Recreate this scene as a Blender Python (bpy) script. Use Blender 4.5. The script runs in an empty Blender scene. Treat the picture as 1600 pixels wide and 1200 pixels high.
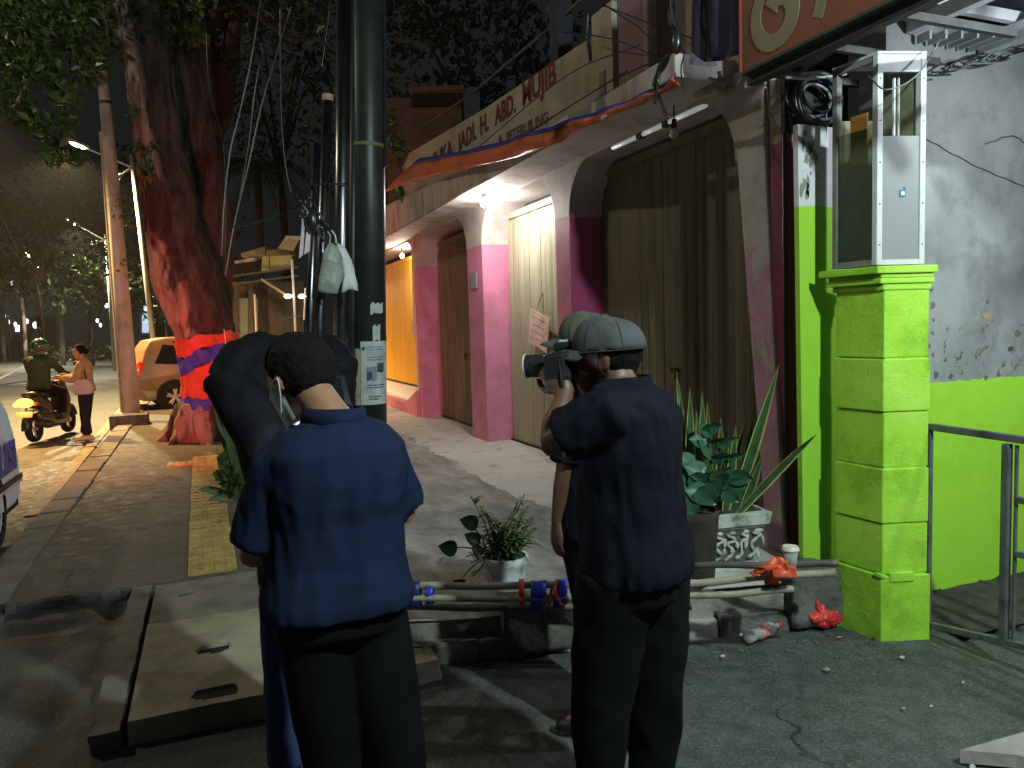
import bpy, bmesh, math, random
import numpy as np
from mathutils import Vector, Matrix
random.seed(7); RNG = np.random.default_rng(11)
R = math.radians
S = bpy.context.scene
COL = S.collection

# ------------------------------------------------------------------ camera, world, exposure
F_PX, EYE, ROLL = 1180.0, 1.65, R(1.7)
PITCH, YAW = R(4.2707), R(21.8548)
cam = bpy.data.cameras.new('camera'); co = bpy.data.objects.new('camera', cam); COL.objects.link(co)
cam.sensor_width = 36.0; cam.lens = 36.0 * F_PX / 1600.0; cam.clip_start = 0.05; cam.clip_end = 1500
co.matrix_world = (Matrix.Translation((0, 0, EYE)) @ Matrix.Rotation(-YAW, 4, 'Z') @ Matrix.Rotation(R(90) - PITCH, 4, 'X') @ Matrix.Rotation(-ROLL, 4, 'Z'))
S.camera = co
S.view_settings.view_transform = 'Standard'; S.view_settings.look = 'None'
S.view_settings.exposure = 0.0; S.view_settings.gamma = 1.0; S.view_settings.use_curve_mapping = False
S.render.engine = 'CYCLES'
S.cycles.use_denoising = True
S.cycles.max_bounces = 6; S.cycles.sample_clamp_indirect = 4.0
W = bpy.data.worlds.new('World'); S.world = W; W.use_nodes = True
W.node_tree.nodes['Background'].inputs[0].default_value = (0.0098, 0.0104, 0.0108, 1)   # clouded city night
W.node_tree.nodes['Background'].inputs[1].default_value = 1.0

def lamp(name, loc, watts, col, radius=0.05, kind='POINT', rot=None, size=None, spot=None):
    l = bpy.data.lights.new(name, kind); l.energy = watts; l.color = col
    if kind in ('POINT', 'SPOT'): l.shadow_soft_size = radius
    if kind == 'AREA':
        l.shape = 'RECTANGLE'; l.size, l.size_y = size
    if kind == 'SPOT': l.spot_size = spot; l.spot_blend = 0.5
    o = bpy.data.objects.new(name, l); COL.objects.link(o); o.location = loc
    if rot: o.rotation_euler = rot
    return o

LEDC = (0.80, 1.0, 0.93)
# the lamps that light the place (their fittings are built below)
lamp('forecourt_lamp_light', (2.0, -0.9, 4.14), 920, LEDC, 0.08)
lamp('canopy_lamp_light', (3.95, 1.6, 2.86), 95, (0.86, 0.95, 1.0), 0.05)
lamp('shop_bulb_light', (2.97, 8.08, 2.98), 90, (1.0, 0.95, 0.9), 0.05)
lamp('alcove_lamp_light', (3.30, 13.3, 2.9), 42, (1.0, 0.9, 0.72), 0.06)
STREET = (1.0, 0.57, 0.19)
lamp('near_street_lamp_light', (-4.9, 18.6, 7.2), 12000, STREET, 0.15, 'SPOT', None, None, R(118))
lamp('street_lamp_light', (-3.4, 24.8, 7.0), 9000, (1.0, 0.76, 0.42), 0.15, 'SPOT', None, None, R(150))
lamp('far_street_lamp_light', (-6.0, 44.6, 7.4), 6500, (1.0, 0.86, 0.6), 0.2, 'SPOT', None, None, R(150))
lamp('third_street_lamp_light', (-11.6, 64, 7.6), 8000, (1.0, 0.88, 0.62), 0.2, 'SPOT', None, None, R(150))
lamp('car_tail_lamp_light', (-1.78, 7.98, 0.95), 58, (1.0, 0.10, 0.07), 0.04, 'AREA', (R(97), 0, R(-24)), (0.14, 0.22)).data.spread = R(84)
lamp('left_street_lamp_light', (-5.6, 8.6, 7.5), 520, (1.0, 0.88, 0.62), 0.12)

# ------------------------------------------------------------------ survey helpers (photo sight lines met with world planes)
def ray(px, py):
    a, b = px - 800, py - 600
    x = a * math.cos(ROLL) - b * math.sin(ROLL); y = a * math.sin(ROLL) + b * math.cos(ROLL)
    fw = F_PX * math.cos(PITCH) - y * math.sin(PITCH); up = -y * math.cos(PITCH) - F_PX * math.sin(PITCH)
    return Vector((x * math.cos(YAW) + fw * math.sin(YAW), fw * math.cos(YAW) - x * math.sin(YAW), up))
E0 = Vector((0, 0, EYE))
def onZ(px, py, z=0.0): d = ray(px, py); return E0 + d * ((z - EYE) / d.z)
def onX(px, py, X): d = ray(px, py); return E0 + d * (X / d.x)
def onY(px, py, Y): d = ray(px, py); return E0 + d * (Y / d.y)
def at(px, py, D): d = ray(px, py); return E0 + d * (D / math.hypot(d.x, d.y))
RV = Vector((math.cos(YAW), -math.sin(YAW), 0)); FV = Vector((math.sin(YAW), math.cos(YAW), 0)); UZ = Vector((0, 0, 1))

# ------------------------------------------------------------------ materials
def nt(name):
    m = bpy.data.materials.new(name); m.use_nodes = True
    t = m.node_tree; b = t.nodes['Principled BSDF']
    return m, t, b
def pos_noise(t, scale, detail=4, rough=0.6, stretch=None, obj=False):
    if obj:
        g = t.nodes.new('ShaderNodeTexCoord'); src = g.outputs['Object']
    else:
        g = t.nodes.new('ShaderNodeNewGeometry'); src = g.outputs['Position']
    if stretch:
        mp = t.nodes.new('ShaderNodeMapping'); mp.inputs['Scale'].default_value = stretch
        t.links.new(src, mp.inputs['Vector']); src = mp.outputs['Vector']
    n = t.nodes.new('ShaderNodeTexNoise'); n.inputs['Scale'].default_value = scale
    n.inputs['Detail'].default_value = detail; n.inputs['Roughness'].default_value = rough
    t.links.new(src, n.inputs['Vector']); return n.outputs['Fac']
def ramp(t, fac, stops):
    r = t.nodes.new('ShaderNodeValToRGB'); el = r.color_ramp.elements
    while len(el) < len(stops): el.new(0.5)
    for e, (p, c) in zip(el, stops):
        e.position = p; e.color = (*c, 1) if len(c) == 3 else c
    t.links.new(fac, r.inputs[0]); return r.outputs[0]
def mixc(t, fac, a, b):
    m = t.nodes.new('ShaderNodeMix'); m.data_type = 'RGBA'
    for sock, v in ((m.inputs['Factor'], fac), (m.inputs['A'], a), (m.inputs['B'], b)):
        if isinstance(v, (int, float)): sock.default_value = v
        elif isinstance(v, tuple): sock.default_value = (*v, 1)
        else: t.links.new(v, sock)
    return m.outputs['Result']
for_mix = None
def mathn(t, op, a, b=None, c=None):
    m = t.nodes.new('ShaderNodeMath'); m.operation = op
    for i, v in enumerate((a, b, c)):
        if v is None: continue
        if isinstance(v, (int, float)): m.inputs[i].default_value = v
        else: t.links.new(v, m.inputs[i])
    return m.outputs[0]
def posz(t):
    g = t.nodes.new('ShaderNodeNewGeometry'); s = t.nodes.new('ShaderNodeSeparateXYZ')
    t.links.new(g.outputs['Position'], s.inputs[0]); return s.outputs
def bump(t, b, fac, strength=0.3, dist=0.01):
    n = t.nodes.new('ShaderNodeBump'); n.inputs['Strength'].default_value = strength; n.inputs['Distance'].default_value = dist
    t.links.new(fac, n.inputs['Height']); t.links.new(n.outputs[0], b.inputs['Normal'])
def mat(name, col, rough=0.7, var=0.25, scale=6.0, metal=0.0, bmp=0.2, bscale=40, bdist=0.004, spec=0.4, dark=None, stretch=None, obj=False):
    """a base colour broken up by two octaves of dirt, with fine relief"""
    m, t, b = nt(name)
    c1 = tuple(max(0, v * (1 - var)) for v in col) if dark is None else dark
    c2 = tuple(min(1, v * (1 + var * .6)) for v in col)
    f = pos_noise(t, scale, 6, 0.65, stretch, obj)
    t.links.new(ramp(t, f, [(0.33, c1), (0.5, col), (0.7, c2)]), b.inputs['Base Color'])
    b.inputs['Roughness'].default_value = rough; b.inputs['Metallic'].default_value = metal
    b.inputs['Specular IOR Level'].default_value = spec
    if bmp: bump(t, b, pos_noise(t, bscale, 5, 0.6, stretch, obj), bmp, bdist)
    return m
def emit(name, col, strength):
    m, t, b = nt(name)
    b.inputs['Base Color'].default_value = (*col, 1); b.inputs['Emission Color'].default_value = (*col, 1)
    b.inputs['Emission Strength'].default_value = strength; b.inputs['Roughness'].default_value = 0.4
    return m
def band_paint(name, low, high, zsplit, wob=0.01, dirt=0.25, rough=0.6, peel=None, peel_amt=0.55, bot=None, botz=0.0, bmp=0.25):
    """painted wall: one colour under a height, another above, dirt and peeling"""
    m, t, b = nt(name)
    o = posz(t); n1 = pos_noise(t, 9, 5)
    z = mathn(t, 'ADD', o[2], mathn(t, 'MULTIPLY', mathn(t, 'SUBTRACT', n1, 0.5), wob * 4))
    f = mathn(t, 'GREATER_THAN', z, zsplit)
    c = mixc(t, f, low, high)
    d = pos_noise(t, 3.2, 8, 0.7)
    c = mixc(t, ramp(t, d, [(0.35, (dirt,) * 3), (0.62, (0, 0, 0))]), c, tuple(v * 0.35 for v in (0.3, 0.27, 0.22)))
    if peel:
        p = pos_noise(t, 14, 9, 0.75, (1, 1, 0.45))
        c = mixc(t, ramp(t, p, [(peel_amt, (0, 0, 0)), (peel_amt + 0.03, (1, 1, 1))]), c, peel)
    if bot:
        n2 = pos_noise(t, 22, 4, 0.6)
        zz = mathn(t, 'ADD', o[2], mathn(t, 'MULTIPLY', mathn(t, 'SUBTRACT', n2, 0.5), 0.12))
        c = mixc(t, mathn(t, 'LESS_THAN', zz, botz), c, bot)
    t.links.new(c, b.inputs['Base Color']); b.inputs['Roughness'].default_value = rough
    b.inputs['Specular IOR Level'].default_value = 0.35
    bump(t, b, mathn(t, 'ADD', pos_noise(t, 60, 6, 0.65), mathn(t, 'MULTIPLY', pos_noise(t, 7, 3), 1.5)), bmp, 0.006)
    return m

# ------------------------------------------------------------------ mesh helpers
class MB:
    def __init__(s): s.v, s.f, s.m = [], [], []
    def add(s, vs, fs, mi=0):
        o = len(s.v); s.v += [tuple(v) for v in vs]
        for f in fs: s.f.append(tuple(i + o for i in f)); s.m.append(mi)
        return s
    def box(s, a, b, mi=0, M=None):
        (x0, y0, z0), (x1, y1, z1) = a, b
        vs = [Vector(p) for p in ((x0,y0,z0),(x1,y0,z0),(x1,y1,z0),(x0,y1,z0),(x0,y0,z1),(x1,y0,z1),(x1,y1,z1),(x0,y1,z1))]
        if M is not None: vs = [M @ v for v in vs]
        return s.add(vs, [(0,3,2,1),(4,5,6,7),(0,1,5,4),(1,2,6,5),(2,3,7,6),(3,0,4,7)], mi)
    def tube(s, pts, rad, n=8, mi=0, cap=True, flat=None):
        pts = [Vector(p) for p in pts]; k = len(pts)
        if not hasattr(rad, '__len__'): rad = [rad] * k
        prev = None; rings = []
        for i, p in enumerate(pts):
            d = (pts[min(i + 1, k - 1)] - pts[max(i - 1, 0)])
            if d.length < 1e-9: d = Vector((0, 0, 1))
            d.normalize()
            if prev is None:
                a = Vector((0, 0, 1)) if abs(d.z) < 0.9 else Vector((1, 0, 0))
                u = d.cross(a).normalized()
            else: u = (prev - d * prev.dot(d)).normalized()
            prev = u; w = d.cross(u)
            rings.append([p + (u * math.cos(2*math.pi*j/n) + w * math.sin(2*math.pi*j/n) * (flat or 1)) * rad[i] for j in range(n)])
        return s.rings(rings, mi, cap)
    def rings(s, rings, mi=0, cap=True):
        n = len(rings[0]); vs = [v for r in rings for v in r]; fs = []
        for i in range(len(rings) - 1):
            for j in range(n):
                a, b = i*n + j, i*n + (j+1) % n
                fs.append((a, b, b + n, a + n))
        if cap:
            fs.append(tuple(reversed(range(n)))); fs.append(tuple(range((len(rings)-1)*n, len(rings)*n)))
        return s.add(vs, fs, mi)
    def ell(s, c, u, v, w, n=14, k=9, mi=0):
        """ellipsoid with half axis vectors u, v, w (w is the pole)"""
        c, u, v, w = Vector(c), Vector(u), Vector(v), Vector(w); rings = []
        for i in range(1, k):
            a = math.pi * i / k - math.pi / 2
            rings.append([c + w*math.sin(a) + (u*math.cos(2*math.pi*j/n) + v*math.sin(2*math.pi*j/n))*math.cos(a) for j in range(n)])
        o = len(s.v); s.rings(rings, mi, False)
        b = len(s.v); s.v += [tuple(c - w), tuple(c + w)]; last = o + (k-2)*n
        for j in range(n):
            s.f.append((b, o + (j+1) % n, o + j)); s.m.append(mi)
            s.f.append((b+1, last + j, last + (j+1) % n)); s.m.append(mi)
        return s
    def prism(s, outline, ext, mi=0):
        """closed outline (3-D points) pushed along ext"""
        n = len(outline); ext = Vector(ext)
        a = [Vector(p) for p in outline]; vs = a + [p + ext for p in a]
        return s.add(vs, [tuple(reversed(range(n))), tuple(range(n, 2*n))] + [(i, (i+1) % n, n + (i+1) % n, n + i) for i in range(n)], mi)
    def sheet(s, rows, th=0.0, mi=0):
        """grid of points; th > 0 gives it a real thickness along its normals"""
        R_, C_ = len(rows), len(rows[0]); rows = [[Vector(p) for p in r] for r in rows]
        fs = [(i*C_+j, i*C_+j+1, (i+1)*C_+j+1, (i+1)*C_+j) for i in range(R_-1) for j in range(C_-1)]
        flat = [p for r in rows for p in r]
        if th <= 0: return s.add(flat, fs, mi)
        back = []
        for i in range(R_):
            for j in range(C_):
                a = rows[min(i+1, R_-1)][j] - rows[max(i-1, 0)][j]; b = rows[i][min(j+1, C_-1)] - rows[i][max(j-1, 0)]
                nn = b.cross(a); nn = nn.normalized() if nn.length > 1e-9 else UZ
                back.append(rows[i][j] + nn * th)
        N = R_*C_; fs2 = fs + [tuple(N + q for q in reversed(f)) for f in fs]
        edge = [j for j in range(C_)] + [i*C_ + C_-1 for i in range(1, R_)] + [(R_-1)*C_ + j for j in range(C_-2, -1, -1)] + [i*C_ for i in range(R_-2, 0, -1)]
        for a, b in zip(edge, edge[1:] + edge[:1]): fs2.append((b, a, N + a, N + b))
        return s.add(flat + back, fs2, mi)
    def build(s, name, mats, parent=None, smooth=False, bevel=0.0, loc=None, recalc=True):
        me = bpy.data.meshes.new(name); me.from_pydata(s.v, [], s.f)
        mats = mats if isinstance(mats, (list, tuple)) else [mats]
        for m in mats: me.materials.append(m)
        if len(mats) > 1: me.polygons.foreach_set('material_index', s.m)
        if recalc or bevel:
            bm = bmesh.new(); bm.from_mesh(me)
            if recalc: bmesh.ops.recalc_face_normals(bm, faces=bm.faces)
            if bevel:
                ed = [e for e in bm.edges if len(e.link_faces) == 2 and e.calc_face_angle(0) > 0.6]
                bmesh.ops.bevel(bm, geom=ed, offset=bevel, segments=2, affect='EDGES', profile=0.6)
            bm.to_mesh(me); bm.free()
        if smooth: me.polygons.foreach_set('use_smooth', [True] * len(me.polygons))
        me.update()
        return link(name, me, parent, loc)
def link(name, me, parent=None, loc=None):
    o = bpy.data.objects.new(name, me); COL.objects.link(o)
    if loc is not None: o.location = loc
    if parent is not None: child(o, parent)
    return o
def child(o, parent):
    """parents o to a thing whose Empty stands at a location, keeping o's world place"""
    o.parent = parent; o.matrix_parent_inverse = WORLD.get(parent.name, Matrix()).inverted()
WORLD = {}
def thing(name, label, cat, loc=(0, 0, 0), group=None):
    o = bpy.data.objects.new(name, None); COL.objects.link(o); o.location = loc; o.empty_display_size = 0.2
    o['label'] = label; o['category'] = cat
    if group: o['group'] = group
    WORLD[o.name] = Matrix.Translation(loc)
    return o
def tag(o, label, cat, group=None):
    o['label'] = label; o['category'] = cat
    if group: o['group'] = group
    return o
def structure(o): o['kind'] = 'structure'; return o
def stuff(o): o['kind'] = 'stuff'; return o

def fbm(p, seed=0, oct=4, base=1.0):
    """cheap smooth noise on an (n,3) array, -1..1"""
    p = np.asarray(p, float); r = np.random.default_rng(seed); out = np.zeros(len(p)); amp, tot = 1.0, 0
    for o in range(oct):
        fr = base * (1.9 ** o); acc = 0
        for k in range(4):
            d = r.normal(size=3); d /= np.linalg.norm(d); ph = r.uniform(0, 6.28)
            acc = acc + np.sin(p @ d * fr * 6.28 + ph + 1.3*np.sin(p @ r.normal(size=3) * fr * 2.1))
        out += amp * acc / 4; tot += amp; amp *= 0.55
    return out / tot * 1.6
def displace(o, fn):
    me = o.data; n = len(me.vertices); v = np.empty(n*3); me.vertices.foreach_get('co', v); v = v.reshape(-1, 3)
    nn = np.empty(n*3); me.vertex_normals.foreach_get('vector', nn); nn = nn.reshape(-1, 3)
    me.vertices.foreach_set('co', fn(v, nn).ravel()); me.update()
def blob(mb, name, m, parent=None, voxel=0.01, smooth=3, fac=0.5):
    """union of closed solids -> one continuous surface"""
    me = bpy.data.meshes.new(name); me.from_pydata(mb.v, [], mb.f)
    bm = bmesh.new(); bm.from_mesh(me); bmesh.ops.recalc_face_normals(bm, faces=bm.faces); bm.to_mesh(me); bm.free()
    tmp = bpy.data.objects.new('temporary', me); COL.objects.link(tmp)
    r = tmp.modifiers.new('r', 'REMESH'); r.mode = 'VOXEL'; r.voxel_size = voxel; r.adaptivity = 0
    if smooth:
        k = tmp.modifiers.new('s', 'SMOOTH'); k.factor = fac; k.iterations = smooth
    out = bpy.data.meshes.new_from_object(tmp.evaluated_get(bpy.context.evaluated_depsgraph_get()))
    bpy.data.objects.remove(tmp); out.name = name; out.materials.clear(); out.materials.append(m)
    out.polygons.foreach_set('use_smooth', [True] * len(out.polygons))
    return link(name, out, parent)
def text_mesh(name, txt, size, ext, m, parent, M, bold=0.0, width=None):
    """lettering as a solid mesh; M places the text's own x (reading) and y (up) axes"""
    c = bpy.data.curves.new('t', 'FONT'); c.body = txt; c.size = size; c.extrude = ext; c.offset = bold; c.resolution_u = 3
    t = bpy.data.objects.new('t', c); COL.objects.link(t)
    me = bpy.data.meshes.new_from_object(t.evaluated_get(bpy.context.evaluated_depsgraph_get()))
    bpy.data.objects.remove(t); me.materials.clear(); me.materials.append(m)
    n = len(me.vertices); v = np.empty(n*3); me.vertices.foreach_get('co', v); v = v.reshape(-1, 3)
    if width: v[:, 0] *= width / (v[:, 0].max() - v[:, 0].min())
    v[:, 0] -= v[:, 0].min(); A = np.array(M); v = v @ A[:3, :3].T + A[:3, 3]
    me.vertices.foreach_set('co', v.ravel()); me.update()
    # one object per letter: islands whose spans along the line overlap belong together
    ax_ = A[:3, 0]; pos = v @ ax_; bm = bmesh.new(); bm.from_mesh(me); bm.verts.ensure_lookup_table(); seen = set(); isl = []
    for v0 in bm.verts:
        if v0.index in seen: continue
        st_, comp = [v0], []; seen.add(v0.index)
        while st_:
            q = st_.pop(); comp.append(q.index)
            for e in q.link_edges:
                w_ = e.other_vert(q)
                if w_.index not in seen: seen.add(w_.index); st_.append(w_)
        isl.append([pos[comp].min(), pos[comp].max(), comp])
    isl.sort(key=lambda i_: i_[0]); grp = []
    for a_, b_, comp in isl:
        if grp and min(b_, grp[-1][1]) - a_ > .5*min(b_ - a_, grp[-1][1] - grp[-1][0]): grp[-1][1] = max(b_, grp[-1][1]); grp[-1][2] += comp
        else: grp.append([a_, b_, list(comp)])
    polys = [list(p.vertices) for p in me.polygons]; outs = []
    for a_, b_, comp in grp:
        idx = {k_: i_ for i_, k_ in enumerate(comp)}; mb = MB()
        mb.v = [tuple(v[k_]) for k_ in comp]; mb.f = [tuple(idx[k_] for k_ in p) for p in polys if p[0] in idx]; mb.m = [0]*len(mb.f)
        outs.append(mb.build(name, m, parent, recalc=False))
    bm.free(); bpy.data.meshes.remove(me)
    return outs
def basis(x, y, o):
    x, y = Vector(x), Vector(y); z = x.cross(y)
    return Matrix(((x.x, y.x, z.x, o[0]), (x.y, y.y, z.y, o[1]), (x.z, y.z, z.z, o[2]), (0, 0, 0, 1)))
def bez(pts, n=16):
    """smooth curve through points (Catmull-Rom)"""
    P = [Vector(p) for p in pts]; P = [P[0]*2 - P[1]] + P + [P[-1]*2 - P[-2]]; out = []
    for i in range(1, len(P) - 2):
        for k in range(n):
            t = k / n; a, b, c, d = P[i-1], P[i], P[i+1], P[i+2]
            out.append(0.5 * ((2*b) + (c - a)*t + (2*a - 5*b + 4*c - d)*t*t + (3*b - a - 3*c + d)*t**3))
    out.append(P[-2]); return out
# ================================================================== ground, kerbs, pavement
def asphalt(name, lo, hi, rough=0.72, stain=0.5):
    m, t, b = nt(name)
    big = pos_noise(t, 0.9, 6, 0.6); fine = pos_noise(t, 95, 2, 0.6); mid = pos_noise(t, 9, 6, 0.7)
    c = ramp(t, big, [(0.3, lo), (0.7, hi)])
    c = mixc(t, ramp(t, mid, [(0.42, (stain,)*3), (0.6, (0, 0, 0))]), c, tuple(v*0.45 for v in lo))
    c = mixc(t, ramp(t, fine, [(0.54, (0, 0, 0)), (0.68, (0.42,)*3)]), c, tuple(min(1, v*2.4) for v in hi))
    c = mixc(t, ramp(t, pos_noise(t, 70, 2, .6), [(0.36, (.5,)*3), (0.46, (0, 0, 0))]), c, tuple(v*.3 for v in lo))
    # hairline cracks between wandering cells
    g = t.nodes.new('ShaderNodeNewGeometry'); vm = t.nodes.new('ShaderNodeVectorMath'); vm.operation = 'ADD'; nn_ = t.nodes.new('ShaderNodeTexNoise'); nn_.inputs['Scale'].default_value = 2.2; nn_.inputs['Detail'].default_value = 6
    sc2 = t.nodes.new('ShaderNodeVectorMath'); sc2.operation = 'SCALE'; sc2.inputs['Scale'].default_value = .9
    t.links.new(g.outputs['Position'], nn_.inputs['Vector']); t.links.new(nn_.outputs['Color'], sc2.inputs[0]); t.links.new(g.outputs['Position'], vm.inputs[0]); t.links.new(sc2.outputs[0], vm.inputs[1])
    vo = t.nodes.new('ShaderNodeTexVoronoi'); vo.feature = 'DISTANCE_TO_EDGE'; vo.inputs['Scale'].default_value = .55; t.links.new(vm.outputs[0], vo.inputs['Vector'])
    crk = mathn(t, 'MULTIPLY', ramp(t, vo.outputs['Distance'], [(.004, (1, 1, 1)), (.010, (0, 0, 0))]), ramp(t, pos_noise(t, 1.7, 2), [(.45, (0, 0, 0)), (.6, (.9,)*3)]))
    c = mixc(t, crk, c, (.012, .012, .011))
    t.links.new(c, b.inputs['Base Color'])
    t.links.new(ramp(t, mid, [(0.3, (rough - .22,)*3), (0.7, (rough + .15,)*3)]), b.inputs['Roughness'])
    b.inputs['Specular IOR Level'].default_value = 0.4
    bump(t, b, mathn(t, 'ADD', fine, mathn(t, 'MULTIPLY', mid, 1.2)), 0.5, 0.006)
    return m
M_asph = asphalt('asphalt', (0.05, 0.057, 0.053), (0.09, 0.099, 0.092))
M_pave = asphalt('worn_pavement', (0.05, 0.047, 0.042), (0.105, 0.098, 0.085), 0.8)
M_conc = mat('pale_concrete', (0.34, 0.31, 0.29), 0.85, 0.3, 3.5, bmp=0.5, bscale=25, bdist=0.01)
M_concd = mat('dirty_concrete', (0.25, 0.24, 0.21), 0.9, 0.5, 5, bmp=0.7, bscale=30, bdist=0.012)
M_concdd = mat('blackened_concrete', (0.11, 0.11, 0.098), 0.9, 0.55, 8, bmp=0.8, bscale=26, bdist=0.015)
M_kerb = mat('kerb_concrete', (0.17, 0.155, 0.13), 0.85, 0.4, 4, bmp=0.4)
M_line = mat('worn_road_paint', (0.30, 0.27, 0.19), 0.8, 0.6, 7)

xs = np.unique(np.concatenate([np.arange(-120, -12, 12), np.arange(-12, -3, 1.0), np.arange(-3, 4.6, 0.07), np.arange(4.6, 14, 1.2), np.arange(14, 110, 14)]))
ys = np.unique(np.concatenate([np.arange(-60, 0, 6), np.arange(0, 1.2, 0.3), np.arange(1.2, 7, 0.07), np.arange(7, 20, 0.7), np.arange(20, 60, 4), np.arange(60, 201, 20)]))
X, Y = np.meshgrid(xs, ys)
def trench(x, y):
    pts = [(-0.62, 5.25), (-0.60, 4.6), (-0.66, 4.0), (-0.78, 3.4), (-0.86, 2.9), (-1.25, 2.45), (-1.9, 2.2)]
    d = np.full(x.shape, 9.0)
    for (ax, ay), (bx, by) in zip(pts, pts[1:]):
        dx, dy = bx-ax, by-ay; L = dx*dx+dy*dy
        u = np.clip(((x-ax)*dx + (y-ay)*dy)/L, 0, 1); d = np.minimum(d, np.hypot(x-ax-u*dx, y-ay-u*dy))
    return d
P3 = np.stack([X.ravel(), Y.ravel(), np.zeros(X.size)], 1)
nz = fbm(P3, 3, 3, 0.55); nz2 = fbm(P3, 4, 3, 2.3)
d = trench(X, Y).ravel()
Z = nz*0.006 + nz2*0.004 - 0.05*np.exp(-(d/(0.085 + 0.03*nz2))**2)
# a shallow dip in the asphalt at the corner of the slab
Z -= 0.05*np.exp(-((P3[:, 0]+0.98)/0.26)**2 - ((P3[:, 1]-5.02)/0.09)**2)
Z = np.where(np.hypot(P3[:, 0], P3[:, 1]) > 9, 0, Z)
n0, n1 = X.shape
me = bpy.data.meshes.new('road')
fs = [(i*n1+j, i*n1+j+1, (i+1)*n1+j+1, (i+1)*n1+j) for i in range(n0-1) for j in range(n1-1)]
me.from_pydata(np.stack([X.ravel(), Y.ravel(), Z - 0.012], 1).tolist(), [], fs); me.materials.append(M_asph)
me.polygons.foreach_set('use_smooth', [True]*len(me.polygons))
road = structure(link('road', me))
# kerb: single stones along the road edge
kb = bpy.data.objects.new('kerb', None); COL.objects.link(kb); structure(kb)
ks = MB().box((-0.125, 0.006, -0.1), (0.125, 0.594, 0.075)).build('kerb_stone', M_kerb, kb, bevel=0.012)
ks.location = (-1.37, 5.6, 0)
for i in range(1, 46):
    k = ks.copy(); COL.objects.link(k)
    k.location = (-1.37 - 0.012*i*0.6 + random.uniform(-.008, .008), 5.6 + 0.6*i, random.uniform(-.008, .006)); k.rotation_euler = (random.uniform(-.02, .02), random.uniform(-.02, .02), R(1.1))
# pavement (a solid course of asphalt concrete with a broken front edge)
pv = MB(); n = 40
front = [(-1.235 + 2.1*i/n, 5.36 + 0.02*math.sin(i*1.7) + random.uniform(-.012, .012) + 0.0*i) for i in range(n+1)]
rows = [[(x, y, -0.02) for x, y in front], [(x, y + .004, 0.03) for x, y in front], [(x, y + 0.03, 0.045) for x, y in front]]
for yy in (6.5, 9, 13, 20, 33): rows.append([(x - 0.02*(yy - 5.4), yy, 0.045) for x, y in front])
pavement = structure(pv.sheet(rows).build('pavement', M_pave, smooth=False))
# white edge line and a lane dash
ln = MB()
for i in range(24):
    y = 8.3 + i*0.62
    x = -1.68 - 0.027*(y - 9.85)
    ln.sheet([[(x - .075, y, .004), (x + .075, y, .004)], [(x - .09, y + .615, .004), (x + .06, y + .615, .004)]])
structure(ln.build('edge_line', M_line))
structure(MB().sheet([[(-8.9, 40, .004), (-8.7, 40, .004)], [(-12.6, 66, .004), (-12.35, 66, .004)]]).build('lane_line', M_line))

# yellow tactile paving: bar tiles let into the pavement
M_tac = mat('yellow_tactile_tile', (0.34, 0.26, 0.085), 0.75, 0.45, 7, bmp=0.4)
tacr = bpy.data.objects.new('tactile_paving', None); COL.objects.link(tacr); structure(tacr)
tb = MB().box((-.158, .004, 0), (.158, .312, .016))
for k in range(4): tb.box((-.135 + k*.074, .02, .016), (-.135 + k*.074 + .046, .15, .023)); tb.box((-.135 + k*.074, .166, .016), (-.135 + k*.074 + .046, .296, .023))
t0 = tb.build('paving_tile', M_tac, tacr); t0.location = (-.05, 5.43, 0.043)
for i in range(1, 17):
    t1 = t0.copy(); COL.objects.link(t1); t1.location = (-.05 - .003*i + random.uniform(-.003, .003), 5.43 + .318*i, .043 + random.uniform(-.002, .002)); t1.rotation_euler = (0, 0, R(.7))
for dx in (-.32,):
    t1 = t0.copy(); COL.objects.link(t1); t1.location = (-.07 + dx, 5.43 + .318*15, .043)

# concrete drain covers in the pavement gap
dr = thing('drain_cover', 'two concrete drain slabs with dark lifting holes in front of the yellow tactile strip', 'drain cover', (0.15, 4.4, 0))
M_slotshade = mat('slot_shade_black', (.008, .008, .007), .95, .3, 30, bmp=.4)  # black filler just below the slab top stands in for shade in the slots
def roughbox(a, b, m, name, parent, seed, amp=.012):
    bm = bmesh.new(); bmesh.ops.create_cube(bm, size=1); bmesh.ops.subdivide_edges(bm, edges=bm.edges[:], cuts=11, use_grid_fill=True)
    a, b = Vector(a), Vector(b)
    for v in bm.verts: v.co = Vector(tuple(a[i] + (b[i] - a[i])*(v.co[i] + .5) for i in range(3)))
    me = bpy.data.meshes.new(name); bm.to_mesh(me); bm.free(); me.materials.append(m); ob = link(name, me, parent)
    displace(ob, lambda v, n: v + n*(fbm(v, seed, 4, 3.5)[:, None]*amp)); return ob
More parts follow.
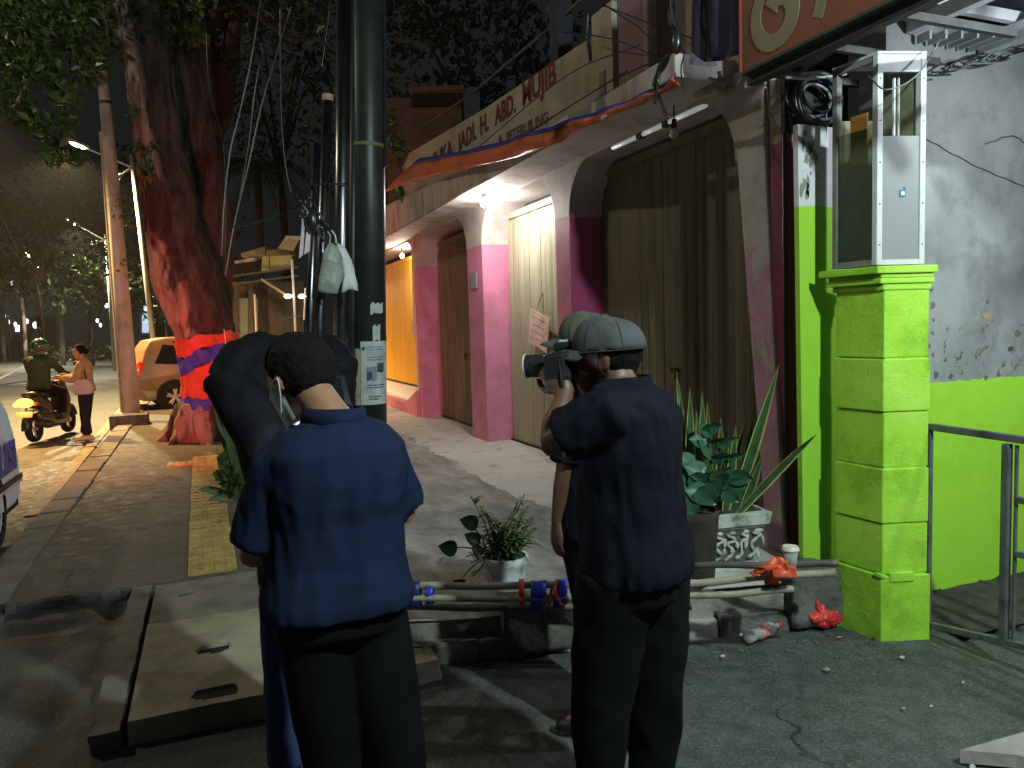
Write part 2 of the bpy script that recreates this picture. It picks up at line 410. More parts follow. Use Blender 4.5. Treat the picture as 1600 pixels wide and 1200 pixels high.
def slotted(x0, x1, y0, y1, z, slots, seed):
    nx, ny = 120, 60; gx = np.linspace(x0, x1, nx); gy = np.linspace(y0, y1, ny); A, B = np.meshgrid(gx, gy)
    p = np.stack([A.ravel(), B.ravel(), A.ravel()*0], 1)
    h = z + fbm(p, seed, 4, 1.6)*0.006
    wob = fbm(p, seed + 1, 3, 4)*0.3
    for (sx, sy, a, b, rot) in slots:
        u = (p[:, 0]-sx)*math.cos(rot) + (p[:, 1]-sy)*math.sin(rot); v = -(p[:, 0]-sx)*math.sin(rot) + (p[:, 1]-sy)*math.cos(rot)
        h = np.where((u/a)**4 + (v/b)**2 < 1 + wob, z - 0.09, h)
    edge = (np.abs(A - x0) < 1e-6) | (np.abs(A - x1) < 1e-6) | (np.abs(B - y0) < 1e-6) | (np.abs(B - y1) < 1e-6)
    h = np.where(edge.ravel(), -0.03, h)
    h = np.where(edge.ravel() & (p[:, 1] < y0 + 1e-6), -0.03, h)
    je = fbm(p, seed + 5, 3, 3.5)*.014; A = A.copy(); B = B.copy(); J_ = je.reshape(ny, nx)
    A[:, 0] -= J_[:, 0]; A[:, -1] += J_[:, -1]; B[0, :] += J_[0, :]; B[-1, :] -= np.abs(J_[-1, :])
    for (sx, sy, a, b, rot) in slots: MB().box((sx - a*1.3, sy - b*1.7, z - .08), (sx + a*1.3, sy + b*1.7, z - .013)).build('slot_shade', M_slotshade, dr)
    m = MB(); hh = h.reshape(ny, nx)
    return m.sheet([[(A[i, j], B[i, j], hh[i, j]) for j in range(nx)] for i in range(ny)])
M_plate = mat('weathered_cover_concrete', (0.27, 0.25, 0.185), 0.85, 0.35, 4, bmp=0.6, bscale=35, bdist=0.008)
M_plate2 = mat('dark_cover_concrete', (0.15, 0.14, 0.115), 0.85, 0.4, 5, bmp=0.6, bscale=35, bdist=0.008)
s1_, s2_ = onZ(333, 1014, .085), onZ(337, 1081, .085)
slotted(-0.40, 0.95, 3.36, 4.52, 0.085, [(s1_.x, s1_.y, .080, .045, -.1), (s2_.x, s2_.y, .092, .05, -.1)], 21).build('slab', M_plate, dr)
slotted(-0.40, 0.95, 4.535, 5.28, 0.07, [(-.2, 5.0, .05, .02, .2)], 23).build('slab', M_plate2, dr)
roughbox((-.53, 3.34, -.04), (-.418, 4.36, .072), M_plate2, 'edging_stone', dr, 61)
roughbox((-.53, 4.37, -.04), (-.418, 5.3, .064), M_plate2, 'edging_stone', dr, 62)
# terrace in front of the shops
tr = MB(); nx, ny = 44, 80
rows = []
for i in range(ny):
    v = i/(ny-1); r_ = []
    for j in range(nx):
        u = j/(nx-1)
        y0 = 3.62 - 0.235*(0.8 + 2.55*u - 0.8)
        x = 0.86 + 2.75*u + (0.3*v if u < .02 else 0); y = y0 + (18.4 - y0)*v
        r_.append((x, y, 0.2))
    rows.append(r_)
flat = np.array([p for r_ in rows for p in r_])
zz = 0.195 + fbm(flat*np.array([1, .6, 1]), 8, 4, 0.7)*0.014
# broken seam between the smooth apron and the rough outer strip
seam = 2.42 + 0.06*np.sin(flat[:, 1]*2.1) + fbm(flat, 9, 2, .8)*0.06
zz += np.where(flat[:, 0] > seam, 0.03, 0)
for k in range(len(flat)): rows[k // nx][k % nx] = (flat[k, 0], flat[k, 1], zz[k])
M_terr, t, b = nt('terrace_concrete'); o = posz(t)
big = pos_noise(t, .8, 6, .6); mid = pos_noise(t, 2.2, 7, .68, (1.6, .5, 1)); fin = pos_noise(t, 60, 5, .7)
c = ramp(t, big, [(0.35, (0.40, 0.385, 0.37)), (0.65, (0.50, 0.475, 0.45))])
outer = ramp(t, mid, [(0.36, (0.15, 0.148, 0.14)), (0.5, (0.25, 0.245, 0.235)), (0.64, (0.36, 0.35, 0.335))])
sx_ = mathn(t, 'ADD', o[0], mathn(t, 'MULTIPLY', mathn(t, 'SUBTRACT', pos_noise(t, 1.1, 4, .6), .5), .5))
c = mixc(t, mathn(t, 'LESS_THAN', sx_, 2.42), c, outer)
c = mixc(t, ramp(t, pos_noise(t, 5, 6, .75), [(.34, (.6,)*3), (.46, (0, 0, 0))]), c, (.13, .125, .115))
t.links.new(c, b.inputs['Base Color']); b.inputs['Roughness'].default_value = .8
bump(t, b, mathn(t, 'ADD', fin, mathn(t, 'MULTIPLY', mid, 2)), .5, .01)
terrace = structure(tr.sheet(rows).build('terrace', M_terr, smooth=True))
structure(MB().prism([(0.86, 3.64, .185), (3.62, 2.99, .185), (3.62, 18.4, .185), (1.16, 18.4, .185)], (0, 0, -.3)).build('terrace_base', M_concd))
# retaining kerb of rough concrete lumps in front of the terrace
kw = bpy.data.objects.new('terrace_kerb', None); COL.objects.link(kw); structure(kw)
ax = Vector((3.08 - 0.84, 3.04 - 3.56, 0)).normalized(); ay = Vector((-ax.y, ax.x, 0))
def lump(u0, u1, v0, v1, z0, z1, m, seed, name='concrete_block', parent=None, amp=.024):
    o = Vector((0.84, 3.56, 0)); nx, nz = max(6, int((u1-u0)/.035)), 9
    bm = bmesh.new(); bmesh.ops.create_cube(bm, size=1)
    bmesh.ops.subdivide_edges(bm, edges=bm.edges[:], cuts=7, use_grid_fill=True)
    for v in bm.verts:
        a = v.co + Vector((.5, .5, .5))
        p = o + ax*(u0 + (u1-u0)*a.x) + ay*(v0 + (v1-v0)*a.y); v.co = (p.x, p.y, z0 + (z1-z0)*a.z)
    me = bpy.data.meshes.new(name); bm.to_mesh(me); bm.free(); me.materials.append(m)
    ob = link(name, me, parent)
    displace(ob, lambda v, n: v + n*(fbm(v, seed, 4, 3.0)[:, None]*amp - .003))
    me.polygons.foreach_set('use_smooth', [True]*len(me.polygons)); return ob
uu = [-.05, .34, .82, 1.1, 1.62, 2.02, 2.42]
for i, (a, b_) in enumerate(zip(uu, uu[1:])):
    lump(a + .006, b_ - .006, 0.0 + random.uniform(0, .02), .3, -.05, .095 + random.uniform(-.012, .014), M_concd if i != 4 else M_concdd, 30 + i, parent=kw)
    lump(a + .03, b_ + .01, .07 + random.uniform(0, .03), .34, .085, .172 + random.uniform(-.01, .012), M_concdd if i % 2 else M_concd, 50 + i, parent=kw)

# ================================================================== the row of shops
FX, DX = 3.2, 3.53                                    # facade plane, door plane
SPR, TOP, FL = 2.66, 3.13, 0.2                        # spring of the arches, their crown, the floor
M_fac = band_paint('pink_and_cream_paint', (0.62, 0.2, 0.33), (0.50, 0.44, 0.41), 2.68, 0.002, 0.4, 0.6)
M_facshade = band_paint('shaded_pink_and_cream_paint', (0.40, 0.045, 0.16), (0.52, 0.46, 0.36), 2.68, 0.002, 0.3, 0.55)
M_pink4 = band_paint('peeling_pink_column_paint', (0.70, 0.38, 0.56), (0.62, 0.62, 0.60), 2.0, 0.22, 0.35, 0.7, peel=(0.50, 0.56, 0.54), peel_amt=0.56, bmp=0.5)
M_cream = mat('cream_wall_paint', (0.38, 0.335, 0.27), 0.75, 0.22, 2.2, dark=(0.25, 0.215, 0.165))
M_white = mat('stained_white_render', (0.48, 0.435, 0.41), 0.75, 0.25, 3, dark=(0.27, 0.205, 0.18), stretch=(1, 1, .4))
M_mauve = mat('mauve_wall_paint', (0.23, 0.145, 0.19), 0.75, 0.3, 2.0, dark=(0.14, 0.09, 0.125))
shop = thing('shop_building', 'row of arched shop bays in pink and cream paint with closed folding doors', 'shop building', (FX, 8, 0))
piers = [(3.6, 3.98), (6.42, 6.73), (8.84, 9.42), (11.92, 12.12), (17.8, 18.4)]
BK = 3.75
for i, (a, b_) in enumerate(piers):
    if i == 0:
        mb = MB(); w = .0
        lo = [(3.17, 3.56, FL), (3.20, 3.555, FL), (3.5, 3.72, FL), (3.18, 3.72, FL)]
        hi = [(3.2, 3.78, 3.16), (3.235, 3.775, 3.16), (3.5, 4.06, 3.16), (3.2, 4.06, 3.16)]
        mb.rings([[Vector(p).lerp(Vector(q), k/6) for p, q in zip(lo, hi)] for k in range(7)])
        mb.build('pier', M_pink4, shop, bevel=.012); continue
    mb = MB()
    # one pink paint; the shadow on the second pier's reveal is in its colour
    o = [(FX, a), (DX + .02, a), (BK, a), (BK, b_), (DX, b_), (FX, b_)]
    mb.add([(x, y, FL) for x, y in o] + [(x, y, 3.2) for x, y in o],
           [(5, 0, 6, 11), (3, 2, 8, 9), (3, 9, 10, 4), (4, 10, 11, 5), (6, 7, 8, 9, 10, 11)], 0)
    mb.add([(FX, a, FL), (BK, a, FL), (BK, a, 3.2), (FX, a, 3.2)], [(0, 1, 2, 3)], 1)
    mb.build('pier', [M_fac, M_fac if i == 2 else M_facshade if i == 1 else M_fac], shop, recalc=True)
# arched heads between the piers
for i, ((a0, a1), (b0, b1)) in enumerate(zip(piers, piers[1:])):
    y0, y1 = (4.02 if i == 0 else a1), b0; mid0 = (3.75 if i == 0 else (a0 + a1)/2); mid1 = (b0 + b1)/2
    prof = []
    ry, rz = (.42, TOP - SPR)
    for k in range(11): a = k/10*math.pi/2; prof.append((y0 + ry*(1 - math.cos(a)), SPR + rz*math.sin(a)))
    for k in range(10, -1, -1): a = k/10*math.pi/2; prof.append((y1 - ry*(1 - math.cos(a)), SPR + rz*math.sin(a)))
    mb = MB(); x0, x1 = FX - .003, BK
    zt = 3.32
    for (ya, za), (yb, zb) in zip(prof, prof[1:]):
        if abs(yb - ya) < 1e-6: yb = ya + 1e-5
        mb.add([(x0, ya, za), (x0, yb, zb), (x0, yb, zt), (x0, ya, zt)], [(0, 1, 2, 3)], 0)
        mb.add([(x0, ya, za), (x1, ya, za), (x1, yb, zb), (x0, yb, zb)], [(0, 1, 2, 3)], 0)
    for (ya, yb) in ((mid0, y0), (y1, mid1)):
        mb.add([(x0, ya, SPR), (x0, yb, SPR), (x0, yb, zt), (x0, ya, zt)], [(0, 1, 2, 3)], 0)
    mb.add([(x0, mid0, zt), (x0, mid1, zt), (x1, mid1, zt), (x1, mid0, zt)], [(0, 1, 2, 3)], 0)
    mb.build('arch_head', M_fac, shop, recalc=False)
# folding doors made of single pleated leaves
M_doorb = mat('brown_folding_door_metal', (0.155, 0.138, 0.085), 0.55, 0.45, 7, bmp=.15, stretch=(1, 1, .12), spec=.5)
M_doorg = mat('olive_cream_folding_door_metal', (0.33, 0.315, 0.215), 0.5, 0.2, 3, bmp=.12, stretch=(1, 1, .15), spec=.5)
M_doory = mat('yellow_folding_door_metal', (0.80, 0.47, 0.03), 0.5, 0.12, 3, bmp=.1, stretch=(1, 1, .15))
M_dark = mat('dark_gap', (0.02, 0.018, 0.016), 0.9, 0.3)
def folding_door(y0, y1, m, w, z0, z1, x, depth=.013, label=None):
    n = round((y1 - y0)/w); w = (y1 - y0)/n
    fr = MB().box((x + .05, y0, z0), (x + .07, y1, z1)).build('folding_door', M_dark, shop)
    if label: fr['label'] = label
    lf = MB()
    prof = [(0, 0), (.10*w, depth*.2), (.32*w, depth), (.5*w, depth*.75), (.68*w, depth), (.9*w, depth*.2), (w, 0)]
    pts = [(x + .02 - dx, dy) for dy, dx in prof]
    lf.sheet([[(px, py, 0) for px, py in pts], [(px, py, z1 - z0) for px, py in pts]], 0.003)
    first = lf.build('door_leaf', m, fr); first.location = (0, y0, z0)
    for k in range(1, n):
        c = first.copy(); COL.objects.link(c); c.location = (random.uniform(-.004, .004), y0 + k*w, z0)
    MB().box((x - .03, y0, z1 - .07), (x + .05, y1, z1)).build('head_rail', m, fr)
    MB().box((x - .02, y0, z0 - .004), (x + .05, y1, z0 + .012)).build('floor_track', M_dark, fr)
    return fr
folding_door(3.66, 6.44, M_doorb, .115, .235, 3.1, DX)
folding_door(6.71, 8.86, M_doorg, .17, .235, 3.04, DX, .014, 'pale olive folding door lit by the bulb')
folding_door(9.4, 11.94, M_doorb, .115, .235, 3.04, DX)
folding_door(12.1, 17.9, M_doory, .34, .62, 3.02, DX + .05, .018, 'bright yellow folding door behind the low wall')
# back of the building so that no light leaks through
MB().box((DX + .12, 3.62, .1), (DX + .2, 18.3, 3.4)).build('inner_wall', M_dark, shop)
# low wall, sill and reveal of the yellow bay
M_sill = mat('white_tiled_sill', (0.72, 0.72, 0.72), 0.4, 0.1)
lowm = MB().prism([(FX - .05, 12.1, FL), (FX - .05, 17.9, FL), (FX - .05, 17.9, .34), (FX - .05, 12.9, .40), (FX - .05, 12.1, .66)], (.16, 0, 0))
lowm.build('low_wall', M_fac, shop)
MB().box((FX + .11, 12.15, FL), (DX + .02, 17.9, .40)).build('sill', M_sill, shop)
MB().box((DX - .03, 12.16, .40), (DX + .06, 17.9, .60)).build('sill_upstand', M_sill, shop)
# broken edge of white plaster on the pier beside the yellow door
pl = MB(); prof = [(.62, .02), (.9, .06), (1.3, .05), (1.55, .12), (1.62, .30), (1.75, .30), (1.9, .16), (2.3, .14), (2.8, .12), (3.1, .1), (3.14, .0)]
pl.prism([(FX - .012, 12.12, .62)] + [(FX - .012, 12.12 + w_*.8, z) for z, w_ in prof] + [(FX - .012, 12.12, 3.14)], (.03, 0, 0))
pl.build('broken_plaster_edge', mat('pale_plaster', (0.66, 0.5, 0.52), 0.8, .15), shop)
# canopy slab with stained outer face
MB().box((2.75, 4.02, 3.155), (BK, 18.4, 3.30)).build('canopy_slab', M_white, shop, bevel=.01)
fas = MB(); n = 30; rows = [[], []]
for k in range(n + 1):
    y = 5.4 + (15.8 - 5.4)*k/n; rows[0].append((2.735, y, 3.16)); rows[1].append((2.72, y, 3.30 + .5*max(0, (y - 6.2)/9)))
fas.sheet(rows, -.05).build('fascia', M_white, shop, recalc=True)
# sign wall above the canopy
sg = MB().prism([(3.3, 6.08, 3.3), (3.3, 6.08, 4.19), (3.3, 8.9, 4.33), (3.3, 12.5, 4.60), (3.3, 13.1, 4.45), (3.3, 13.1, 3.3)], (.18, 0, 0))
sg.build('sign_wall', M_cream, shop)
MB().box((3.28, 5.7, 3.3), (3.5, 6.06, 4.35)).build('pilaster', M_cream, shop, bevel=.01)
MB().box((3.33, 3.62, 3.3), (3.55, 5.69, 4.6)).build('upper_wall', M_mauve, shop)
for ya in (5.18, 4.62): MB().box((3.318, ya - .09, 3.3), (3.335, ya + .09, 4.6)).build('wall_stripe', M_cream, shop)
MB().box((3.27, 5.82, 3.3), (3.285, 5.92, 3.82)).build('stain_strip', M_mauve, shop)
# three storey bulk behind, only an edge shows
M_letter = mat('dark_red_letter_paint', (0.13, 0.018, 0.024), 0.7, 0.25, 14)
M_letter2 = mat('faded_grey_letter_paint', (0.10, 0.085, 0.09), 0.7, 0.45, 16)
for wd, (xa0, ya0, xa1, ya1), hh in (('SUKA', (676, 263, 707, 241), .27), ('JADI.', (715, 236, 744, 216), .27), ('H.', (750, 210, 763, 202), .27), ('ABD.', (772.5, 196, 805, 174), .275), ('MUJIB', (816, 165, 868.5, 129), .29)):
    a0, a1 = onX(xa0, ya0, 3.29), onX(xa1, ya1, 3.29); xa = (a1 - a0); wl = xa.length; xa.normalize()
    text_mesh('letter', wd, hh*1.12, .001, M_letter, shop, basis(xa, UZ, a0 + Vector((.006, 0, 0))), .010, wl)
a0, a1 = onX(778, 229, 3.29), onX(856, 191, 3.29); xa = (a1 - a0); wl = xa.length; xa.normalize()
text_mesh('letter', 'JL. PETERUJUNG', .16, .001, M_letter2, shop, basis(xa, UZ, a0 + Vector((.006, 0, 0))), .006, wl)
# small grey patch stuck on a pier
MB().box((FX - .01, 9.05, 2.16), (FX - .003, 9.28, 2.36)).build('notice', mat('grey_notice', (.25, .24, .26), .7), shop)

# bulb under the canopy, glowing strip for the gap over the door, unlit bulb
M_bulb = emit('lit_bulb_glass', (1.0, 0.95, 0.86), 60)
M_wht = mat('white_plastic', (0.72, 0.72, 0.7), 0.4, 0.05, bmp=0)
M_blk = mat('black_plastic', (0.016, 0.016, 0.018), 0.45, 0.2, bmp=.1)
bl = thing('bulb_lamp', 'lit round bulb glowing under the canopy between the two far doors', 'lamp', (2.97, 8.08, 3.15))
MB().tube([(2.97, 8.08, 3.157), (2.97, 8.08, 3.10)], [.03, .026], 12).build('socket', M_wht, bl)
MB().ell((2.97, 8.08, 3.055), (.045, 0, 0), (0, .045, 0), (0, 0, .05)).build('bulb', M_bulb, bl, smooth=True)
ul = thing('bulb_lamp', 'unlit bulb hanging in front of the large brown door', 'lamp', tuple(onX(1053, 175, 3.1)))
p = onX(1053, 175, 3.1)
MB().tube([p + UZ*.09, p, p - UZ*.06], .006, 6).build('cord', M_blk, ul)
MB().tube([p - UZ*.05, p - UZ*.11], [.018, .02], 10).build('socket', M_blk, ul)
MB().ell(p - UZ*.145, (.034, 0, 0), (0, .034, 0), (0, 0, .042)).build('bulb', mat('pinkish_bulb_glass', (.45, .33, .33), .2, .1, bmp=0), ul, smooth=True)
tl = thing('glowing_tube', 'white gap along the head of the large brown door, made as a faintly glowing strip', 'lamp', (3.25, 5, 3.1))
for a, b_ in ((5.62, 5.22), (5.16, 4.86), (4.80, 4.36)):
    MB().tube([(3.225, a, 3.115), (3.225, b_, 3.115)], .017, 10).build('tube', emit('faint_glow_strip', (.75, .8, .78), .28), tl, smooth=True)  # pale gap above the door modelled as faintly glowing tubes, not a lamp
for y in (5.19, 4.83): MB().box((3.2, y - .035, 3.09), (3.25, y + .035, 3.14)).build('holder', M_blk, tl, bevel=.004)
# locks on the doors
M_lock = mat('worn_brass', (.30, .24, .12), .4, .3, 20, metal=.8)
for ya, za, xl in ((5.2, 1.25, DX), (7.75, 1.3, DX), (10.6, 1.25, DX)):
    lk = thing('padlock', 'small padlock and hasp on the %s' % {5.2: 'large brown door', 7.75: 'pale olive door', 10.6: 'far brown door'}[ya], 'padlock', (xl, ya, za))
    MB().box((xl - .012, ya - .05, za), (xl - .002, ya + .07, za + .03)).build('hasp', M_dark, lk); MB().box((xl - .035, ya - .02, za - .06), (xl - .014, ya + .02, za - .015)).build('body', M_lock, lk, bevel=.004)
    MB().tube(bez([(xl - .024, ya - .012, za - .02), (xl - .024, ya - .010, za + .02), (xl - .024, ya + .010, za + .02), (xl - .024, ya + .012, za - .02)], 5), .004, 6).build('shackle', M_lock, lk)
al = thing('bulb_lamp', 'lit bulb above the yellow folding door', 'lamp', (3.3, 13.3, 3.1))
MB().ell((3.30, 13.3, 2.98), (.035, 0, 0), (0, .035, 0), (0, 0, .045)).build('bulb', emit('warm_bulb', (1, .9, .7), 30), al, smooth=True)
MB().tube([(3.3, 13.3, 3.13), (3.3, 13.3, 3.01)], .015, 8).build('socket', M_wht, al)

# cardboard sign hung on the olive door
cs = thing('cardboard_sign', 'pinkish cardboard notice hung on a string on the pale olive door', 'sign', tuple(onX(843, 490, 3.46)))
q = [onX(828, 481, 3.47), onX(859, 497, 3.44), onX(854, 552, 3.44), onX(826, 534, 3.47)]
MB().prism(q, (.008, 0, 0)).build('board', mat('pinkish_cardboard', (.58, .40, .34), .85, .2, 12, dark=(.36, .22, .19)), cs)
MB().tube([onX(838, 484, 3.45), onX(848, 458, 3.48), onX(850, 491, 3.44)], .004, 6).build('string', M_blk, cs)
M_ink = mat('brown_ink', (.25, .13, .12), .8, .3)
for r_, (u0, u1, v) in enumerate([(.15, .85, .2), (.2, .75, .4), (.15, .8, .6), (.3, .7, .78)]):
    a = (q[0].lerp(q[1], u0)).lerp(q[3].lerp(q[2], u0), v); b_ = (q[0].lerp(q[1], u1)).lerp(q[3].lerp(q[2], u1), v)
    MB().tube([a - Vector((.001, 0, 0)), (a+b_)/2 + Vector((-.001, 0, .004)), b_ - Vector((.001, 0, 0))], .0035, 5).build('pen_line', M_ink, cs)

# orange and blue tarpaulin tied along the canopy edge
M_tarpo = mat('orange_tarpaulin', (0.55, 0.12, 0.05), 0.45, 0.35, 3.5, bmp=.3, bscale=12, bdist=.02, stretch=(1, 1, .6))
M_tarpb = mat('blue_tarpaulin', (0.03, 0.04, 0.30), 0.45, 0.3, 5, bmp=.2)
tp = thing('tarpaulin', 'orange tarpaulin with blue hem sagging along the shop canopy edge', 'tarpaulin', (2.7, 8, 3.6))
upx = [(655, 250, 12.0), (700, 243, 0), (760, 231, 0), (850, 205, 0), (930, 180, 0), (1000, 156, 0), (1068, 122, 0)]
lox = [(603, 300), (660, 281), (740, 263), (850, 234), (930, 196), (1000, 166), (1068, 132)]
U = bez([onX(a, b_, 2.66) for a, b_, _ in upx], 6); L = bez([onX(a, b_, 2.66) for a, b_ in lox], 6)
rows = []
for k in range(9):
    w_ = k/8; r_ = []
    for i, (u_, l_) in enumerate(zip(U, L)):
        p = l_.lerp(u_, w_); p = p + Vector((-.03*math.sin(math.pi*w_) + .02*math.sin(i*1.3 + w_*2) - .03, 0, .012*math.sin(i*.9)*math.sin(math.pi*w_))); r_.append(p)
    rows.append(r_)
MB().sheet(rows[:8], .004).build('sheet', M_tarpo, tp, smooth=True)
MB().sheet([[p + Vector((-.008, 0, -.004)) for p in rows[7]], [p + Vector((-.004, 0, .012)) for p in rows[8]]], .005).build('hem', M_tarpb, tp, smooth=True)
# ================================================================== between the shops and the gate
GREEN = (0.32, 0.62, 0.04)
M_gs = band_paint('green_and_peeled_white_paint', GREEN, (0.62, 0.60, 0.64), 2.26, 0.004, .12, .6, bmp=.35)
M_gp, t, b = nt('lime_green_paint'); o = posz(t)
gm = pos_noise(t, 2.6, 6, .7); c = ramp(t, gm, [(.32, tuple(v*.62 for v in GREEN)), (.5, GREEN), (.68, (.40, .68, .08))])
c = mixc(t, ramp(t, pos_noise(t, 9, 8, .75, (1, 1, .3)), [(.62, (0, 0, 0)), (.70, (.55,)*3)]), c, (.10, .20, .03))
c = mixc(t, ramp(t, pos_noise(t, 34, 6, .75), [(.70, (0, 0, 0)), (.72, (.9,)*3)]), c, (.20, .20, .17))
lowg = mathn(t, 'MULTIPLY', mathn(t, 'LESS_THAN', mathn(t, 'ADD', o[2], mathn(t, 'MULTIPLY', gm, -.35)), -.10), .0)
c = mixc(t, lowg, c, (.07, .10, .04)); t.links.new(c, b.inputs['Base Color']); b.inputs['Roughness'].default_value = .62; b.inputs['Specular IOR Level'].default_value = .3
bump(t, b, mathn(t, 'ADD', pos_noise(t, 70, 6, .7), mathn(t, 'MULTIPLY', gm, 3)), .6, .006)
M_mag = band_paint('dark_magenta_and_cream_paint', (0.30, 0.05, 0.13), (0.36, 0.30, 0.20), 2.69, .004, .3, .7)
sw = thing('party_wall', 'narrow wall strip in lime green below flaking white beside the pink shop column', 'wall', (3.45, 3.6, 0))
mb = MB()
for k in range(1): mb.prism([(3.035, 3.25, .1), (3.42, 3.25, .1), (3.42, 3.25, 2.69), (2.995, 3.25, 2.69)], (0, .035, 0))
mb.build('wall', M_gs, sw)
# flakes of dirt where the white has peeled
fl = MB(); rr = random.Random(5)
for k in range(26):
    cx, cz, s_ = 3.01 + rr.random()*.12, 2.28 + rr.random()*.38, rr.uniform(.005, .02)
    fl.prism([(cx + s_*math.cos(a)*rr.uniform(.4, 1.1), 3.249, cz + 2.4*s_*math.sin(a)*rr.uniform(.4, 1.1)) for a in np.linspace(0, 6.28, 8)[:-1]], (0, -.002, 0))
fl.build('peeled_patch', M_concd, sw)
MB().prism([(3.225, 3.585, .15), (3.325, 3.585, .15), (3.285, 3.585, 3.06), (3.18, 3.585, 3.06)], (0, .1, 0)).build('magenta_strip', M_mag, sw, bevel=.008)
MB().tube([(3.205, 3.565, .3), (3.19, 3.565, 1.6), (3.17, 3.55, 3.1)], .012, 8).build('black_pipe', M_blk, sw)

# lime green gate pillar of stacked blocks
gp = thing('gate_pillar', 'lime green block pillar with moulded cap standing beside the metal gate', 'gate pillar', (3.24, 2.85, 0))
FLp, FRp, BLp = Vector((3.13, 2.80, 0)), Vector((3.36, 2.73, 0)), Vector((3.10, 3.03, 0))
ux = (FRp - FLp).normalized(); uy = Vector((-.07, .9975, 0)); Wd, Dp = .235, .29
def PB(a, b_, mbx, mi=0):
    M = Matrix(((ux.x, uy.x, 0, FLp.x), (ux.y, uy.y, 0, FLp.y), (0, 0, 1, 0), (0, 0, 0, 1))); mbx.box(a, b_, mi, M); return mbx
zl = [-.04, .335, .60, .885, 1.17, 1.44, 1.80]
offs = [(.014, .022), (.0, .004), (.006, .012), (-.002, .0), (.005, .01), (.0, .004)]
rr = random.Random(3)
for i, (z0, z1) in enumerate(zip(zl, zl[1:])):
    fo, lo_ = offs[i]
    PB((-lo_, -fo, z0 + .003), (Wd + rr.uniform(-.004, .006) + (.008 if i == 0 else 0), Dp, z1 - .003), MB()).build('block', M_gp, gp, bevel=.006)
PB((.006, .004, -.02), (Wd - .006, Dp - .01, 1.82), MB()).build('core', M_gp, gp)
PB((.02, -.022, .30), (.15, -.002, .352), MB()).build('plinth_step', M_gp, gp, bevel=.008)
PB((-.03, -.024, .325), (-.008, .02, .345), MB()).build('paint_ridge', M_gp, gp, bevel=.004)
for z0, z1, e in ((1.78, 1.812, .012), (1.812, 1.84, .03), (1.84, 1.862, .024), (1.862, 1.9, .05)):
    PB((-e*1.25, -e*.5, z0), (Wd + e*.35, Dp + e, z1 - .001), MB()).build('cap_moulding', M_gp, gp, bevel=.006)

# framed cabinet on the pillar
M_alushade = mat('shaded_aluminium', (.17, .18, .16), .6, .3, 8, bmp=.1)  # white aluminium darkened in colour to stand for the shaded cabinet side
M_alu = mat('white_aluminium', (0.50, 0.52, 0.53), .45, .15, 8, bmp=.1)
M_greyp = mat('grey_plastic_panel', (0.215, 0.225, 0.23), .45, .08, 3, bmp=.05)
m, t, b = nt('dirty_glass'); b.inputs['Base Color'].default_value = (.5, .56, .42, 1); b.inputs['Roughness'].default_value = .12
b.inputs['Transmission Weight'].default_value = .92; b.inputs['IOR'].default_value = 1.05; M_glass = m
cb = thing('glass_cabinet', 'tall white framed cabinet with grey lower panel standing on the green pillar', 'cabinet', (3.2, 2.85, 1.9))
cx0, cx1, cy0, cy1, cz0, cz1 = -.045, .205, -.0, .27, 1.905, 2.92
def CB(a, b_): return PB(a, b_, MB())
fw = .028
for (x0, x1) in ((cx0, cx0 + fw), (cx1 - fw, cx1)):
    CB((x0, cy0, cz0), (x1, cy0 + .03, cz1)).build('frame_post', M_alu, cb, bevel=.003)
    CB((x0, cy1 - .03, cz0), (x1, cy1, cz1)).build('frame_post', M_alushade, cb, bevel=.003)
CB((cx0 + fw, cy0 + .002, cz1 - .085), (cx1 - fw, cy0 + .028, cz1 - .002)).build('top_rail', M_alu, cb, bevel=.003)
CB((cx0 + fw, cy0 + .002, cz0), (cx1 - fw, cy0 + .028, cz0 + .025)).build('bottom_rail', M_alu, cb)
for zz_ in (cz0, cz1 - .03):
    CB((cx0 + .002, cy0 + .03, zz_), (cx0 + .02, cy1 - .03, zz_ + .03)).build('side_rail', M_alushade, cb)
CB((cx0 + .0, cy0 + .0, cz1), (cx1, cy1, cz1 + .012)).build('top_plate', M_alu, cb)
CB((cx0 + fw, cy0 + .006, cz0 + .025), (cx1 - fw, cy0 + .014, 2.53)).build('front_panel', M_greyp, cb)
CB((cx0 + .004, cy0 + .03, cz0 + .03), (cx0 + .010, cy1 - .03, 2.58)).build('side_pane', M_glass, cb)
CB((cx1 - .02, cy0 + .03, cz0), (cx1 - .01, cy1 - .03, cz1)).build('side_board', mat('olive_board', (.18, .19, .12), .7, .3), cb)
CB((cx0 + fw, cy1 - .028, cz0), (cx1 - fw, cy1 - .02, 2.66)).build('back_board', mat('olive_back_board', (.22, .22, .14), .7, .3), cb)
CB((cx0 + .012, .07, 2.42), (cx0 + .016, .17, 2.66)).build('orange_sheet', mat('orange_sheet', (.75, .38, .06), .6, .1), cb)
for x_, w_ in ((.03, .009), (.13, .008), (.155, .004)):
    CB((cx0 + x_, .05, 2.4), (cx0 + x_ + w_, .06, cz1 - .1)).build('inner_pipe', mat('pale_pipe', (.5, .53, .52), .5), cb)
M_stk = mat('blue_sticker', (.02, .16, .26), .4, .1, bmp=0)
CB((.075, cy0 + .003, 2.235), (.105, cy0 + .0055, 2.27)).build('sticker', M_stk, cb)
CB((.096, cy0 + .003, 2.271), (.106, cy0 + .0055, 2.283)).build('sticker_tab', M_stk, cb)
CB((.081, cy0 + .001, 2.243), (.098, cy0 + .0028, 2.261)).build('sticker_print', M_wht, cb)
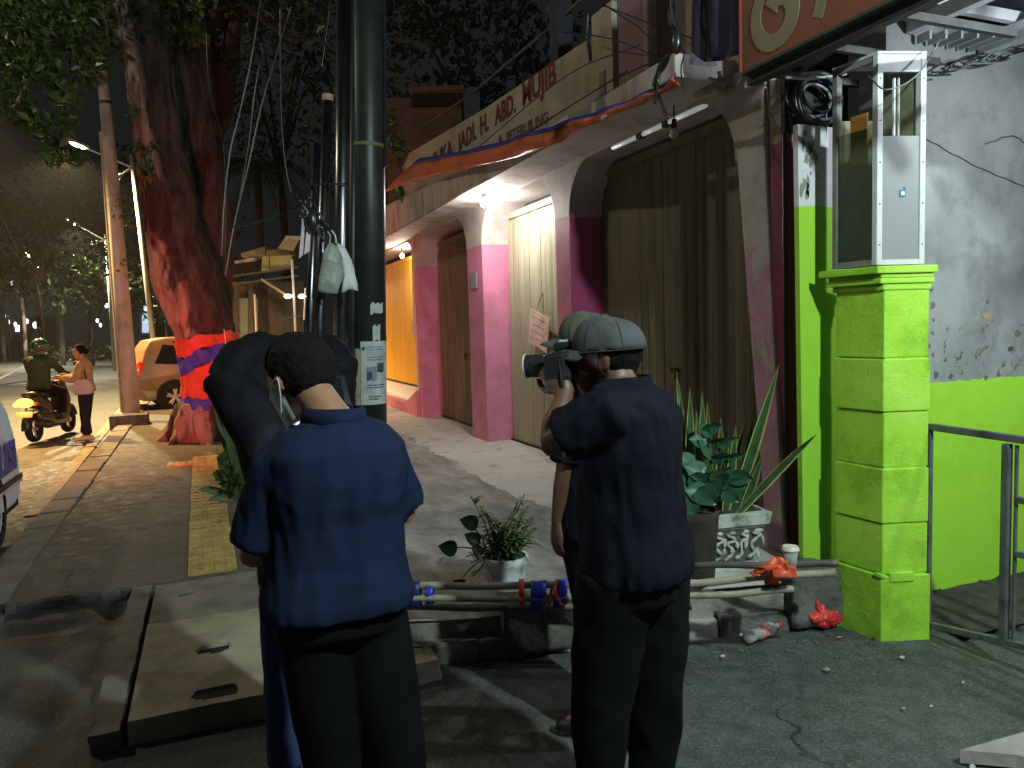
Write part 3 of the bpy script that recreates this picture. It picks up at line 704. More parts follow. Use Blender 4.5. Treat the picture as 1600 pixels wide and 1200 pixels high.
for k in range(5):
    for x_ in (cx0 + fw/2, cx1 - fw/2):
        CB((x_ - .003, cy0 - .002, 2.0 + k*.2), (x_ + .003, cy0, 2.006 + k*.2)).build('screw', M_blk, cb)

# grey plastered boundary wall, green below
m, t, b = nt('grey_plaster_over_green_paint'); o = posz(t)
n1 = pos_noise(t, 3, 8, .7); n2 = pos_noise(t, 1.0, 5, .6)
c = ramp(t, n2, [(.3, (.15, .16, .16)), (.5, (.24, .25, .25)), (.7, (.34, .35, .35))])
blk = pos_noise(t, 11, 8, .75)
lowmask = mathn(t, 'LESS_THAN', o[2], 1.62)
c = mixc(t, mathn(t, 'MULTIPLY', lowmask, ramp(t, blk, [(.57, (0, 0, 0)), (.62, (.85,)*3)])), c, (.03, .03, .03))
c = mixc(t, ramp(t, n1, [(.36, (.5,)*3), (.5, (0, 0, 0))]), c, (.11, .11, .105))
gz = mathn(t, 'ADD', o[2], mathn(t, 'MULTIPLY', mathn(t, 'SUBTRACT', pos_noise(t, 16, 4), .5), .03))
gr = mixc(t, ramp(t, n1, [(.3, (.35,)*3), (.55, (0, 0, 0))]), GREEN, (.17, .40, .012))
c = mixc(t, mathn(t, 'LESS_THAN', gz, 1.265), c, gr)
gb = mathn(t, 'ADD', o[2], mathn(t, 'MULTIPLY', mathn(t, 'SUBTRACT', pos_noise(t, 9, 5), .5), .10))
c = mixc(t, mathn(t, 'LESS_THAN', gb, .03), c, (.05, .048, .042))
t.links.new(c, b.inputs['Base Color']); b.inputs['Roughness'].default_value = .75; b.inputs['Specular IOR Level'].default_value = .3
bump(t, b, mathn(t, 'ADD', pos_noise(t, 45, 6, .7), mathn(t, 'MULTIPLY', n1, 2)), .5, .008)
gw = thing('boundary_wall', 'grey plastered wall with a lime green painted lower half behind the metal gate', 'wall', (4.6, 3.2, 0))
MB().box((3.46, 3.1, -.05), (7.5, 3.28, 3.3)).build('wall', m, gw)
crk = MB()
def crack(pts, w):
    P = bez([onY(a, b_, 3.096) for a, b_ in pts], 5); rr = random.Random(len(pts))
    P = [p + Vector((rr.uniform(-.004, .004), 0, rr.uniform(-.005, .005))) for p in P]
    crk.tube(P, w, 5)
crack([(1445, 215), (1480, 235), (1530, 262), (1600, 290)], .0025); crack([(1540, 225), (1580, 212), (1600, 222)], .004)
crk.build('crack', M_concdd, gw)
# peeled black spots low on the plaster
sp = MB(); rr = random.Random(9)
for px, py, s_ in ((1455, 452, 5), (1457, 478, 7), (1458, 500, 4), (1457, 520, 4), (1543, 472, 4), (1541, 543, 5), (1458, 554, 4), (1502, 552, 3), (1590, 520, 9), (1578, 545, 7), (1568, 570, 5), (1462, 585, 7), (1485, 588, 6), (1560, 585, 5), (1540, 590, 5)):
    c0 = onY(px, py, 3.1); s_ *= .0034
    sp.prism([(c0.x + s_*math.cos(a)*rr.uniform(.5, 1.2), 3.0985, c0.z + s_*math.sin(a)*rr.uniform(.5, 1.2)) for a in np.linspace(0, 6.28, 9)[:-1]], (0, -.0015, 0))
sp.build('peeled_patch', M_concdd, gw)
c0 = onY(1540, 493, 3.1); MB().prism([(c0.x + .028*math.cos(a), 3.0985, c0.z + .018*math.sin(a)) for a in np.linspace(0, 6.28, 9)[:-1]], (0, -.0012, 0)).build('yellow_patch', mat('ochre_patch', (.38, .27, .08), .8), gw)
# bare earth strip behind the gate
M_soil = mat('dark_soil', (.05, .048, .04), .95, .6, 9, bmp=.9, bscale=30, bdist=.02)
rows = [[(3.5 + .12*j, 2.62 + .53*i/8, .004 + .03*i/8 + .012*RNG.random()) for j in range(34)] for i in range(9)]
structure(MB().sheet(rows).build('soil', M_soil, smooth=True))

# metal gate, swung open toward the street
M_gate = mat('worn_grey_gate_steel', (.12, .13, .13), .5, .5, 9, metal=.3, bmp=.3)
gt = thing('metal_gate', 'grey steel tube gate standing open beside the lime green pillar', 'gate', (3.4, 2.4, 0))
def gy(px): return onX(px, 690, 3.385).y
y_a, y_b, y_c = gy(1451), gy(1574), 1.15
def tubebox(p, q, w, name):
    p, q = Vector(p), Vector(q); d = (q - p).normalized(); s_ = d.cross(Vector((1, 0, 0))).normalized(); x_ = Vector((1, 0, 0)); w /= 2
    mb = MB(); vs = [e + x_*a*w + s_*b2*w for e in (p, q) for a, b2 in ((-1, -1), (1, -1), (1, 1), (-1, 1))]
    mb.add(vs, [(0, 1, 2, 3), (7, 6, 5, 4), (0, 4, 5, 1), (1, 5, 6, 2), (2, 6, 7, 3), (3, 7, 4, 0)])
    return mb.build(name, M_gate, gt, bevel=.004)
GX = 3.385
tubebox((GX, y_a, 1.085), (GX, y_c, 1.06), .034, 'top_rail')
tubebox((GX, y_a, .05), (GX, y_c, .30), .03, 'bottom_rail')
tubebox((GX, y_a - .005, .02), (GX, y_a - .005, 1.07), .026, 'post')
tubebox((GX, y_b, .10), (GX, y_b, 1.05), .034, 'post')
tubebox((GX, y_b - .045, .12), (GX, y_b - .045, 1.05), .014, 'post')
for z0, z1 in ((.80, .80), (.55, .56)): tubebox((GX, y_b - .05, z0), (GX, y_c, z1 + .02), .03, 'cross_bar')
tubebox((GX, y_c, .2), (GX, y_c, 1.05), .034, 'post')
for z_ in (.35, .62, .9): MB().box((GX - .02, y_a - .004, z_), (GX + .02, y_a + .03, z_ + .06)).build('hinge', M_gate, gt, bevel=.003)

# sheet metal canopy over the forecourt
M_tin = mat('grey_sheet_roofing', (.42, .44, .47), .5, .2, 5, metal=.2, bmp=.1)
M_stl = mat('white_painted_steel', (.62, .64, .66), .5, .15, 7)
M_dst = mat('dark_steel', (.045, .048, .046), .55, .4, 8, metal=.3)
cp = thing('metal_canopy', 'corrugated metal canopy over the gate with white steel purlins', 'canopy', (4.5, 2, 3.2))
rows = []
for i in range(2):
    y = (3.25, -.6)[i]; rows.append([(2.95 + .025*j, y, 3.34 + .03*(y - 1)*0 + .012*math.sin(j*math.pi/4) + .03*(j*.025)) for j in range(180)])
MB().sheet(rows, .002).build('roof_sheet', M_tin, cp, smooth=True)
for y in (2.95, 2.45, 1.9, 1.3, .6): MB().box((2.85, y - .02, 3.25), (7, y + .02, 3.31)).build('purlin', M_stl, cp, bevel=.004)
for x in (3.62, 4.25, 5.1): MB().box((x - .03, -.5, 3.17), (x + .03, 3.09, 3.245)).build('beam', M_stl, cp, bevel=.005)
for k in range(7): MB().box((3.66 + .08*k, 3.0 - .03*k, 3.12), (3.675 + .08*k, 3.08, 3.165)).build('bracket', M_tin, cp)
MB().box((2.80, 1.6, 2.925), (2.86, 3.42, 2.985)).build('front_beam', M_dst, cp, bevel=.004)
for y in (3.3, 2.9, 2.5, 2.0): MB().box((2.865, y - .015, 2.94), (3.6, y + .015, 2.975)).build('strut', M_dst, cp)
ft = thing('glowing_tube', 'lit tube lamp under the metal canopy above the gate', 'lamp', (4.05, 1.9, 3.1))
MB().box((3.9, 1.1, 3.03), (4.0, 2.1, 3.08)).build('batten', M_wht, ft, bevel=.005)
for y in (1.12, 2.08): MB().box((3.93, y - .012, 2.98), (3.97, y + .012, 3.03)).build('holder', M_wht, ft)
MB().tube([(3.95, 1.14, 2.995), (3.95, 2.06, 2.995)], .014, 10).build('tube', emit('lit_tube', (.86, .95, 1), 8), ft)
# forecourt lamp on an arm behind the viewer's right shoulder
fl_ = thing('flood_lamp', 'street flood lamp on a bent pole behind the viewer', 'lamp', (2.0, -3.2, 0))
MB().tube([(2.0, -3.2, -.05), (2.0, -3.2, 4.0), (2.0, -2.6, 4.3), (2.0, -1.0, 4.35)], .06, 10).build('pole', M_dst, fl_)
MB().box((1.85, -1.15, 4.26), (2.15, -.65, 4.36)).build('housing', M_dst, fl_, bevel=.01)
MB().box((1.88, -1.1, 4.25), (2.12, -.7, 4.258)).build('lens', emit('flood_lens', (.86, 1, .93), 30), fl_)

# orange sign with cream swirl
M_sor = mat('orange_sign_sheet', (.19, .052, .03), .55, .35, 3, dark=(.10, .03, .02))
M_scr = mat('cream_sign_print', (.22, .19, .105), .55, .25, 5)
sb = thing('signboard', 'orange signboard with a cream swirl above the gate', 'signboard', (2.75, 2, 3.4))
MB().box((2.752, 2.2, 2.985), (2.79, 3.40, 4.15)).build('panel', M_sor, sb)
MB().box((2.745, 2.2, 2.97), (2.80, 3.41, 2.984)).build('frame', M_dst, sb)
MB().box((2.745, 3.402, 2.984), (2.80, 3.415, 4.15)).build('frame', mat('red_edge', (.32, .05, .04), .5), sb)
def swirl(name, c0, turns, r0, r1, w0, w1, ph, dirn):
    mb = MB(); n = 70; rows = [[], []]
    for k in range(n + 1):
        s_ = k/n; a = ph + dirn*turns*2*math.pi*s_; r = r0 + (r1 - r0)*s_; w_ = (w0 + (w1 - w0)*s_)/2
        for q_, rr_ in ((0, r - w_), (1, r + w_)): rows[q_].append((2.7505, c0.y - rr_*math.cos(a), c0.z + rr_*math.sin(a)))
    mb.sheet(rows, .003).build(name, M_scr, sb)
c0 = onX(1215, 20, 2.75)
swirl('swirl', c0, 1.15, .06, .19, .11, .07, R(140), -1)
swirl('swirl', c0, .32, .29, .315, .07, .06, R(-25), 1)

# dark blue canvas hanging at the shop end of the sign
M_canv = mat('dark_blue_canvas', (.035, .03, .075), .8, .3, 4, bmp=.3, bscale=20)
q0, q1, q2, q3 = onX(1082, -20, 2.8), onX(1157, -25, 2.76), onX(1162, 82, 2.76), onX(1082, 97, 2.8)
rows = []
for i in range(10):
    v = i/9; rows.append([q0.lerp(q3, v).lerp(q1.lerp(q2, v), u/11) + Vector((-.012*math.sin(u*1.5 + v), 0, -.02*math.sin(u/11*math.pi)*v)) for u in range(12)])
cv = thing('canvas_banner', 'dark blue canvas hanging beside the orange sign', 'banner', tuple(q0))
MB().sheet(rows, .004).build('cloth', M_canv, cv, smooth=True)
rows = [[onX(a, b_, 2.72) for a, b_ in ((1079, 82), (1100, 97), (1120, 96))], [onX(a, b_, 2.72) for a, b_ in ((1076, 100), (1098, 104), (1122, 103))]]
MB().sheet(rows, .003).build('pale_rag', mat('pale_blue_rag', (.3, .36, .42), .7), cv)
# mouldy lump of plaster over the column head
lp = MB()
for px, py, a_, b_ in ((1128, 128, .15, .035), (1100, 142, .14, .03), (1146, 124, .09, .04), (1120, 116, .07, .02), (1136, 142, .12, .03)): lp.ell(onX(px, py, 3.08), (.035, 0, 0), (0, a_, 0), (0, 0, b_))
pc = blob(lp, 'plaster_lump', mat('mouldy_plaster', (.24, .205, .16), .9, .4, 9, bmp=.6), shop, .012, 6)
displace(pc, lambda v, n: v + n*fbm(v, 77, 4, 3)[:, None]*.015)
MB().ell(onX(1168, 132, 2.86), (.012, 0, 0), (0, .022, 0), (0, 0, .022), 10, 7).build('white_dab', M_wht, shop, smooth=True)

# coil of black cable hung under the canopy
M_cab = mat('black_cable_sheath', (.02, .021, .023), .3, .2, 20, bmp=0, spec=.6)
M_cabg = mat('grey_cable_sheath', (.16, .18, .19), .3, .2, 20, bmp=0, spec=.6)
cc = thing('cable_coil', 'thick coil of black cable hung under the canopy over the green wall strip', 'cable coil', tuple(onY(1275, 150, 3.3)))
cen = onY(1274, 152, 3.3); rr = random.Random(2)
for k in range(13):
    a_, b_ = .125 + rr.uniform(-.025, .03), .105 + rr.uniform(-.02, .03); ox, oz, oy = rr.uniform(-.02, .02), rr.uniform(-.025, .02), -.05 + .01*k
    pts = [cen + Vector((ox + a_*math.cos(q_)*(1 + .05*math.sin(3*q_ + k)), oy + .012*math.sin(2*q_ + k), oz + b_*math.sin(q_))) for q_ in np.linspace(0, 2*math.pi*.985, 40)]
    MB().tube(pts, .009 if k % 3 else .012, 6).build('loop', M_cabg if k in (1, 5) else M_cab, cc, smooth=True)
mbk = MB(); 
for k in range(6): mbk.tube(bez([cen + Vector((-.13 + .05*k, .05, -.1)), cen + Vector((-.1 + .05*k, .06, -.17)), cen + Vector((-.02 + .03*k, .05, -.15))], 6), .012, 6)
mbk.box(cen + Vector((-.15, .07, -.18)), cen + Vector((.16, .1, .12)))
mbk.build('cable_bundle', M_cab, cc, smooth=False)
MB().tube(bez([onY(1228, 121, 3.15), onY(1270, 123, 3.15), onY(1322, 116, 3.15)], 8), .007, 6).build('bright_tie', M_alu, cc)
MB().tube(bez([cen + Vector((.02, -.06, -.1)), cen + Vector((.03, -.05, -.2)), cen + Vector((.03, -.05, -.24))], 5), .004, 5).build('loose_end', M_cabg, cc)
# loose service wires round the cabinet and the canopy
def wire(pts, r, m, label, group='loose wires around the shop fronts', n=10):
    w = MB().tube(bez(pts, n), r, 6).build('wire', m, smooth=True)
    return tag(w, label, 'wire', group)
wire([onY(1356, 118, 2.74), onY(1385, 140, 2.70), onY(1432, 118, 2.70), onY(1470, 60, 2.7), onY(1480, 35, 2.72)], .0035, M_cabg, 'pale wire looping across the top of the white cabinet')
wire([onY(1437, 116, 2.95), onY(1460, 118, 2.95), onY(1485, 117, 3.0)], .005, M_cab, 'short dark wire stub beside the white cabinet')
rr = random.Random(4)
lo = thing('cable_bundle', 'tangled dark cables under the canopy along the grey wall', 'cables', tuple(onY(1530, 95, 3.0)), 'loose wires around the shop fronts')
for k in range(7):
    pts = [onY(1475 + 22*i + rr.uniform(-6, 6), 106 - 5*i + rr.uniform(-9, 9), 3.0 + rr.uniform(-.03, .05)) for i in range(8)]
    MB().tube(bez(pts, 5), rr.uniform(.003, .006), 5).build('cable', M_cab if k % 3 else M_cabg, lo, smooth=True)
hb = thing('cable_bundle', 'bundle of black cables dropping in a loop over the large brown door', 'cables', tuple(onX(1055, 60, 2.6)), 'loose wires around the shop fronts')
base = [(1046, -30), (1050, 30), (1056, 66), (1036, 100), (1026, 130), (1028, 160), (1038, 184)]
for k in range(6):
    MB().tube(bez([onX(a + rr.uniform(-7, 7), b_ + rr.uniform(-4, 4), 2.62 + rr.uniform(-.03, .03)) for a, b_ in base[:7 - (k % 3)]], 6), rr.uniform(.005, .009), 6).build('cable', M_cab, hb, smooth=True)
for k in range(2):
    MB().tube(bez([onX(a, b_, 2.6) for a, b_ in ((1056, 62), (1068, 84), (1064, 108), (1068, 144))], 6), .005, 5).build('cable', M_cab, hb, smooth=True)
MB().ell(onX(1057, 66, 2.6), (.03, 0, 0), (0, .035, 0), (0, 0, .07)).build('splice', M_cab, hb, smooth=True)
for i, (pts, lb) in enumerate([
    ([(942, 6), (1000, 45), (1040, 88)], 'thin wire slanting down the mauve wall, upper one'), ([(942, 8), (1010, 35), (1082, 60)], 'thin wire slanting down the mauve wall, lower one'),
    ([(880, 50), (960, 62), (1040, 96)], 'thin wire running past the cream pilaster'), ([(980, 110), (900, 160), (800, 222)], 'thin wire drooping under the red lettering'),
    ([(1000, 70), (880, 122), (745, 232)], 'thin wire crossing between the two rows of lettering'), ([(1060, 80), (950, 130), (830, 205)], 'thin wire drooping in front of the cream sign wall')]):
    wire([onX(a, b_, 2.95) for a, b_ in pts], .005, M_cab, lb)
wire([onX(919, 18, 3.28), onX(918, 60, 3.28), onX(922, 95, 3.28)], .012, M_cab, 'short black cable hanging at the edge of the cream sign wall')
# rail and posts on the roof edge behind the sign wall
rf = thing('roof_railing', 'thin rail on posts along the roof behind the cream sign wall', 'railing', (3.7, 8, 4.6))
rp = [onX(a, b_, 3.9) for a, b_ in ((640, 212), (735, 148), (868, 36), (920, -12))]
MB().tube(rp, .02, 6).build('rail', M_concdd, rf)
for i, (a, b_) in enumerate(((737, 150), (876, 35))):
    p = onX(a, b_, 3.9); MB().box((p.x - .09, p.y - .11, 4.1), (p.x + .09, p.y + .11, p.z + (.25 if i else .1))).build('post', mat('dim_purple_post', (.05, .045, .06), .8), rf)
# ================================================================== poles by the terrace
def leafmat(name, col, trans=.35, var=.4):
    m = bpy.data.materials.new(name); m.use_nodes = True; t = m.node_tree; t.nodes.remove(t.nodes['Principled BSDF'])
    out = t.nodes['Material Output']
    c = ramp(t, pos_noise(t, 5, 3), [(.35, tuple(v*(1-var) for v in col)), (.65, tuple(v*(1+var) for v in col))])
    d = t.nodes.new('ShaderNodeBsdfDiffuse'); tr_ = t.nodes.new('ShaderNodeBsdfTranslucent'); g = t.nodes.new('ShaderNodeBsdfGlossy'); g.inputs['Roughness'].default_value = .35
    g.inputs['Color'].default_value = (.8, .8, .8, 1)
    t.links.new(c, d.inputs[0]); t.links.new(c, tr_.inputs[0])
    a = t.nodes.new('ShaderNodeMixShader'); a.inputs[0].default_value = trans; t.links.new(d.outputs[0], a.inputs[1]); t.links.new(tr_.outputs[0], a.inputs[2])
    b2 = t.nodes.new('ShaderNodeMixShader'); b2.inputs[0].default_value = .035; t.links.new(a.outputs[0], b2.inputs[1]); t.links.new(g.outputs[0], b2.inputs[2])
    t.links.new(b2.outputs[0], out.inputs['Surface']); return m
M_leaf = leafmat('street_tree_leaf', (.075, .12, .03))
M_leafd = leafmat('dark_leaf', (.03, .045, .018), .2)
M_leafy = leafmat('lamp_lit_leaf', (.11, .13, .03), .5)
def leaf_cloud(clusters, size, seed, asp=.5):
    """clusters: (centre, radius vector, count) -> a mesh of folded leaf blades"""
    r = np.random.default_rng(seed); C = []
    for c, rad, n in clusters:
        d = r.normal(size=(n, 3)); d /= np.linalg.norm(d, axis=1)[:, None]
        C.append(np.array(c) + d * (r.random(n)**.45)[:, None] * np.array(rad))
    C = np.concatenate(C); n = len(C)
    a = r.normal(size=(n, 3)); a[:, 2] -= .5; a /= np.linalg.norm(a, axis=1)[:, None]
    b_ = np.cross(a, r.normal(size=(n, 3))); b_ /= np.linalg.norm(b_, axis=1)[:, None]; nn = np.cross(a, b_)
    s_ = size * r.uniform(.55, 1.3, n)[:, None]
    v = np.stack([C - a*s_*.5, C + b_*s_*asp*.5 + nn*s_*.10, C + a*s_*.5, C - b_*s_*asp*.5 + nn*s_*.10, C + a*s_*.02], 1).reshape(-1, 3)
    i = np.arange(n)*5
    f = np.concatenate([np.stack([i, i+1, i+4], 1), np.stack([i+1, i+2, i+4], 1), np.stack([i+2, i+3, i+4], 1), np.stack([i+3, i, i+4], 1)])
    return v.tolist(), f.tolist()
def leaf_obj(name, clusters, size, seed, m, parent, asp=.5):
    v, f = leaf_cloud(clusters, size, seed, asp); me = bpy.data.meshes.new(name); me.from_pydata(v, [], f); me.materials.append(m)
    return link(name, me, parent)

M_pole = mat('dark_painted_steel_pole', (.030, .035, .034), .42, .4, 5, metal=.3, bmp=.15)
M_pipe = mat('black_glossy_conduit', (.20, .21, .23), .28, .3, 5, metal=1.0, bmp=.05)
M_paper = mat('weathered_paper', (.55, .58, .60), .8, .25, 14, bmp=.1)
pp = thing('utility_pole', 'thick dark steel pole carrying posters at the terrace corner', 'pole', tuple(at(578, 845, 6)))
ax0, ax1 = at(579, 850, 6.0), at(572, -190, 6.0)
def axp(z): u = (z - ax0.z)/(ax1.z - ax0.z); return ax0.lerp(ax1, u)
MB().tube([axp(0), axp(3), axp(6.5)], [.135, .128, .12], 28).build('pole', M_pole, pp, smooth=True)
MB().tube([axp(.0), axp(.22)], [.17, .15], 20).build('foot_collar', M_concdd, pp, smooth=True)
MB().tube([axp(3.05), axp(3.062), axp(3.075)], [.131, .133, .131], 24).build('strap', mat('olive_strap', (.16, .15, .06), .6), pp)
MB().tube(bez([axp(2.9) + RV*.135 - FV*.03, axp(3.6) + RV*.14 - FV*.03, axp(4.6) + RV*.13], 6), .012, 6).build('earth_wire', M_cab, pp)
def wrapped(name, z0, z1, a0, a1, r_, m, parent, jag=0.0, seed=1):
    """sheet bent round the pole; angles in degrees from the side that faces the street end, positive to the right"""
    rr = random.Random(seed); rows = []
    for i in range(7):
        u = i/6; row = []
        for j in range(9):
            w = j/8; a = R(a0 + (a1 - a0)*w + (rr.uniform(-jag, jag)*60 if j in (0, 8) else 0))
            z = z0 + (z1 - z0)*u + (rr.uniform(-jag, jag) if i in (0, 6) else 0)
            c = axp(z); row.append(c + (RV*math.sin(a) - FV*math.cos(a))*r_)
        rows.append(row)
    return MB().sheet(rows, -.0015).build(name, m, parent, smooth=False)
ps = thing('poster', 'pale poster with a round green emblem wrapped on the dark pole', 'poster', tuple(axp(1.3)))
zA, zB = at(588, 632, 5.87).z, at(588, 533, 5.87).z
wrapped('sheet', zA, zB, -18, 82, .1375, M_paper, ps)
M_pr = [mat('green_print', (.03, .16, .12), .7, .3, 20, bmp=0), mat('blue_grey_print', (.22, .28, .36), .7, .4, 20, bmp=0), mat('dark_print', (.06, .08, .10), .7, .5, 22, bmp=0)]
H_ = zB - zA
rw = []
for r_ in (0, .5, 1.0):
    rw.append([])
    for j in range(17):
        t_ = 2*math.pi*j/16; a = R(-8 + 5.5*r_*math.cos(t_)); z = zB - .055 + .0125*r_*math.sin(t_)*1.15; c = axp(z); rw[-1].append(c + (RV*math.sin(a) - FV*math.cos(a))*.1398)
MB().sheet(rw).build('emblem', M_pr[0], ps)
wrapped('photo_print', zA + .38*H_, zA + .60*H_, 2, 34, .139, M_pr[1], ps, .006, 3); wrapped('photo_print', zA + .40*H_, zA + .52*H_, 3, 20, .1396, M_pr[2], ps, .008, 4); wrapped('photo_print', zA + .5*H_, zA + .66*H_, 36, 62, .1394, M_pr[2], ps, .008, 5)
for i, (z_, a0_, a1_) in enumerate(((.90, 6, 60), (.86, 6, 54), (.74, 4, 62), (.70, 4, 58), (.30, 6, 66), (.26, 2, 60), (.12, 8, 50), (.08, 8, 40))):
    wrapped('text_line', zA + z_*H_, zA + z_*H_ + .008, a0_, a1_, .139, M_pr[1] if i < 4 else M_pr[2], ps, .002, 10 + i)
for i, (x_, y0_, y1_, a0_, a1_, lb) in enumerate(((0, 655, 545, -42, -20, 'narrow beige paper strip pasted left of the poster on the dark pole'), (0, 490, 474, 15, 60, 'torn white scrap of paper high on the dark pole'), (0, 532, 508, 22, 48, 'torn white scrap just above the poster'))):
    o = wrapped('paper_scrap', at(585, y0_, 5.87).z, at(585, y1_, 5.87).z, a0_, a1_, .1372, M_paper if i else mat('beige_paper', (.45, .40, .30), .8, .3, 12), None, .012, 40 + i); tag(o, lb, 'paper', 'papers pasted on the dark pole')

def conduit(pts, r_, m, label):
    t_ = thing('conduit_pipe', label, 'pipe', tuple(pts[0]), 'cable conduits beside the dark pole')
    MB().tube(pts, r_, 14).build('pipe', m, t_, smooth=True)
    return t_
c1 = conduit([at(500, 830, 5.7), at(499, 500, 5.65), at(512, 152, 5.6)], .036, M_pipe, 'black conduit pipe with a pinkish open top, tallest beside the dark pole')
MB().tube([at(512, 158, 5.6), at(512, 148, 5.6)], .040, 14).build('end_cap', mat('pinkish_cap', (.36, .22, .19), .6), c1)
c2 = conduit([at(483, 830, 5.6), at(484, 500, 5.55), at(495, 224, 5.5)], .030, M_pipe, 'black conduit pipe with a bright steel edge, shorter one at the outside')
conduit([at(531, 830, 5.85), at(533, 400, 5.8), at(538, -60, 5.8)], .055, M_pipe, 'wide black conduit rising out of view between the pipes and the pole')
conduit([at(548, 830, 5.95), at(551, 400, 5.95), at(556, -60, 5.95)], .035, M_pole, 'slim dark conduit running right against the pole')
for y_ in (290, 520):
    b_ = thing('pipe_clamp', 'steel band tying the conduits together %s' % ('at head height' if y_ > 400 else 'above the hanging bags'), 'clamp', tuple(at(500, y_, 5.6)))
    MB().tube([at(478, y_, 5.5), at(500, y_ - 2, 5.48), at(540, y_ - 3, 5.72)], .012, 6, flat=.4).build('band', M_dst, b_)
# knots of wire at the pipes, hanging bags and papers
kn = thing('cable_bundle', 'knot of wires and rags tied round the conduits above the hanging bags', 'cables', tuple(at(500, 350, 5.5)))
rr = random.Random(12)
for k in range(9):
    MB().tube(bez([at(480 + rr.uniform(-14, 10), 318 + rr.uniform(-12, 20), 5.5 + rr.uniform(-.05, .05)), at(494 + rr.uniform(-10, 14), 345 + rr.uniform(-12, 12), 5.45), at(512 + rr.uniform(-10, 12), 366 + rr.uniform(-14, 14), 5.5 + rr.uniform(-.04, .04))], 6), rr.uniform(.005, .011), 6).build('cable', M_cab if k % 3 else M_cabg, kn, smooth=True)
MB().ell(at(488, 345, 5.47), (.05, 0, 0), (0, .05, 0), (0, 0, .09), 10, 7).build('rag', M_cab, kn, smooth=True)
M_bagw = mat('white_plastic_bag', (.62, .64, .64), .35, .2, 7, bmp=.5, bscale=24, bdist=.02)
M_bagg = mat('grey_green_plastic_bag', (.30, .33, .29), .35, .3, 7, bmp=.5, bscale=24, bdist=.02)
def bag(pix, D, th, m, label, name='plastic_bag', hang=None, cat='bag'):
    c = at(sum(p[0] for p in pix)/len(pix), sum(p[1] for p in pix)/len(pix), D)
    t_ = thing(name, label, cat, tuple(c)); mb = MB(); P = [at(a, b_, D) for a, b_ in pix]
    n = len(P); rings = []
    for k in range(9):
        w = math.sin(math.pi*(k + .25)/8.5); off = (k/8 - .5)*th
        rings.append([c + (p - c)*(.35 + .65*max(0.05, w)**.5) + FV*off for p in P])
    mb.rings(rings); o = mb.build('body', m, t_, smooth=True)
    me = o.data; bm = bmesh.new(); bm.from_mesh(me); bmesh.ops.triangulate(bm, faces=[f for f in bm.faces if len(f.verts) > 4]); bmesh.ops.subdivide_edges(bm, edges=bm.edges[:], cuts=1, use_grid_fill=True); bm.to_mesh(me); bm.free()
    displace(o, lambda v, nn: v + nn*(np.abs(fbm(v, 5, 3, 6))[:, None]*.014 - .006)); me.polygons.foreach_set('use_smooth', [True]*len(me.polygons))
    if hang:
        for hx, hy in hang: MB().tube(bez([at(hx, hy, D), (at(hx, hy, D) + P[0])/2 + RV*.01, P[0] - UZ*.01], 5), .006, 5).build('handle', m, t_)
    return t_
bag([(515, 376), (527, 384), (536, 402), (538, 425), (532, 447), (528, 460), (510, 458), (496, 455), (497, 438), (501, 415), (505, 395)], 5.42, .09, M_bagg, 'grey green plastic bag hanging from the conduits', hang=[(512, 362)])
bag([(525, 378), (540, 388), (550, 405), (556, 430), (560, 455), (546, 452), (534, 458), (537, 430), (533, 405)], 5.47, .07, M_bagw, 'white plastic bag hanging nearest the dark pole', hang=[(518, 360)])
for i, (x0, x1, y0, y1) in enumerate(((468, 474, 328, 398), (476, 484, 332, 392))):
    q = [at(x0 + 4, y0, 5.5), at(x1 + 3, y0 + 4, 5.5), at(x1, y1, 5.48), at(x0, y1 + 6, 5.46)]
    o = MB().sheet([[q[0].lerp(q[3], v) + FV*.01*math.sin(v*5), q[1].lerp(q[2], v)] for v in np.linspace(0, 1, 7)], .003).build('paper_strip', mat('pinkish_paper', (.62, .5, .52), .7, .2), None)
    tag(o, 'pale paper strip hanging beside the conduits, %s one' % ('outer' if i == 0 else 'inner'), 'paper', 'paper strips hanging at the conduits')

# ================================================================== the street tree
M_bark, t, b = nt('street_tree_bark')
rg = pos_noise(t, 9, 6, .7, (1, 1, .22)); r2 = pos_noise(t, 2.2, 5, .7, (1, 1, .4))
c = ramp(t, rg, [(.36, (.018, .014, .012)), (.5, (.05, .038, .032)), (.66, (.085, .066, .055))])
scar = pos_noise(t, 1.7, 4, .6, (1.3, 1, .42)); op = posz(t)      # bare wood where the bark has come away along the roadward stem
lean = mathn(t, 'ADD', op[0], mathn(t, 'MULTIPLY', op[2], .135))
sm = mathn(t, 'MULTIPLY', ramp(t, scar, [(.46, (0, 0, 0)), (.52, (1, 1, 1))]), ramp(t, lean, [(0.0, (1, 1, 1)), (0.12, (0, 0, 0))]))
c = mixc(t, sm, c, ramp(t, rg, [(.35, (.20, .13, .11)), (.6, (.34, .25, .21))]))
t.links.new(c, b.inputs['Base Color']); b.inputs['Roughness'].default_value = .9; b.inputs['Specular IOR Level'].default_value = .2
bump(t, b, mathn(t, 'ADD', rg, mathn(t, 'MULTIPLY', r2, .6)), 1.0, .06)
TD = 12.8; PXM = .0104
def stem(pts): return [at(a, b_, D) for a, b_, r_, D in pts], [r_*PXM for a, b_, r_, D in pts]
stA = stem([(323, 705, 50, TD), (325, 672, 41, TD), (328, 620, 37, TD), (329, 560, 40, TD), (320, 510, 45, TD), (292, 430, 46, TD), (268, 340, 38, TD), (248, 230, 33, TD), (230, 110, 31, TD), (216, 0, 29, TD), (205, -120, 26, TD)])
stB = stem([(330, 560, 30, TD + .2), (332, 480, 33, TD + .25), (332, 380, 28, TD + .3), (322, 260, 30, TD + .4), (308, 120, 32, TD + .5), (296, 0, 32, TD + .6), (282, -120, 28, TD + .7)])
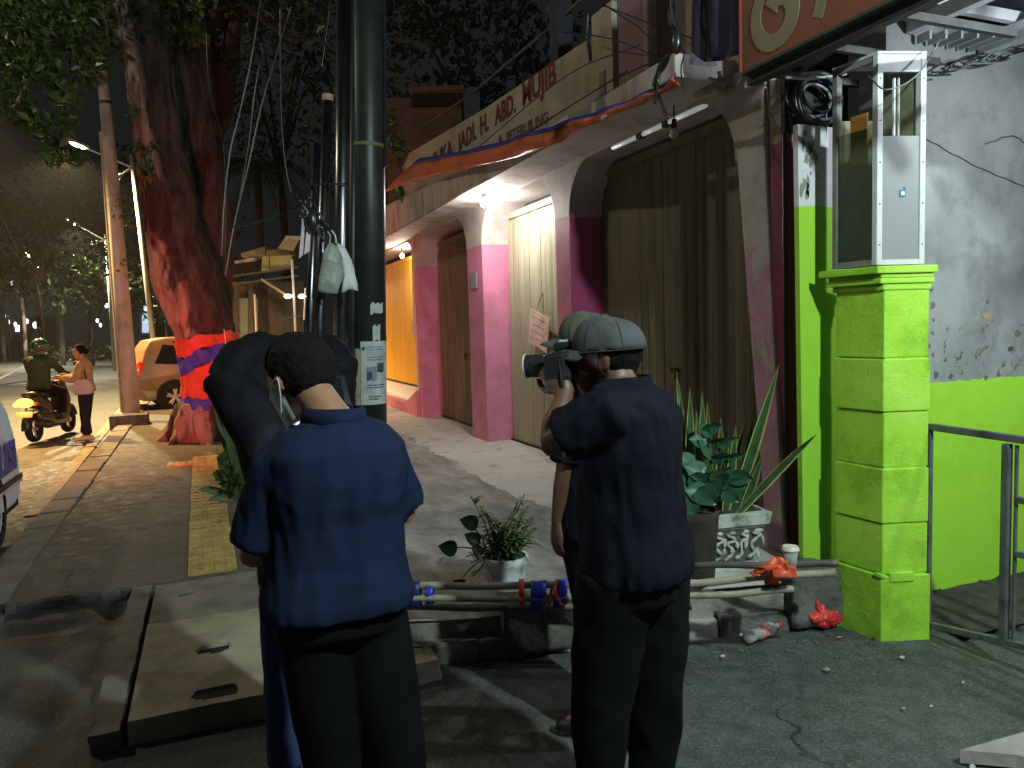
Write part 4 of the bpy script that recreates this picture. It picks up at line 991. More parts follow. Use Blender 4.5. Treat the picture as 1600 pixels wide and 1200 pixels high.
stC = stem([(318, 260, 22, TD + .4), (350, 130, 17, TD + .5), (372, 0, 13, TD + .7), (392, -120, 10, TD + .9)])
tree = thing('street_tree', 'big leaning street tree with twin stems wrapped in red and blue cloth', 'tree', (-.12, 12.8, 0))
mb = MB().tube(*stA, 18); mb.tube(*stB, 16); mb.tube(*stC, 12)
base = Vector((-.12, 12.8, 0))
for k in range(7):
    a = k*2*math.pi/7 + .3; mb.tube([base + UZ*.55 + Vector((math.cos(a), math.sin(a), 0))*.22, base + Vector((math.cos(a), math.sin(a), 0))*.45 + UZ*.16, base + Vector((math.cos(a), math.sin(a), 0))*.78 - UZ*.08], [.2, .13, .06], 8)
trunk = blob(mb, 'trunk', M_bark, tree, .035, 2)
def barkf(v, n):
    q = v*np.array([1, 1, .22]); z = v[:, 2]
    k = np.where((z > .45) & (z < 1.85), .3, 1.0)
    return v + n*((np.abs(fbm(q, 4, 4, 1.9))*.09 - .03 + fbm(v, 6, 3, .8)*.05)*k)[:, None]
displace(trunk, barkf)
def branch(pts, r0, r1, parent=tree, name='branch'):
    P = bez(pts, 5); return MB().tube(P, list(np.linspace(r0, r1, len(P))), 7).build(name, M_bark, parent, smooth=True)
branch([at(235, 120, 12.7), at(180, 40, 12.3), at(110, 20, 11.8), at(40, 70, 11.5)], .11, .02)
branch([at(150, 30, 12.1), at(120, 120, 11.8), at(95, 200, 11.6), at(98, 250, 11.6)], .05, .008)
branch([at(110, 20, 11.8), at(60, 100, 11.6), at(20, 170, 11.5)], .05, .008)
branch([at(225, 60, 12.7), at(120, -60, 12.5), at(20, -40, 12)], .12, .03)
branch([at(300, 60, 13.2), at(420, -40, 13.5), at(560, -60, 14)], .14, .04)
branch([at(372, 0, 13.4), at(460, 60, 14), at(520, 40, 14.6)], .06, .02)
cl = []; rr = random.Random(8)
def clus(px, py, D, r_, n): cl.append((at(px, py, D), (r_, r_, r_*.8), n))
for px, py, r_, n in ((20, 60, .42, 260), (60, 50, .40, 260), (100, 30, .42, 300), (15, 110, .38, 240), (50, 110, .34, 160), (20, 165, .32, 180), (45, 178, .22, 80), (90, 110, .35, 140), (100, 150, .28, 110), (120, 60, .35, 200), (150, 40, .3, 150), (85, 215, .24, 90), (80, 245, .16, 60), (115, 245, .16, 60), (100, 190, .22, 80), (140, 120, .26, 90), (55, 205, .18, 50), (150, 100, .22, 70), (0, 20, .5, 260), (150, -20, .5, 300), (60, -40, .6, 400), (295, 55, .2, 90), (310, 60, .14, 50), (362, 85, .18, 80), (360, 110, .14, 40), (205, 175, .12, 20), (235, 235, .2, 60), (230, 270, .18, 50), (320, -20, .6, 300)):
    clus(px, py, 11.6 if px < 160 else 12.5, r_*.95, n)
cl = [(c_, r_, max(8, int(n_*.62))) for c_, r_, n_ in cl]
leaf_obj('crown', cl, .16, 3, M_leaf, tree)
cl = []
for k in range(60):
    px = rr.uniform(-80, 620); py = rr.uniform(-240, 40) + (60 if 380 < px < 470 else 0) - max(0, (px - 480))*.2
    cl.append((at(px, py, rr.uniform(12.5, 16)), (1.0, 1.0, .6), 150))
leaf_obj('crown', cl, .2, 5, M_leafd, tree)
# cloth wrapped round the trunk
M_red = mat('red_cloth', (.50, .065, .045), .75, .2, 6, bmp=.25, bscale=18, bdist=.02)
M_blue = mat('blue_cloth', (.035, .045, .42), .65, .15, 4, bmp=.25, bscale=18, bdist=.02)
wrp = thing('cloth_wrap', 'orange red and blue cloth bands wrapped round the street tree trunk', 'cloth', (-.05, 12.75, 1.0))
axis = stA[0]
def trunk_at(z):
    for p, q, r0, r1 in zip(stA[0], stA[0][1:], stA[1], stA[1][1:]):
        if p.z <= z <= q.z: u = (z - p.z)/(q.z - p.z); return p.lerp(q, u), r0 + (r1 - r0)*u
    return stA[0][0], stA[1][0]
def zpx(y): return at(320, y, 12.3).z
def cband(name, f_lo, f_hi, m, extra=.0, seed=0):
    rows = []; n = 90
    for i in range(9):
        u = i/8; row = []
        for j in range(n + 1):
            a = 2*math.pi*j/n; s_ = math.sin(a)
            z = f_lo(a) + (f_hi(a) - f_lo(a))*u + .02*math.sin(7*a + seed*2) + .012*math.sin(13*a + seed); c, r_ = trunk_at(z)
            rr_ = r_*1.03 + .02 + extra + .014*math.sin(5*a + 9*z + seed) + .010*math.sin(11*a - 14*z) + .008*math.sin(17*a + 23*z + seed)
            row.append(c + (RV*math.sin(a) - FV*math.cos(a))*rr_)
        rows.append(row)
    return MB().sheet(rows, -.006).build(name, m, wrp, smooth=True)
w1 = lambda a: zpx(526 - 7*math.sin(a))
w2 = lambda a: zpx(549 - 12*math.sin(a) - 3*math.sin(3*a)); w3 = lambda a: zpx(573 - 14*math.sin(a) - 4*math.sin(3*a))
w4 = lambda a: zpx(622); w5 = lambda a: zpx(643 + 2*math.sin(3*a))
cband('upper_red_band', w2, w1, M_red, .004); cband('blue_band', w3, w2, M_blue, .012, 1); cband('lower_red_band', w4, w3, M_red, .006, 2); cband('lower_blue_band', w5, w4, M_blue, -.006, 3)
MB().tube(bez([trunk_at(zpx(y))[0] + (RV*.32 - FV*.33)*1.45*trunk_at(zpx(y))[1]/.45 for y in (515, 545, 575, 600)], 5), .007, 6).build('tie_string', M_wht, wrp)
# slim dark stem and hanging aerial wires
for i, (pts, lb) in enumerate([
    ([(412, -30), (395, 80), (375, 175), (360, 235), (350, 320), (346, 400)], 'bright thin wire slanting down beside the tree, outer'), ([(455, 10), (440, 60), (410, 160), (390, 250), (366, 350), (352, 430)], 'bright thin wire slanting down beside the tree, inner'),
    ([(405, 100), (396, 160), (388, 230), (372, 320), (356, 400)], 'faint wire between the two bright wires'), ([(520, -20), (510, 60), (503, 110)], 'thin wire hanging left of the conduit top'),
    ([(322, 45), (328, 140), (350, 240), (352, 420)], 'thin wire hanging down the right stem of the tree'), ([(160, 0), (175, 90), (200, 160), (212, 230)], 'faint wire strung past the concrete pole, lower'), ([(180, -10), (196, 90), (205, 190)], 'faint wire strung past the concrete pole, upper'),
    ([(545, 40), (535, 55), (538, 180)], 'short curved wire end beside the dark pole'), ([(350, 358), (400, 348), (450, 330), (490, 312)], 'thin service wire running to the conduits'), ([(438, 0), (440, 190), (452, 290), (470, 320)], 'thin black wire dropping to the conduits')]):
    wire([at(a, b_, 9.5 if i not in (3, 7, 9, 8) else 6.3) for a, b_ in pts], .009 if i < 2 else .006, M_cabg if i < 3 else M_cab, lb, 'aerial wires around the street tree')

# ================================================================== concrete pole, lamp posts
M_wpole = mat('whitewashed_concrete', (.50, .47, .46), .8, .3, 3, bmp=.4, dark=(.28, .25, .23), stretch=(1, 1, .5))
cpole = thing('concrete_pole', 'whitewashed concrete pole set in a dark square block by the road', 'pole', tuple(onZ(207, 662)))
a, b_ = onZ(207, 655, .1), at(159, 90, 16.5)
MB().tube([a, a.lerp(b_, .5), b_], [.155, .13, .10], 18).build('shaft', M_wpole, cpole, smooth=True)
blk = onZ(204, 668); MB().box((blk.x - .34, blk.y - .1, -.02), (blk.x + .30, blk.y + .42, .24)).build('base_block', M_concdd, cpole, bevel=.02)
for y_ in (165, 310, 332, 560): 
    u = (at(180, y_, 16.6).z - a.z)/(b_.z - a.z); p = a.lerp(b_, u); MB().tube([p - UZ*.03, p + UZ*.03], .15 - .045*u, 16).build('strap', M_dst, cpole)
MB().tube(bez([a.lerp(b_, .02) - RV*.19, a.lerp(b_, .4) - RV*.17, a.lerp(b_, .8) - RV*.14], 5), .03, 7).build('cable_duct', M_conc, cpole)
leaf_obj('creeper', [(a.lerp(b_, u) + RV*.1, (.2, .2, .22), 30) for u in (.42, .55, .60)], .12, 9, M_leaf, cpole)
M_lpole = mat('pale_galvanised_steel', (.48, .47, .42), .5, .15, 5, bmp=.05)
M_lens = emit('street_lamp_lens', (1.0, .86, .55), 80); M_lens2 = emit('far_lamp_lens', (1, .9, .7), 60); M_lens0 = emit('dim_lamp_lens', (1, .9, .6), 1.6)
def lamp_post(base, heads, hj, label, sc=1.0, lit=(1, 0), off=0.0):
    t_ = thing('street_lamp', label, 'street lamp', tuple(base), 'double arm street lamps along the road')
    top = Vector((base.x + off, base.y, hj)); MB().tube([base, top + UZ*.35], [.09*sc, .055*sc], 12).build('pole', M_lpole, t_, smooth=True)
    for h, on in zip(heads, lit):
        h = Vector(h); MB().tube([top, h], [.03*sc, .024*sc], 8).build('arm', M_lpole, t_)
        d = (h - top).normalized(); s_ = d.cross(UZ).normalized()
        hd = MB(); n_ = s_.cross(d)
        vs = [h + d*a_ + s_*b2 + n_*c2 for a_ in (-.05*sc, .55*sc) for b2, c2 in ((-.11*sc, 0), (.11*sc, 0), (.08*sc, .09*sc), (-.08*sc, .09*sc))]
        hd.add(vs, [(3, 2, 1, 0), (4, 5, 6, 7), (0, 1, 5, 4), (1, 2, 6, 5), (2, 3, 7, 6), (3, 0, 4, 7)]); ho = hd.build('lamp_head', M_lpole, t_, bevel=.015)
        mc = h + d*.25*sc - n_*.022*sc
        MB().ell(mc, d*.22*sc, s_*.10*sc, n_*.05*sc, 12, 7).build('lens', (M_lens if on == 1 else M_lens0), ho, smooth=True)
    return t_
lamp_post(onZ(243, 600) * 0 + Vector((at(244, 530, 25).x, at(244, 530, 25).y, 0)), [at(136, 232, 25), at(186, 276, 24.4)], at(221, 262, 25).z, 'tall double arm street lamp with a glowing head behind the concrete pole', .95, off=-.35)
lamp_post(Vector((*at(176, 530, 45).xy, 0)), [at(122, 352, 45), at(150, 379, 44)], at(170, 376, 45).z, 'second street lamp along the road with a hazy glowing head', 1.1)
lamp_post(Vector((*at(64, 530, 65).xy, 0)), [at(47, 402, 65), at(66, 422, 64)], at(60, 415, 65).z, 'third street lamp showing above the yellow lit bush', 1.3)
lamp_post(Vector((*at(14, 530, 85).xy, 0)), [at(3, 426, 85), at(17, 440, 84)], at(11, 432, 85).z, 'farthest street lamp at the edge of the view', 1.5)
lamp_post(Vector((-6.9, 8.6, 0)), [(-5.8, 8.6, 7.72), (-8.0, 8.6, 7.7)], 7.5, 'street lamp at the road edge abreast of the police car, outside the picture', .9, lit=(1, 0))
lamp_post(Vector((-6.3, 18.6, 0)), [(-5.1, 18.6, 7.45), (-7.5, 18.6, 7.4)], 7.3, 'street lamp on the near side of the road beyond the picture edge', .9, lit=(1, 0))

# ================================================================== trees, far lights, road edge
def far_tree(px, py, D, h_top, wide, n, label, m=M_leafd, seed=1, leaf=.5, trunk_r=.16, white=False):
    b_ = Vector((*at(px, 530, D).xy, 0)); top = at(px, h_top, D).z; tb = at(px, py, D).z
    t_ = thing('tree', label, 'tree', tuple(b_), 'trees along the road')
    MB().tube(bez([b_, b_ + UZ*tb*.6 + RV*.1, b_ + UZ*(tb + .5)], 4), list(np.linspace(trunk_r, trunk_r*.6, 9)), 9).build('trunk', M_wpole if white else M_bark, t_, smooth=True)
    r = random.Random(seed); mbb = MB()
    for k in range(5):
        a = r.uniform(0, 6.28); mbb.tube([b_ + UZ*tb*.95, b_ + UZ*(tb + (top - tb)*r.uniform(.3, .7)) + Vector((math.cos(a), math.sin(a), 0))*wide*r.uniform(.3, .7)], [trunk_r*.5, .04], 6)
    mbb.build('limb', M_bark, t_)
    cl = []
    for k in range(16):
        a = r.uniform(0, 6.28); q = r.uniform(0, 1)
        cl.append((b_ + Vector((math.cos(a)*wide*r.uniform(.1, .85), math.sin(a)*wide*r.uniform(.1, .85), tb + (top - tb)*q)), (wide*.36, wide*.36, max(.6, (top - tb)*.16)), n//16))
    leaf_obj('crown', cl, leaf, seed, m, t_)
    return t_
far_tree(96, 468, 60, 395, 4.2, 2600, 'leafy tree with a white painted trunk across the road', M_leaf, 3, .34, .17, True)
far_tree(38, 455, 72, 408, 3.6, 2200, 'small tree with yellow lit leaves under the third street lamp', M_leafy, 4, .40, .16)
far_tree(4, 478, 80, 300, 5.0, 1500, 'dark tree at the picture edge far down the road', M_leafd, 5, .5, .2)
far_tree(140, 470, 56, 250, 5.5, 2400, 'tall dark tree behind the hazy second street lamp', M_leafd, 6, .42, .2)
far_tree(190, 470, 50, 260, 4.5, 2200, 'dark tree standing behind the concrete pole', M_leafd, 7, .4, .2)
far_tree(262, 480, 40, 250, 4.0, 2200, 'dark tree beyond the parked orange car', M_leafd, 8, .36, .2)
far_tree(60, 440, 40, 262, 3.4, 1000, 'dark overhanging tree low over the far road', M_leafd, 9, .3, .16)
far_tree(665, 300, 22, -60, 3.6, 2600, 'dark tree rising behind the yellow shop bay', M_leafd, 11, .3, .2)
far_tree(800, 300, 24, -160, 4.5, 2600, 'black tree crown behind the cream sign wall', M_leafd, 12, .34, .2)
far_tree(450, 250, 34, -90, 4.0, 1400, 'dark tree crown above the roadside stall', M_leafd, 13, .34, .2)
leaf_tree = thing('shrub', 'leafy shrub with glinting leaves at the end of the canopy', 'shrub', tuple(at(620, 250, 13.2)))
leaf_obj('foliage', [(at(612, 215, 13.2), (.22, .2, .3), 70), (at(622, 238, 13.2), (.2, .2, .22), 60), (at(606, 190, 13.2), (.2, .2, .3), 60)], .14, 31, M_leaf, leaf_tree)
MB().tube([at(640, 300, 13.4), at(618, 240, 13.2)], .015, 6).build('stem', M_bark, leaf_tree)
sp_ = thing('weed_sprig', 'bright green sprig growing out of the canopy edge', 'plant', tuple(onX(622, 300, 2.68)))
leaf_obj('leaf_cluster', [(onX(623, 302, 2.66), (.1, .16, .1), 26)], .12, 33, leafmat('fresh_leaf', (.10, .26, .03)), sp_)
# palm
pm = thing('palm_tree', 'dark palm with drooping fronds beyond the roadside stall', 'palm', (*at(398, 530, 32).xy, 0))
pb, ptop = Vector((*at(398, 530, 32).xy, 0)), at(402, 262, 32)
MB().tube(bez([pb, pb.lerp(ptop, .5) + RV*.15, ptop], 5), .14, 8).build('trunk', M_bark, pm)
rr = random.Random(21)
for k in range(15):
    a = k*2*math.pi/15 + rr.uniform(-.2, .2); d = Vector((math.cos(a), math.sin(a), 0)); L = rr.uniform(2.0, 2.8); el = rr.uniform(.1, .9)
    mid = [ptop + d*L*u + UZ*(L*el*u - L*(.75 + el*.6)*u*u) for u in np.linspace(0, 1, 13)]
    mb = MB()
    for i in range(1, 13):
        p = mid[i]; tg = (mid[i] - mid[i-1]).normalized(); s_ = tg.cross(UZ).normalized(); ll = .65*math.sin(math.pi*(.12 + .85*i/13))
        for sgn in (-1, 1):
            for q in (0, .5):
                o_ = p - tg*q*L/13; tip = o_ + s_*sgn*ll*.75 + tg*ll*.5 - UZ*ll*.55
                mb.add([o_ - tg*.03, o_ + tg*.03, tip], [(0, 1, 2)])
    mb.tube(mid, .02, 4); mb.build('frond', M_leafd, pm, recalc=False)
# dim house behind
hs = thing('house', 'dim house with a lit yellowish upper wall behind the shops', 'house', (*at(660, 530, 19).xy, 0))
q = at(655, 300, 19); hx = RV; hy = FV
def HB(u0, u1, v0, v1, z0, z1, m, name, parent):
    M = Matrix(((hx.x, hy.x, 0, q.x), (hx.y, hy.y, 0, q.y), (0, 0, 1, 0), (0, 0, 0, 1))); return MB().box((u0, v0, z0), (u1, v1, z1), 0, M).build(name, m, parent)
zt = lambda y: at(660, y, 19).z
M_hw = mat('dull_yellow_wall', (.10, .095, .045), .8, .3); M_hp = mat('dull_pinkish_wall', (.13, .10, .085), .8, .3)
HB(-.05, 1.1, 0, 3, 0, zt(168), M_hw, 'wall', hs); HB(-.8, -.06, .1, 3, 0, zt(150), M_hp, 'side_wall', hs); HB(-.1, 1.1, -.03, .1, zt(166), zt(148), M_dark, 'window', hs); HB(-.15, 1.2, -.3, 3, zt(147), zt(141), M_hp, 'roof', hs)
HB(-.1, 1.0, -.06, .0, zt(182), zt(172), M_hp, 'balcony_rail', hs)
# roadside stall with yellowish roof panels
st = thing('roadside_stall', 'ramshackle roadside stall with yellowish roof panels and a striped awning frame', 'stall', (*at(420, 530, 20).xy, 0))
M_yel = mat('yellowish_panel', (.42, .34, .13), .7, .3, 2); M_tan = mat('tan_roof_board', (.34, .27, .15), .8, .3, 2); M_gl = mat('dim_window', (.12, .17, .14), .5, .2)
def poly(pix, D, th, m, name): return MB().prism([at(a, b2, D) for a, b2 in pix], FV*th).build(name, m, st)
M_stw = mat('dark_stall_wall', (.07, .068, .05), .85, .5, 2)
for i, (x0, x1, m) in enumerate(((355, 372, M_stw), (372, 388, M_gl), (388, 397, M_stw), (397, 403, M_gl), (403, 418, M_dark), (418, 445, M_stw), (445, 475, M_stw), (475, 500, M_dark))):
    poly([(x0, 562), (x1 - .5, 562), (x1 - .5, 440 if m == M_stw or m == M_dark else 466), (x0, 440 if m == M_stw or m == M_dark else 466)], 21 + .03*(i % 2), .06, m, 'wall_panel')
poly([(362, 466), (420, 466), (420, 440), (362, 440)], 21.2, .05, M_stw, 'wall_panel')
poly([(422, 400), (456, 399), (459, 418), (422, 424)], 20, .08, M_yel, 'front_board'); poly([(410, 401), (421, 400), (421, 424), (408, 425)], 20.1, .08, M_yel, 'front_board')
poly([(376, 396), (414, 385), (414, 400), (378, 402)], 20.5, .6, M_tan, 'roof_board'); poly([(415, 392), (452, 387), (453, 397), (416, 400)], 20.3, .5, M_tan, 'roof_board'); poly([(434, 388), (447, 368), (470, 370), (457, 392)], 19.6, .05, M_tan, 'roof_board'); poly([(445, 374), (447, 368), (472, 369), (470, 374)], 19.5, .05, M_white, 'roof_edge')
poly([(366, 408), (398, 402), (396, 407), (365, 411)], 20.4, .3, M_white, 'roof_edge'); poly([(365, 412), (410, 408), (408, 424), (360, 428)], 20.6, .1, M_dark, 'roof_board')
for y0, y1 in ((430, 419), (443, 432)): poly([(362, y0), (466, y1 - 3), (466, y1), (362, y0 + 3)], 19.8, .06, M_stw, 'awning_bar')
MB().tube([at(408, 436, 19.7), at(450, 463, 19.5)], .035, 6).build('prop', M_tan, st)
MB().tube([at(456, 405, 19.5), at(462, 520, 19.5)], .03, 8).build('post', M_lpole, st); MB().tube([at(477, 450, 19.2), at(475, 500, 19.2)], .02, 8).build('post', M_lpole, st); MB().tube([at(398, 460, 20), at(401, 520, 20)], .025, 8).build('post', M_lpole, st)
poly([(440, 498), (478, 490), (478, 493), (441, 501)], 19.7, .3, M_stw, 'counter')
for i, (px, py, w_) in enumerate(((450, 463, .10), (472, 463, .10))):
    o = MB().ell(at(px, py, 19.4), RV*w_, FV*.05, UZ*.055, 12, 7).build('stall_lamp', emit('stall_lamp_%d' % i, (1, .95, .85), 9), None, smooth=True); tag(o, 'small white lamp glowing at the stall %s' % ('beside its pale post' if i == 0 else 'next to the conduits'), 'lamp', 'lamps at the roadside stall')
lamp('stall_light', tuple(at(455, 452, 18.6)), 26, (1, .88, .62), .06)
# far lit shop fronts and a parked red van
M_glow = emit('far_shop_light', (.9, .93, .95), 2.2); M_glowb = emit('far_blue_white_light', (.75, .88, 1), 1.1)
def glow(px, py, w_, h_, D, m, label, cat='lamp'):
    c = at(px, py, D); k = D/1180
    o = MB().ell(c, RV*w_*k, FV*w_*k*.5, UZ*h_*k, 12, 7).build('distant_lamp', m, None, smooth=True); tag(o, label, cat, 'distant lit lamps along the street')
for a in ((11, 494, 2, 4, 95, M_glow, 'tiny far lamp between the white trunk and the edge, upper'), (13, 503, 2, 3.5, 95, M_glow, 'tiny far lamp between the white trunk and the edge, lower'), (24, 507, 2, 3.5, 95, M_glow, 'small far lamp above the red van'), (42, 502, 2.5, 3.5, 90, M_glow, 'small far lamp just past the slim far trunk'), (63, 495, 1.6, 3.5, 90, M_glow, 'slanted far lamp over the lit shop front'), (55, 508, 3.5, 4.5, 88, M_glow, 'round bright lamp beside the lit shop front'),
          (152, 501, 2.2, 3, 75, M_glow, 'far lamp left of the concrete pole'), (157, 508, 2, 3, 75, M_glow, 'lower far lamp beside the concrete pole'), (229, 481, 4.5, 4.5, 42, M_glow, 'bluish white lamp between the concrete pole and lamp post'), (168, 478, 4, 4, 70, M_glowb, 'pale far lamp hidden at the concrete pole'), (70, 420, 1.6, 4, 64, M_glowb, 'slim lit lamp head by the yellow bush'), (18, 441, 1.6, 4, 70, M_glowb, 'slim lit lamp head left of the yellow bush')):
    glow(*a)
def kiosk(px0, px1, y0, y1, D, m, label):
    k = thing('kiosk', label, 'kiosk', (*at((px0 + px1)/2, 530, D).xy, 0)); a, b2 = at(px0, y1, D), at(px1, y0, D)
    MB().prism([at(px0 - 3, 545, D), at(px1 + 3, 545, D), at(px1 + 3, y0 - 8, D), at(px0 - 3, y0 - 8, D)], FV*2).build('wall', M_stw, k)
    MB().prism([at(px0, y1, D - .1), at(px1, y1, D - .1), at(px1, y0, D - .1), at(px0, y0, D - .1)], FV*.05).build('lit_window', m, k)
    MB().prism([at(px0 - 5, y0 - 8, D - .8), at(px1 + 5, y0 - 8, D - .8), at(px1 + 5, y0 - 12, D - .8), at(px0 - 5, y0 - 12, D - .8)], FV*3).build('roof', M_stw, k)
kiosk(60, 66, 505, 520, 90, M_glowb, 'far lit kiosk with a narrow bluish window'); kiosk(222, 232, 490, 520, 44, emit('kiosk_glow', (.55, .75, 1), .8), 'bluish lit kiosk beyond the parked car'); kiosk(24, 30, 508, 518, 96, emit('kiosk_pink', (1, .85, .85), 3), 'far kiosk with a pinkish lit opening')
rv_ = thing('parked_van', 'dark red van parked far down the road', 'van', (*at(22, 530, 92).xy, 0)); k = 92/1180; c = Vector((*at(24, 530, 92).xy, 0))
vb = MB().prism([c + RV*u + UZ*z for u, z in ((-.9, .3), (.9, .3), (.95, 1.1), (.75, 1.9), (-.75, 1.9), (-.95, 1.1))], FV*3.6); vb.build('body', mat('dark_red_paint', (.25, .02, .02), .4), rv_, bevel=.05)
MB().prism([c + RV*u + UZ*z - FV*.02 for u, z in ((-.7, 1.2), (.7, 1.2), (.62, 1.75), (-.62, 1.75))], FV*.02).build('rear_window', M_dark, rv_)
for sx in (-.75, .75): MB().tube([c + RV*sx + UZ*.3 + FV*.3 - RV*.1, c + RV*sx + UZ*.3 + FV*.3 + RV*.1], .3, 12).build('wheel', M_blk, rv_)
# grassy verge across the road
vg = []
for k in range(26): vg.append((Vector((*at(60 + 10*k, 530, 78 - .9*k).xy, .45)), (2.2, 2.2, .7), 60))
hedge = stuff(leaf_obj('verge_plants', vg, .5, 41, M_leafd, None)); hedge['label'] = 'dark low planting along the far edge of the road'; hedge['category'] = 'verge'
# ================================================================== vehicles
def frame(o, u):
    u = Vector((u.x, u.y, 0)).normalized(); v = Vector((-u.y, u.x, 0)); o = Vector(o)
    return lambda a, b, c: o + u*a + v*b + UZ*c
M_tyre = mat('tyre_rubber', (.018, .018, .018), .85, .2, 20, bmp=.2)
M_rim = mat('bright_alloy', (.70, .70, .72), .35, .1, 8, metal=.25, bmp=0)
M_gls = mat('dark_car_glass', (.012, .013, .015), .08, .1, 3, bmp=0, spec=.8)
def wheel(fr, a, b, r_, w, parent, side=-1, spokes=5, name='wheel'):
    """wheel with its axle along the frame's second axis; side -1 shows the face toward negative b"""
    mb = MB(); n = 28; prof = [(.62, -.5), (.86, -.5), (.97, -.38), (1.0, -.15), (1.0, .15), (.97, .38), (.86, .5), (.62, .5)]
    rows = [[fr(a + r_*q*math.cos(t_), b + w*p_, r_ + r_*q*math.sin(t_)) for q, p_ in prof] for t_ in np.linspace(0, 2*math.pi, n + 1)]
    mb.sheet(rows); wh = mb.build('wheel', M_tyre, parent, smooth=True)
    rm = MB(); bo = b + side*w*.42
    rows = [[fr(a + r_*q*math.cos(t_), bo - side*dp, r_ + r_*q*math.sin(t_)) for q, dp in ((.66, 0), (.58, .02), (.56, .09))] for t_ in np.linspace(0, 2*math.pi, n + 1)]
    rm.sheet(rows)
    for k in range(spokes):
        t_ = 2*math.pi*k/spokes + .3
        for dt in (-.16, .16):
            c, s_ = math.cos(t_ + dt), math.sin(t_ + dt); c0, s0 = math.cos(t_ + dt*.3), math.sin(t_ + dt*.3)
            rm.tube([fr(a + r_*.1*c0, bo - side*.015, r_ + r_*.1*s0), fr(a + r_*.60*c, bo - side*.01, r_ + r_*.60*s_)], [.03, .022], 6)
    rm.tube([fr(a, bo, r_), fr(a, bo - side*.05, r_)], r_*.16, 12)
    rm.build('rim', M_rim, wh)
    MB().tube([fr(a, bo - side*.08, r_), fr(a, bo - side*.10, r_)], r_*.6, 20).build('brake_disc', M_dark, wh)
    return wh
def car_body(fr, prof, halfw, belt, roof_in, m, parent):
    """closed shell: stations across the width, glasshouse narrowed above the belt"""
    rings = []
    ws = [-1, -.985, -.93, -.6, 0, .6, .93, .985, 1]
    ins = [.05, .015, 0, 0, 0, 0, 0, .015, .05]
    cx = sum(p[0] for p in prof)/len(prof); cz = .8
    for w_, i_ in zip(ws, ins):
        ring = []
        for x, z in prof:
            k = max(0, (z - belt))/(1.7 - belt); hw = halfw*(1 - roof_in*k)
            ring.append(fr(cx + (x - cx)*(1 - i_*.6), w_*hw, cz + (z - cz)*(1 - i_)))
        rings.append(ring)
    return MB().rings(rings).build('body', m, parent, smooth=False, bevel=.012)
M_orange = mat('metallic_orange_paint', (.43, .25, .145), .28, .12, 2, metal=.35, bmp=0, spec=.6)
cu = (RV*.83 + FV*.56); wpos = onZ(275, 641)
fr = frame(wpos - cu.normalized()*.80 + Vector((-cu.y, cu.x, 0)).normalized()*.80, cu)
car = thing('parked_car', 'orange hatchback parked half behind the cloth wrapped tree', 'car', tuple(wpos))
prof = [(.02, .32), (-.02, .5), (.0, .72), (.04, .95), (.12, 1.12), (.22, 1.40), (.36, 1.60), (.7, 1.66), (1.5, 1.68), (2.15, 1.62), (2.9, 1.12), (3.35, 1.03), (3.75, .92), (3.95, .72), (3.98, .4), (3.9, .25), (.15, .25)]
car_body(fr, prof, .82, .98, .17, M_orange, car)
def side_pane(pts, name='side_window', y=-.83, m=M_gls):
    q = []
    for x, z in pts: k = max(0, z - .98)/(1.7 - .98); q.append(fr(x, -(.82*(1 - .17*k)) - .004, z))
    MB().prism(q, (fr(0, .01, 0) - fr(0, 0, 0))).build(name, m, car)
side_pane([(.42, 1.08), (.95, 1.04), (1.0, 1.46), (.62, 1.50)]); side_pane([(1.05, 1.04), (1.8, 1.03), (1.8, 1.52), (1.08, 1.49)]); side_pane([(1.86, 1.03), (2.72, 1.05), (2.3, 1.42), (1.86, 1.52)])
MB().prism([fr(.125, -.64, 1.08), fr(.125, .64, 1.08), fr(.32, .58, 1.5), fr(.32, -.58, 1.5)], fr(-.02, 0, .006) - fr(0, 0, 0)).build('rear_window', M_gls, car)
M_tail = emit('tail_lamp_plastic', (.55, .02, .015), .12)
for sgn in (-1, 1):
    MB().prism([fr(-.004, sgn*.80, .86), fr(.10, sgn*.815, .84), fr(.22, sgn*.80, 1.10), fr(.12, sgn*.78, 1.14), fr(.06, sgn*.70, 1.08)], fr(-.01, sgn*.03, 0) - fr(0, 0, 0)).build('tail_light', M_tail, car)
MB().prism([fr(-.05, -.80, .30), fr(-.06, -.80, .50), fr(.0, -.83, .52), fr(.42, -.835, .47), fr(.42, -.835, .33)], fr(0, 1.64, 0) - fr(0, 0, 0)).build('bumper', mat('silver_bumper', (.55, .5, .46), .35, .1, 4, metal=.4), car, bevel=.015)
for x in (.80, 3.25):
    rows = [[fr(x + q*math.cos(t_), yb, .31 + q*math.sin(t_)) for q, yb in ((.36, -.842), (.40, -.842))] for t_ in np.linspace(-.15, math.pi + .15, 18)]
    MB().sheet(rows, .01).build('arch_trim', M_blk, car)
    MB().tube([fr(x, -.838, .31), fr(x, -.60, .31)], .365, 24).build('wheel_well', M_dark, car)
    wheel(fr, x, -.76, .31, .19, car); wheel(fr, x, .76, .31, .19, car, 1)
MB().tube([fr(1.02, -.845, .55), fr(1.0, -.842, .98)], .006, 5).build('door_seam', M_dark, car)
MB().tube([fr(1.25, -.85, .88), fr(1.42, -.85, .885)], .016, 6).build('door_handle', M_orange, car)

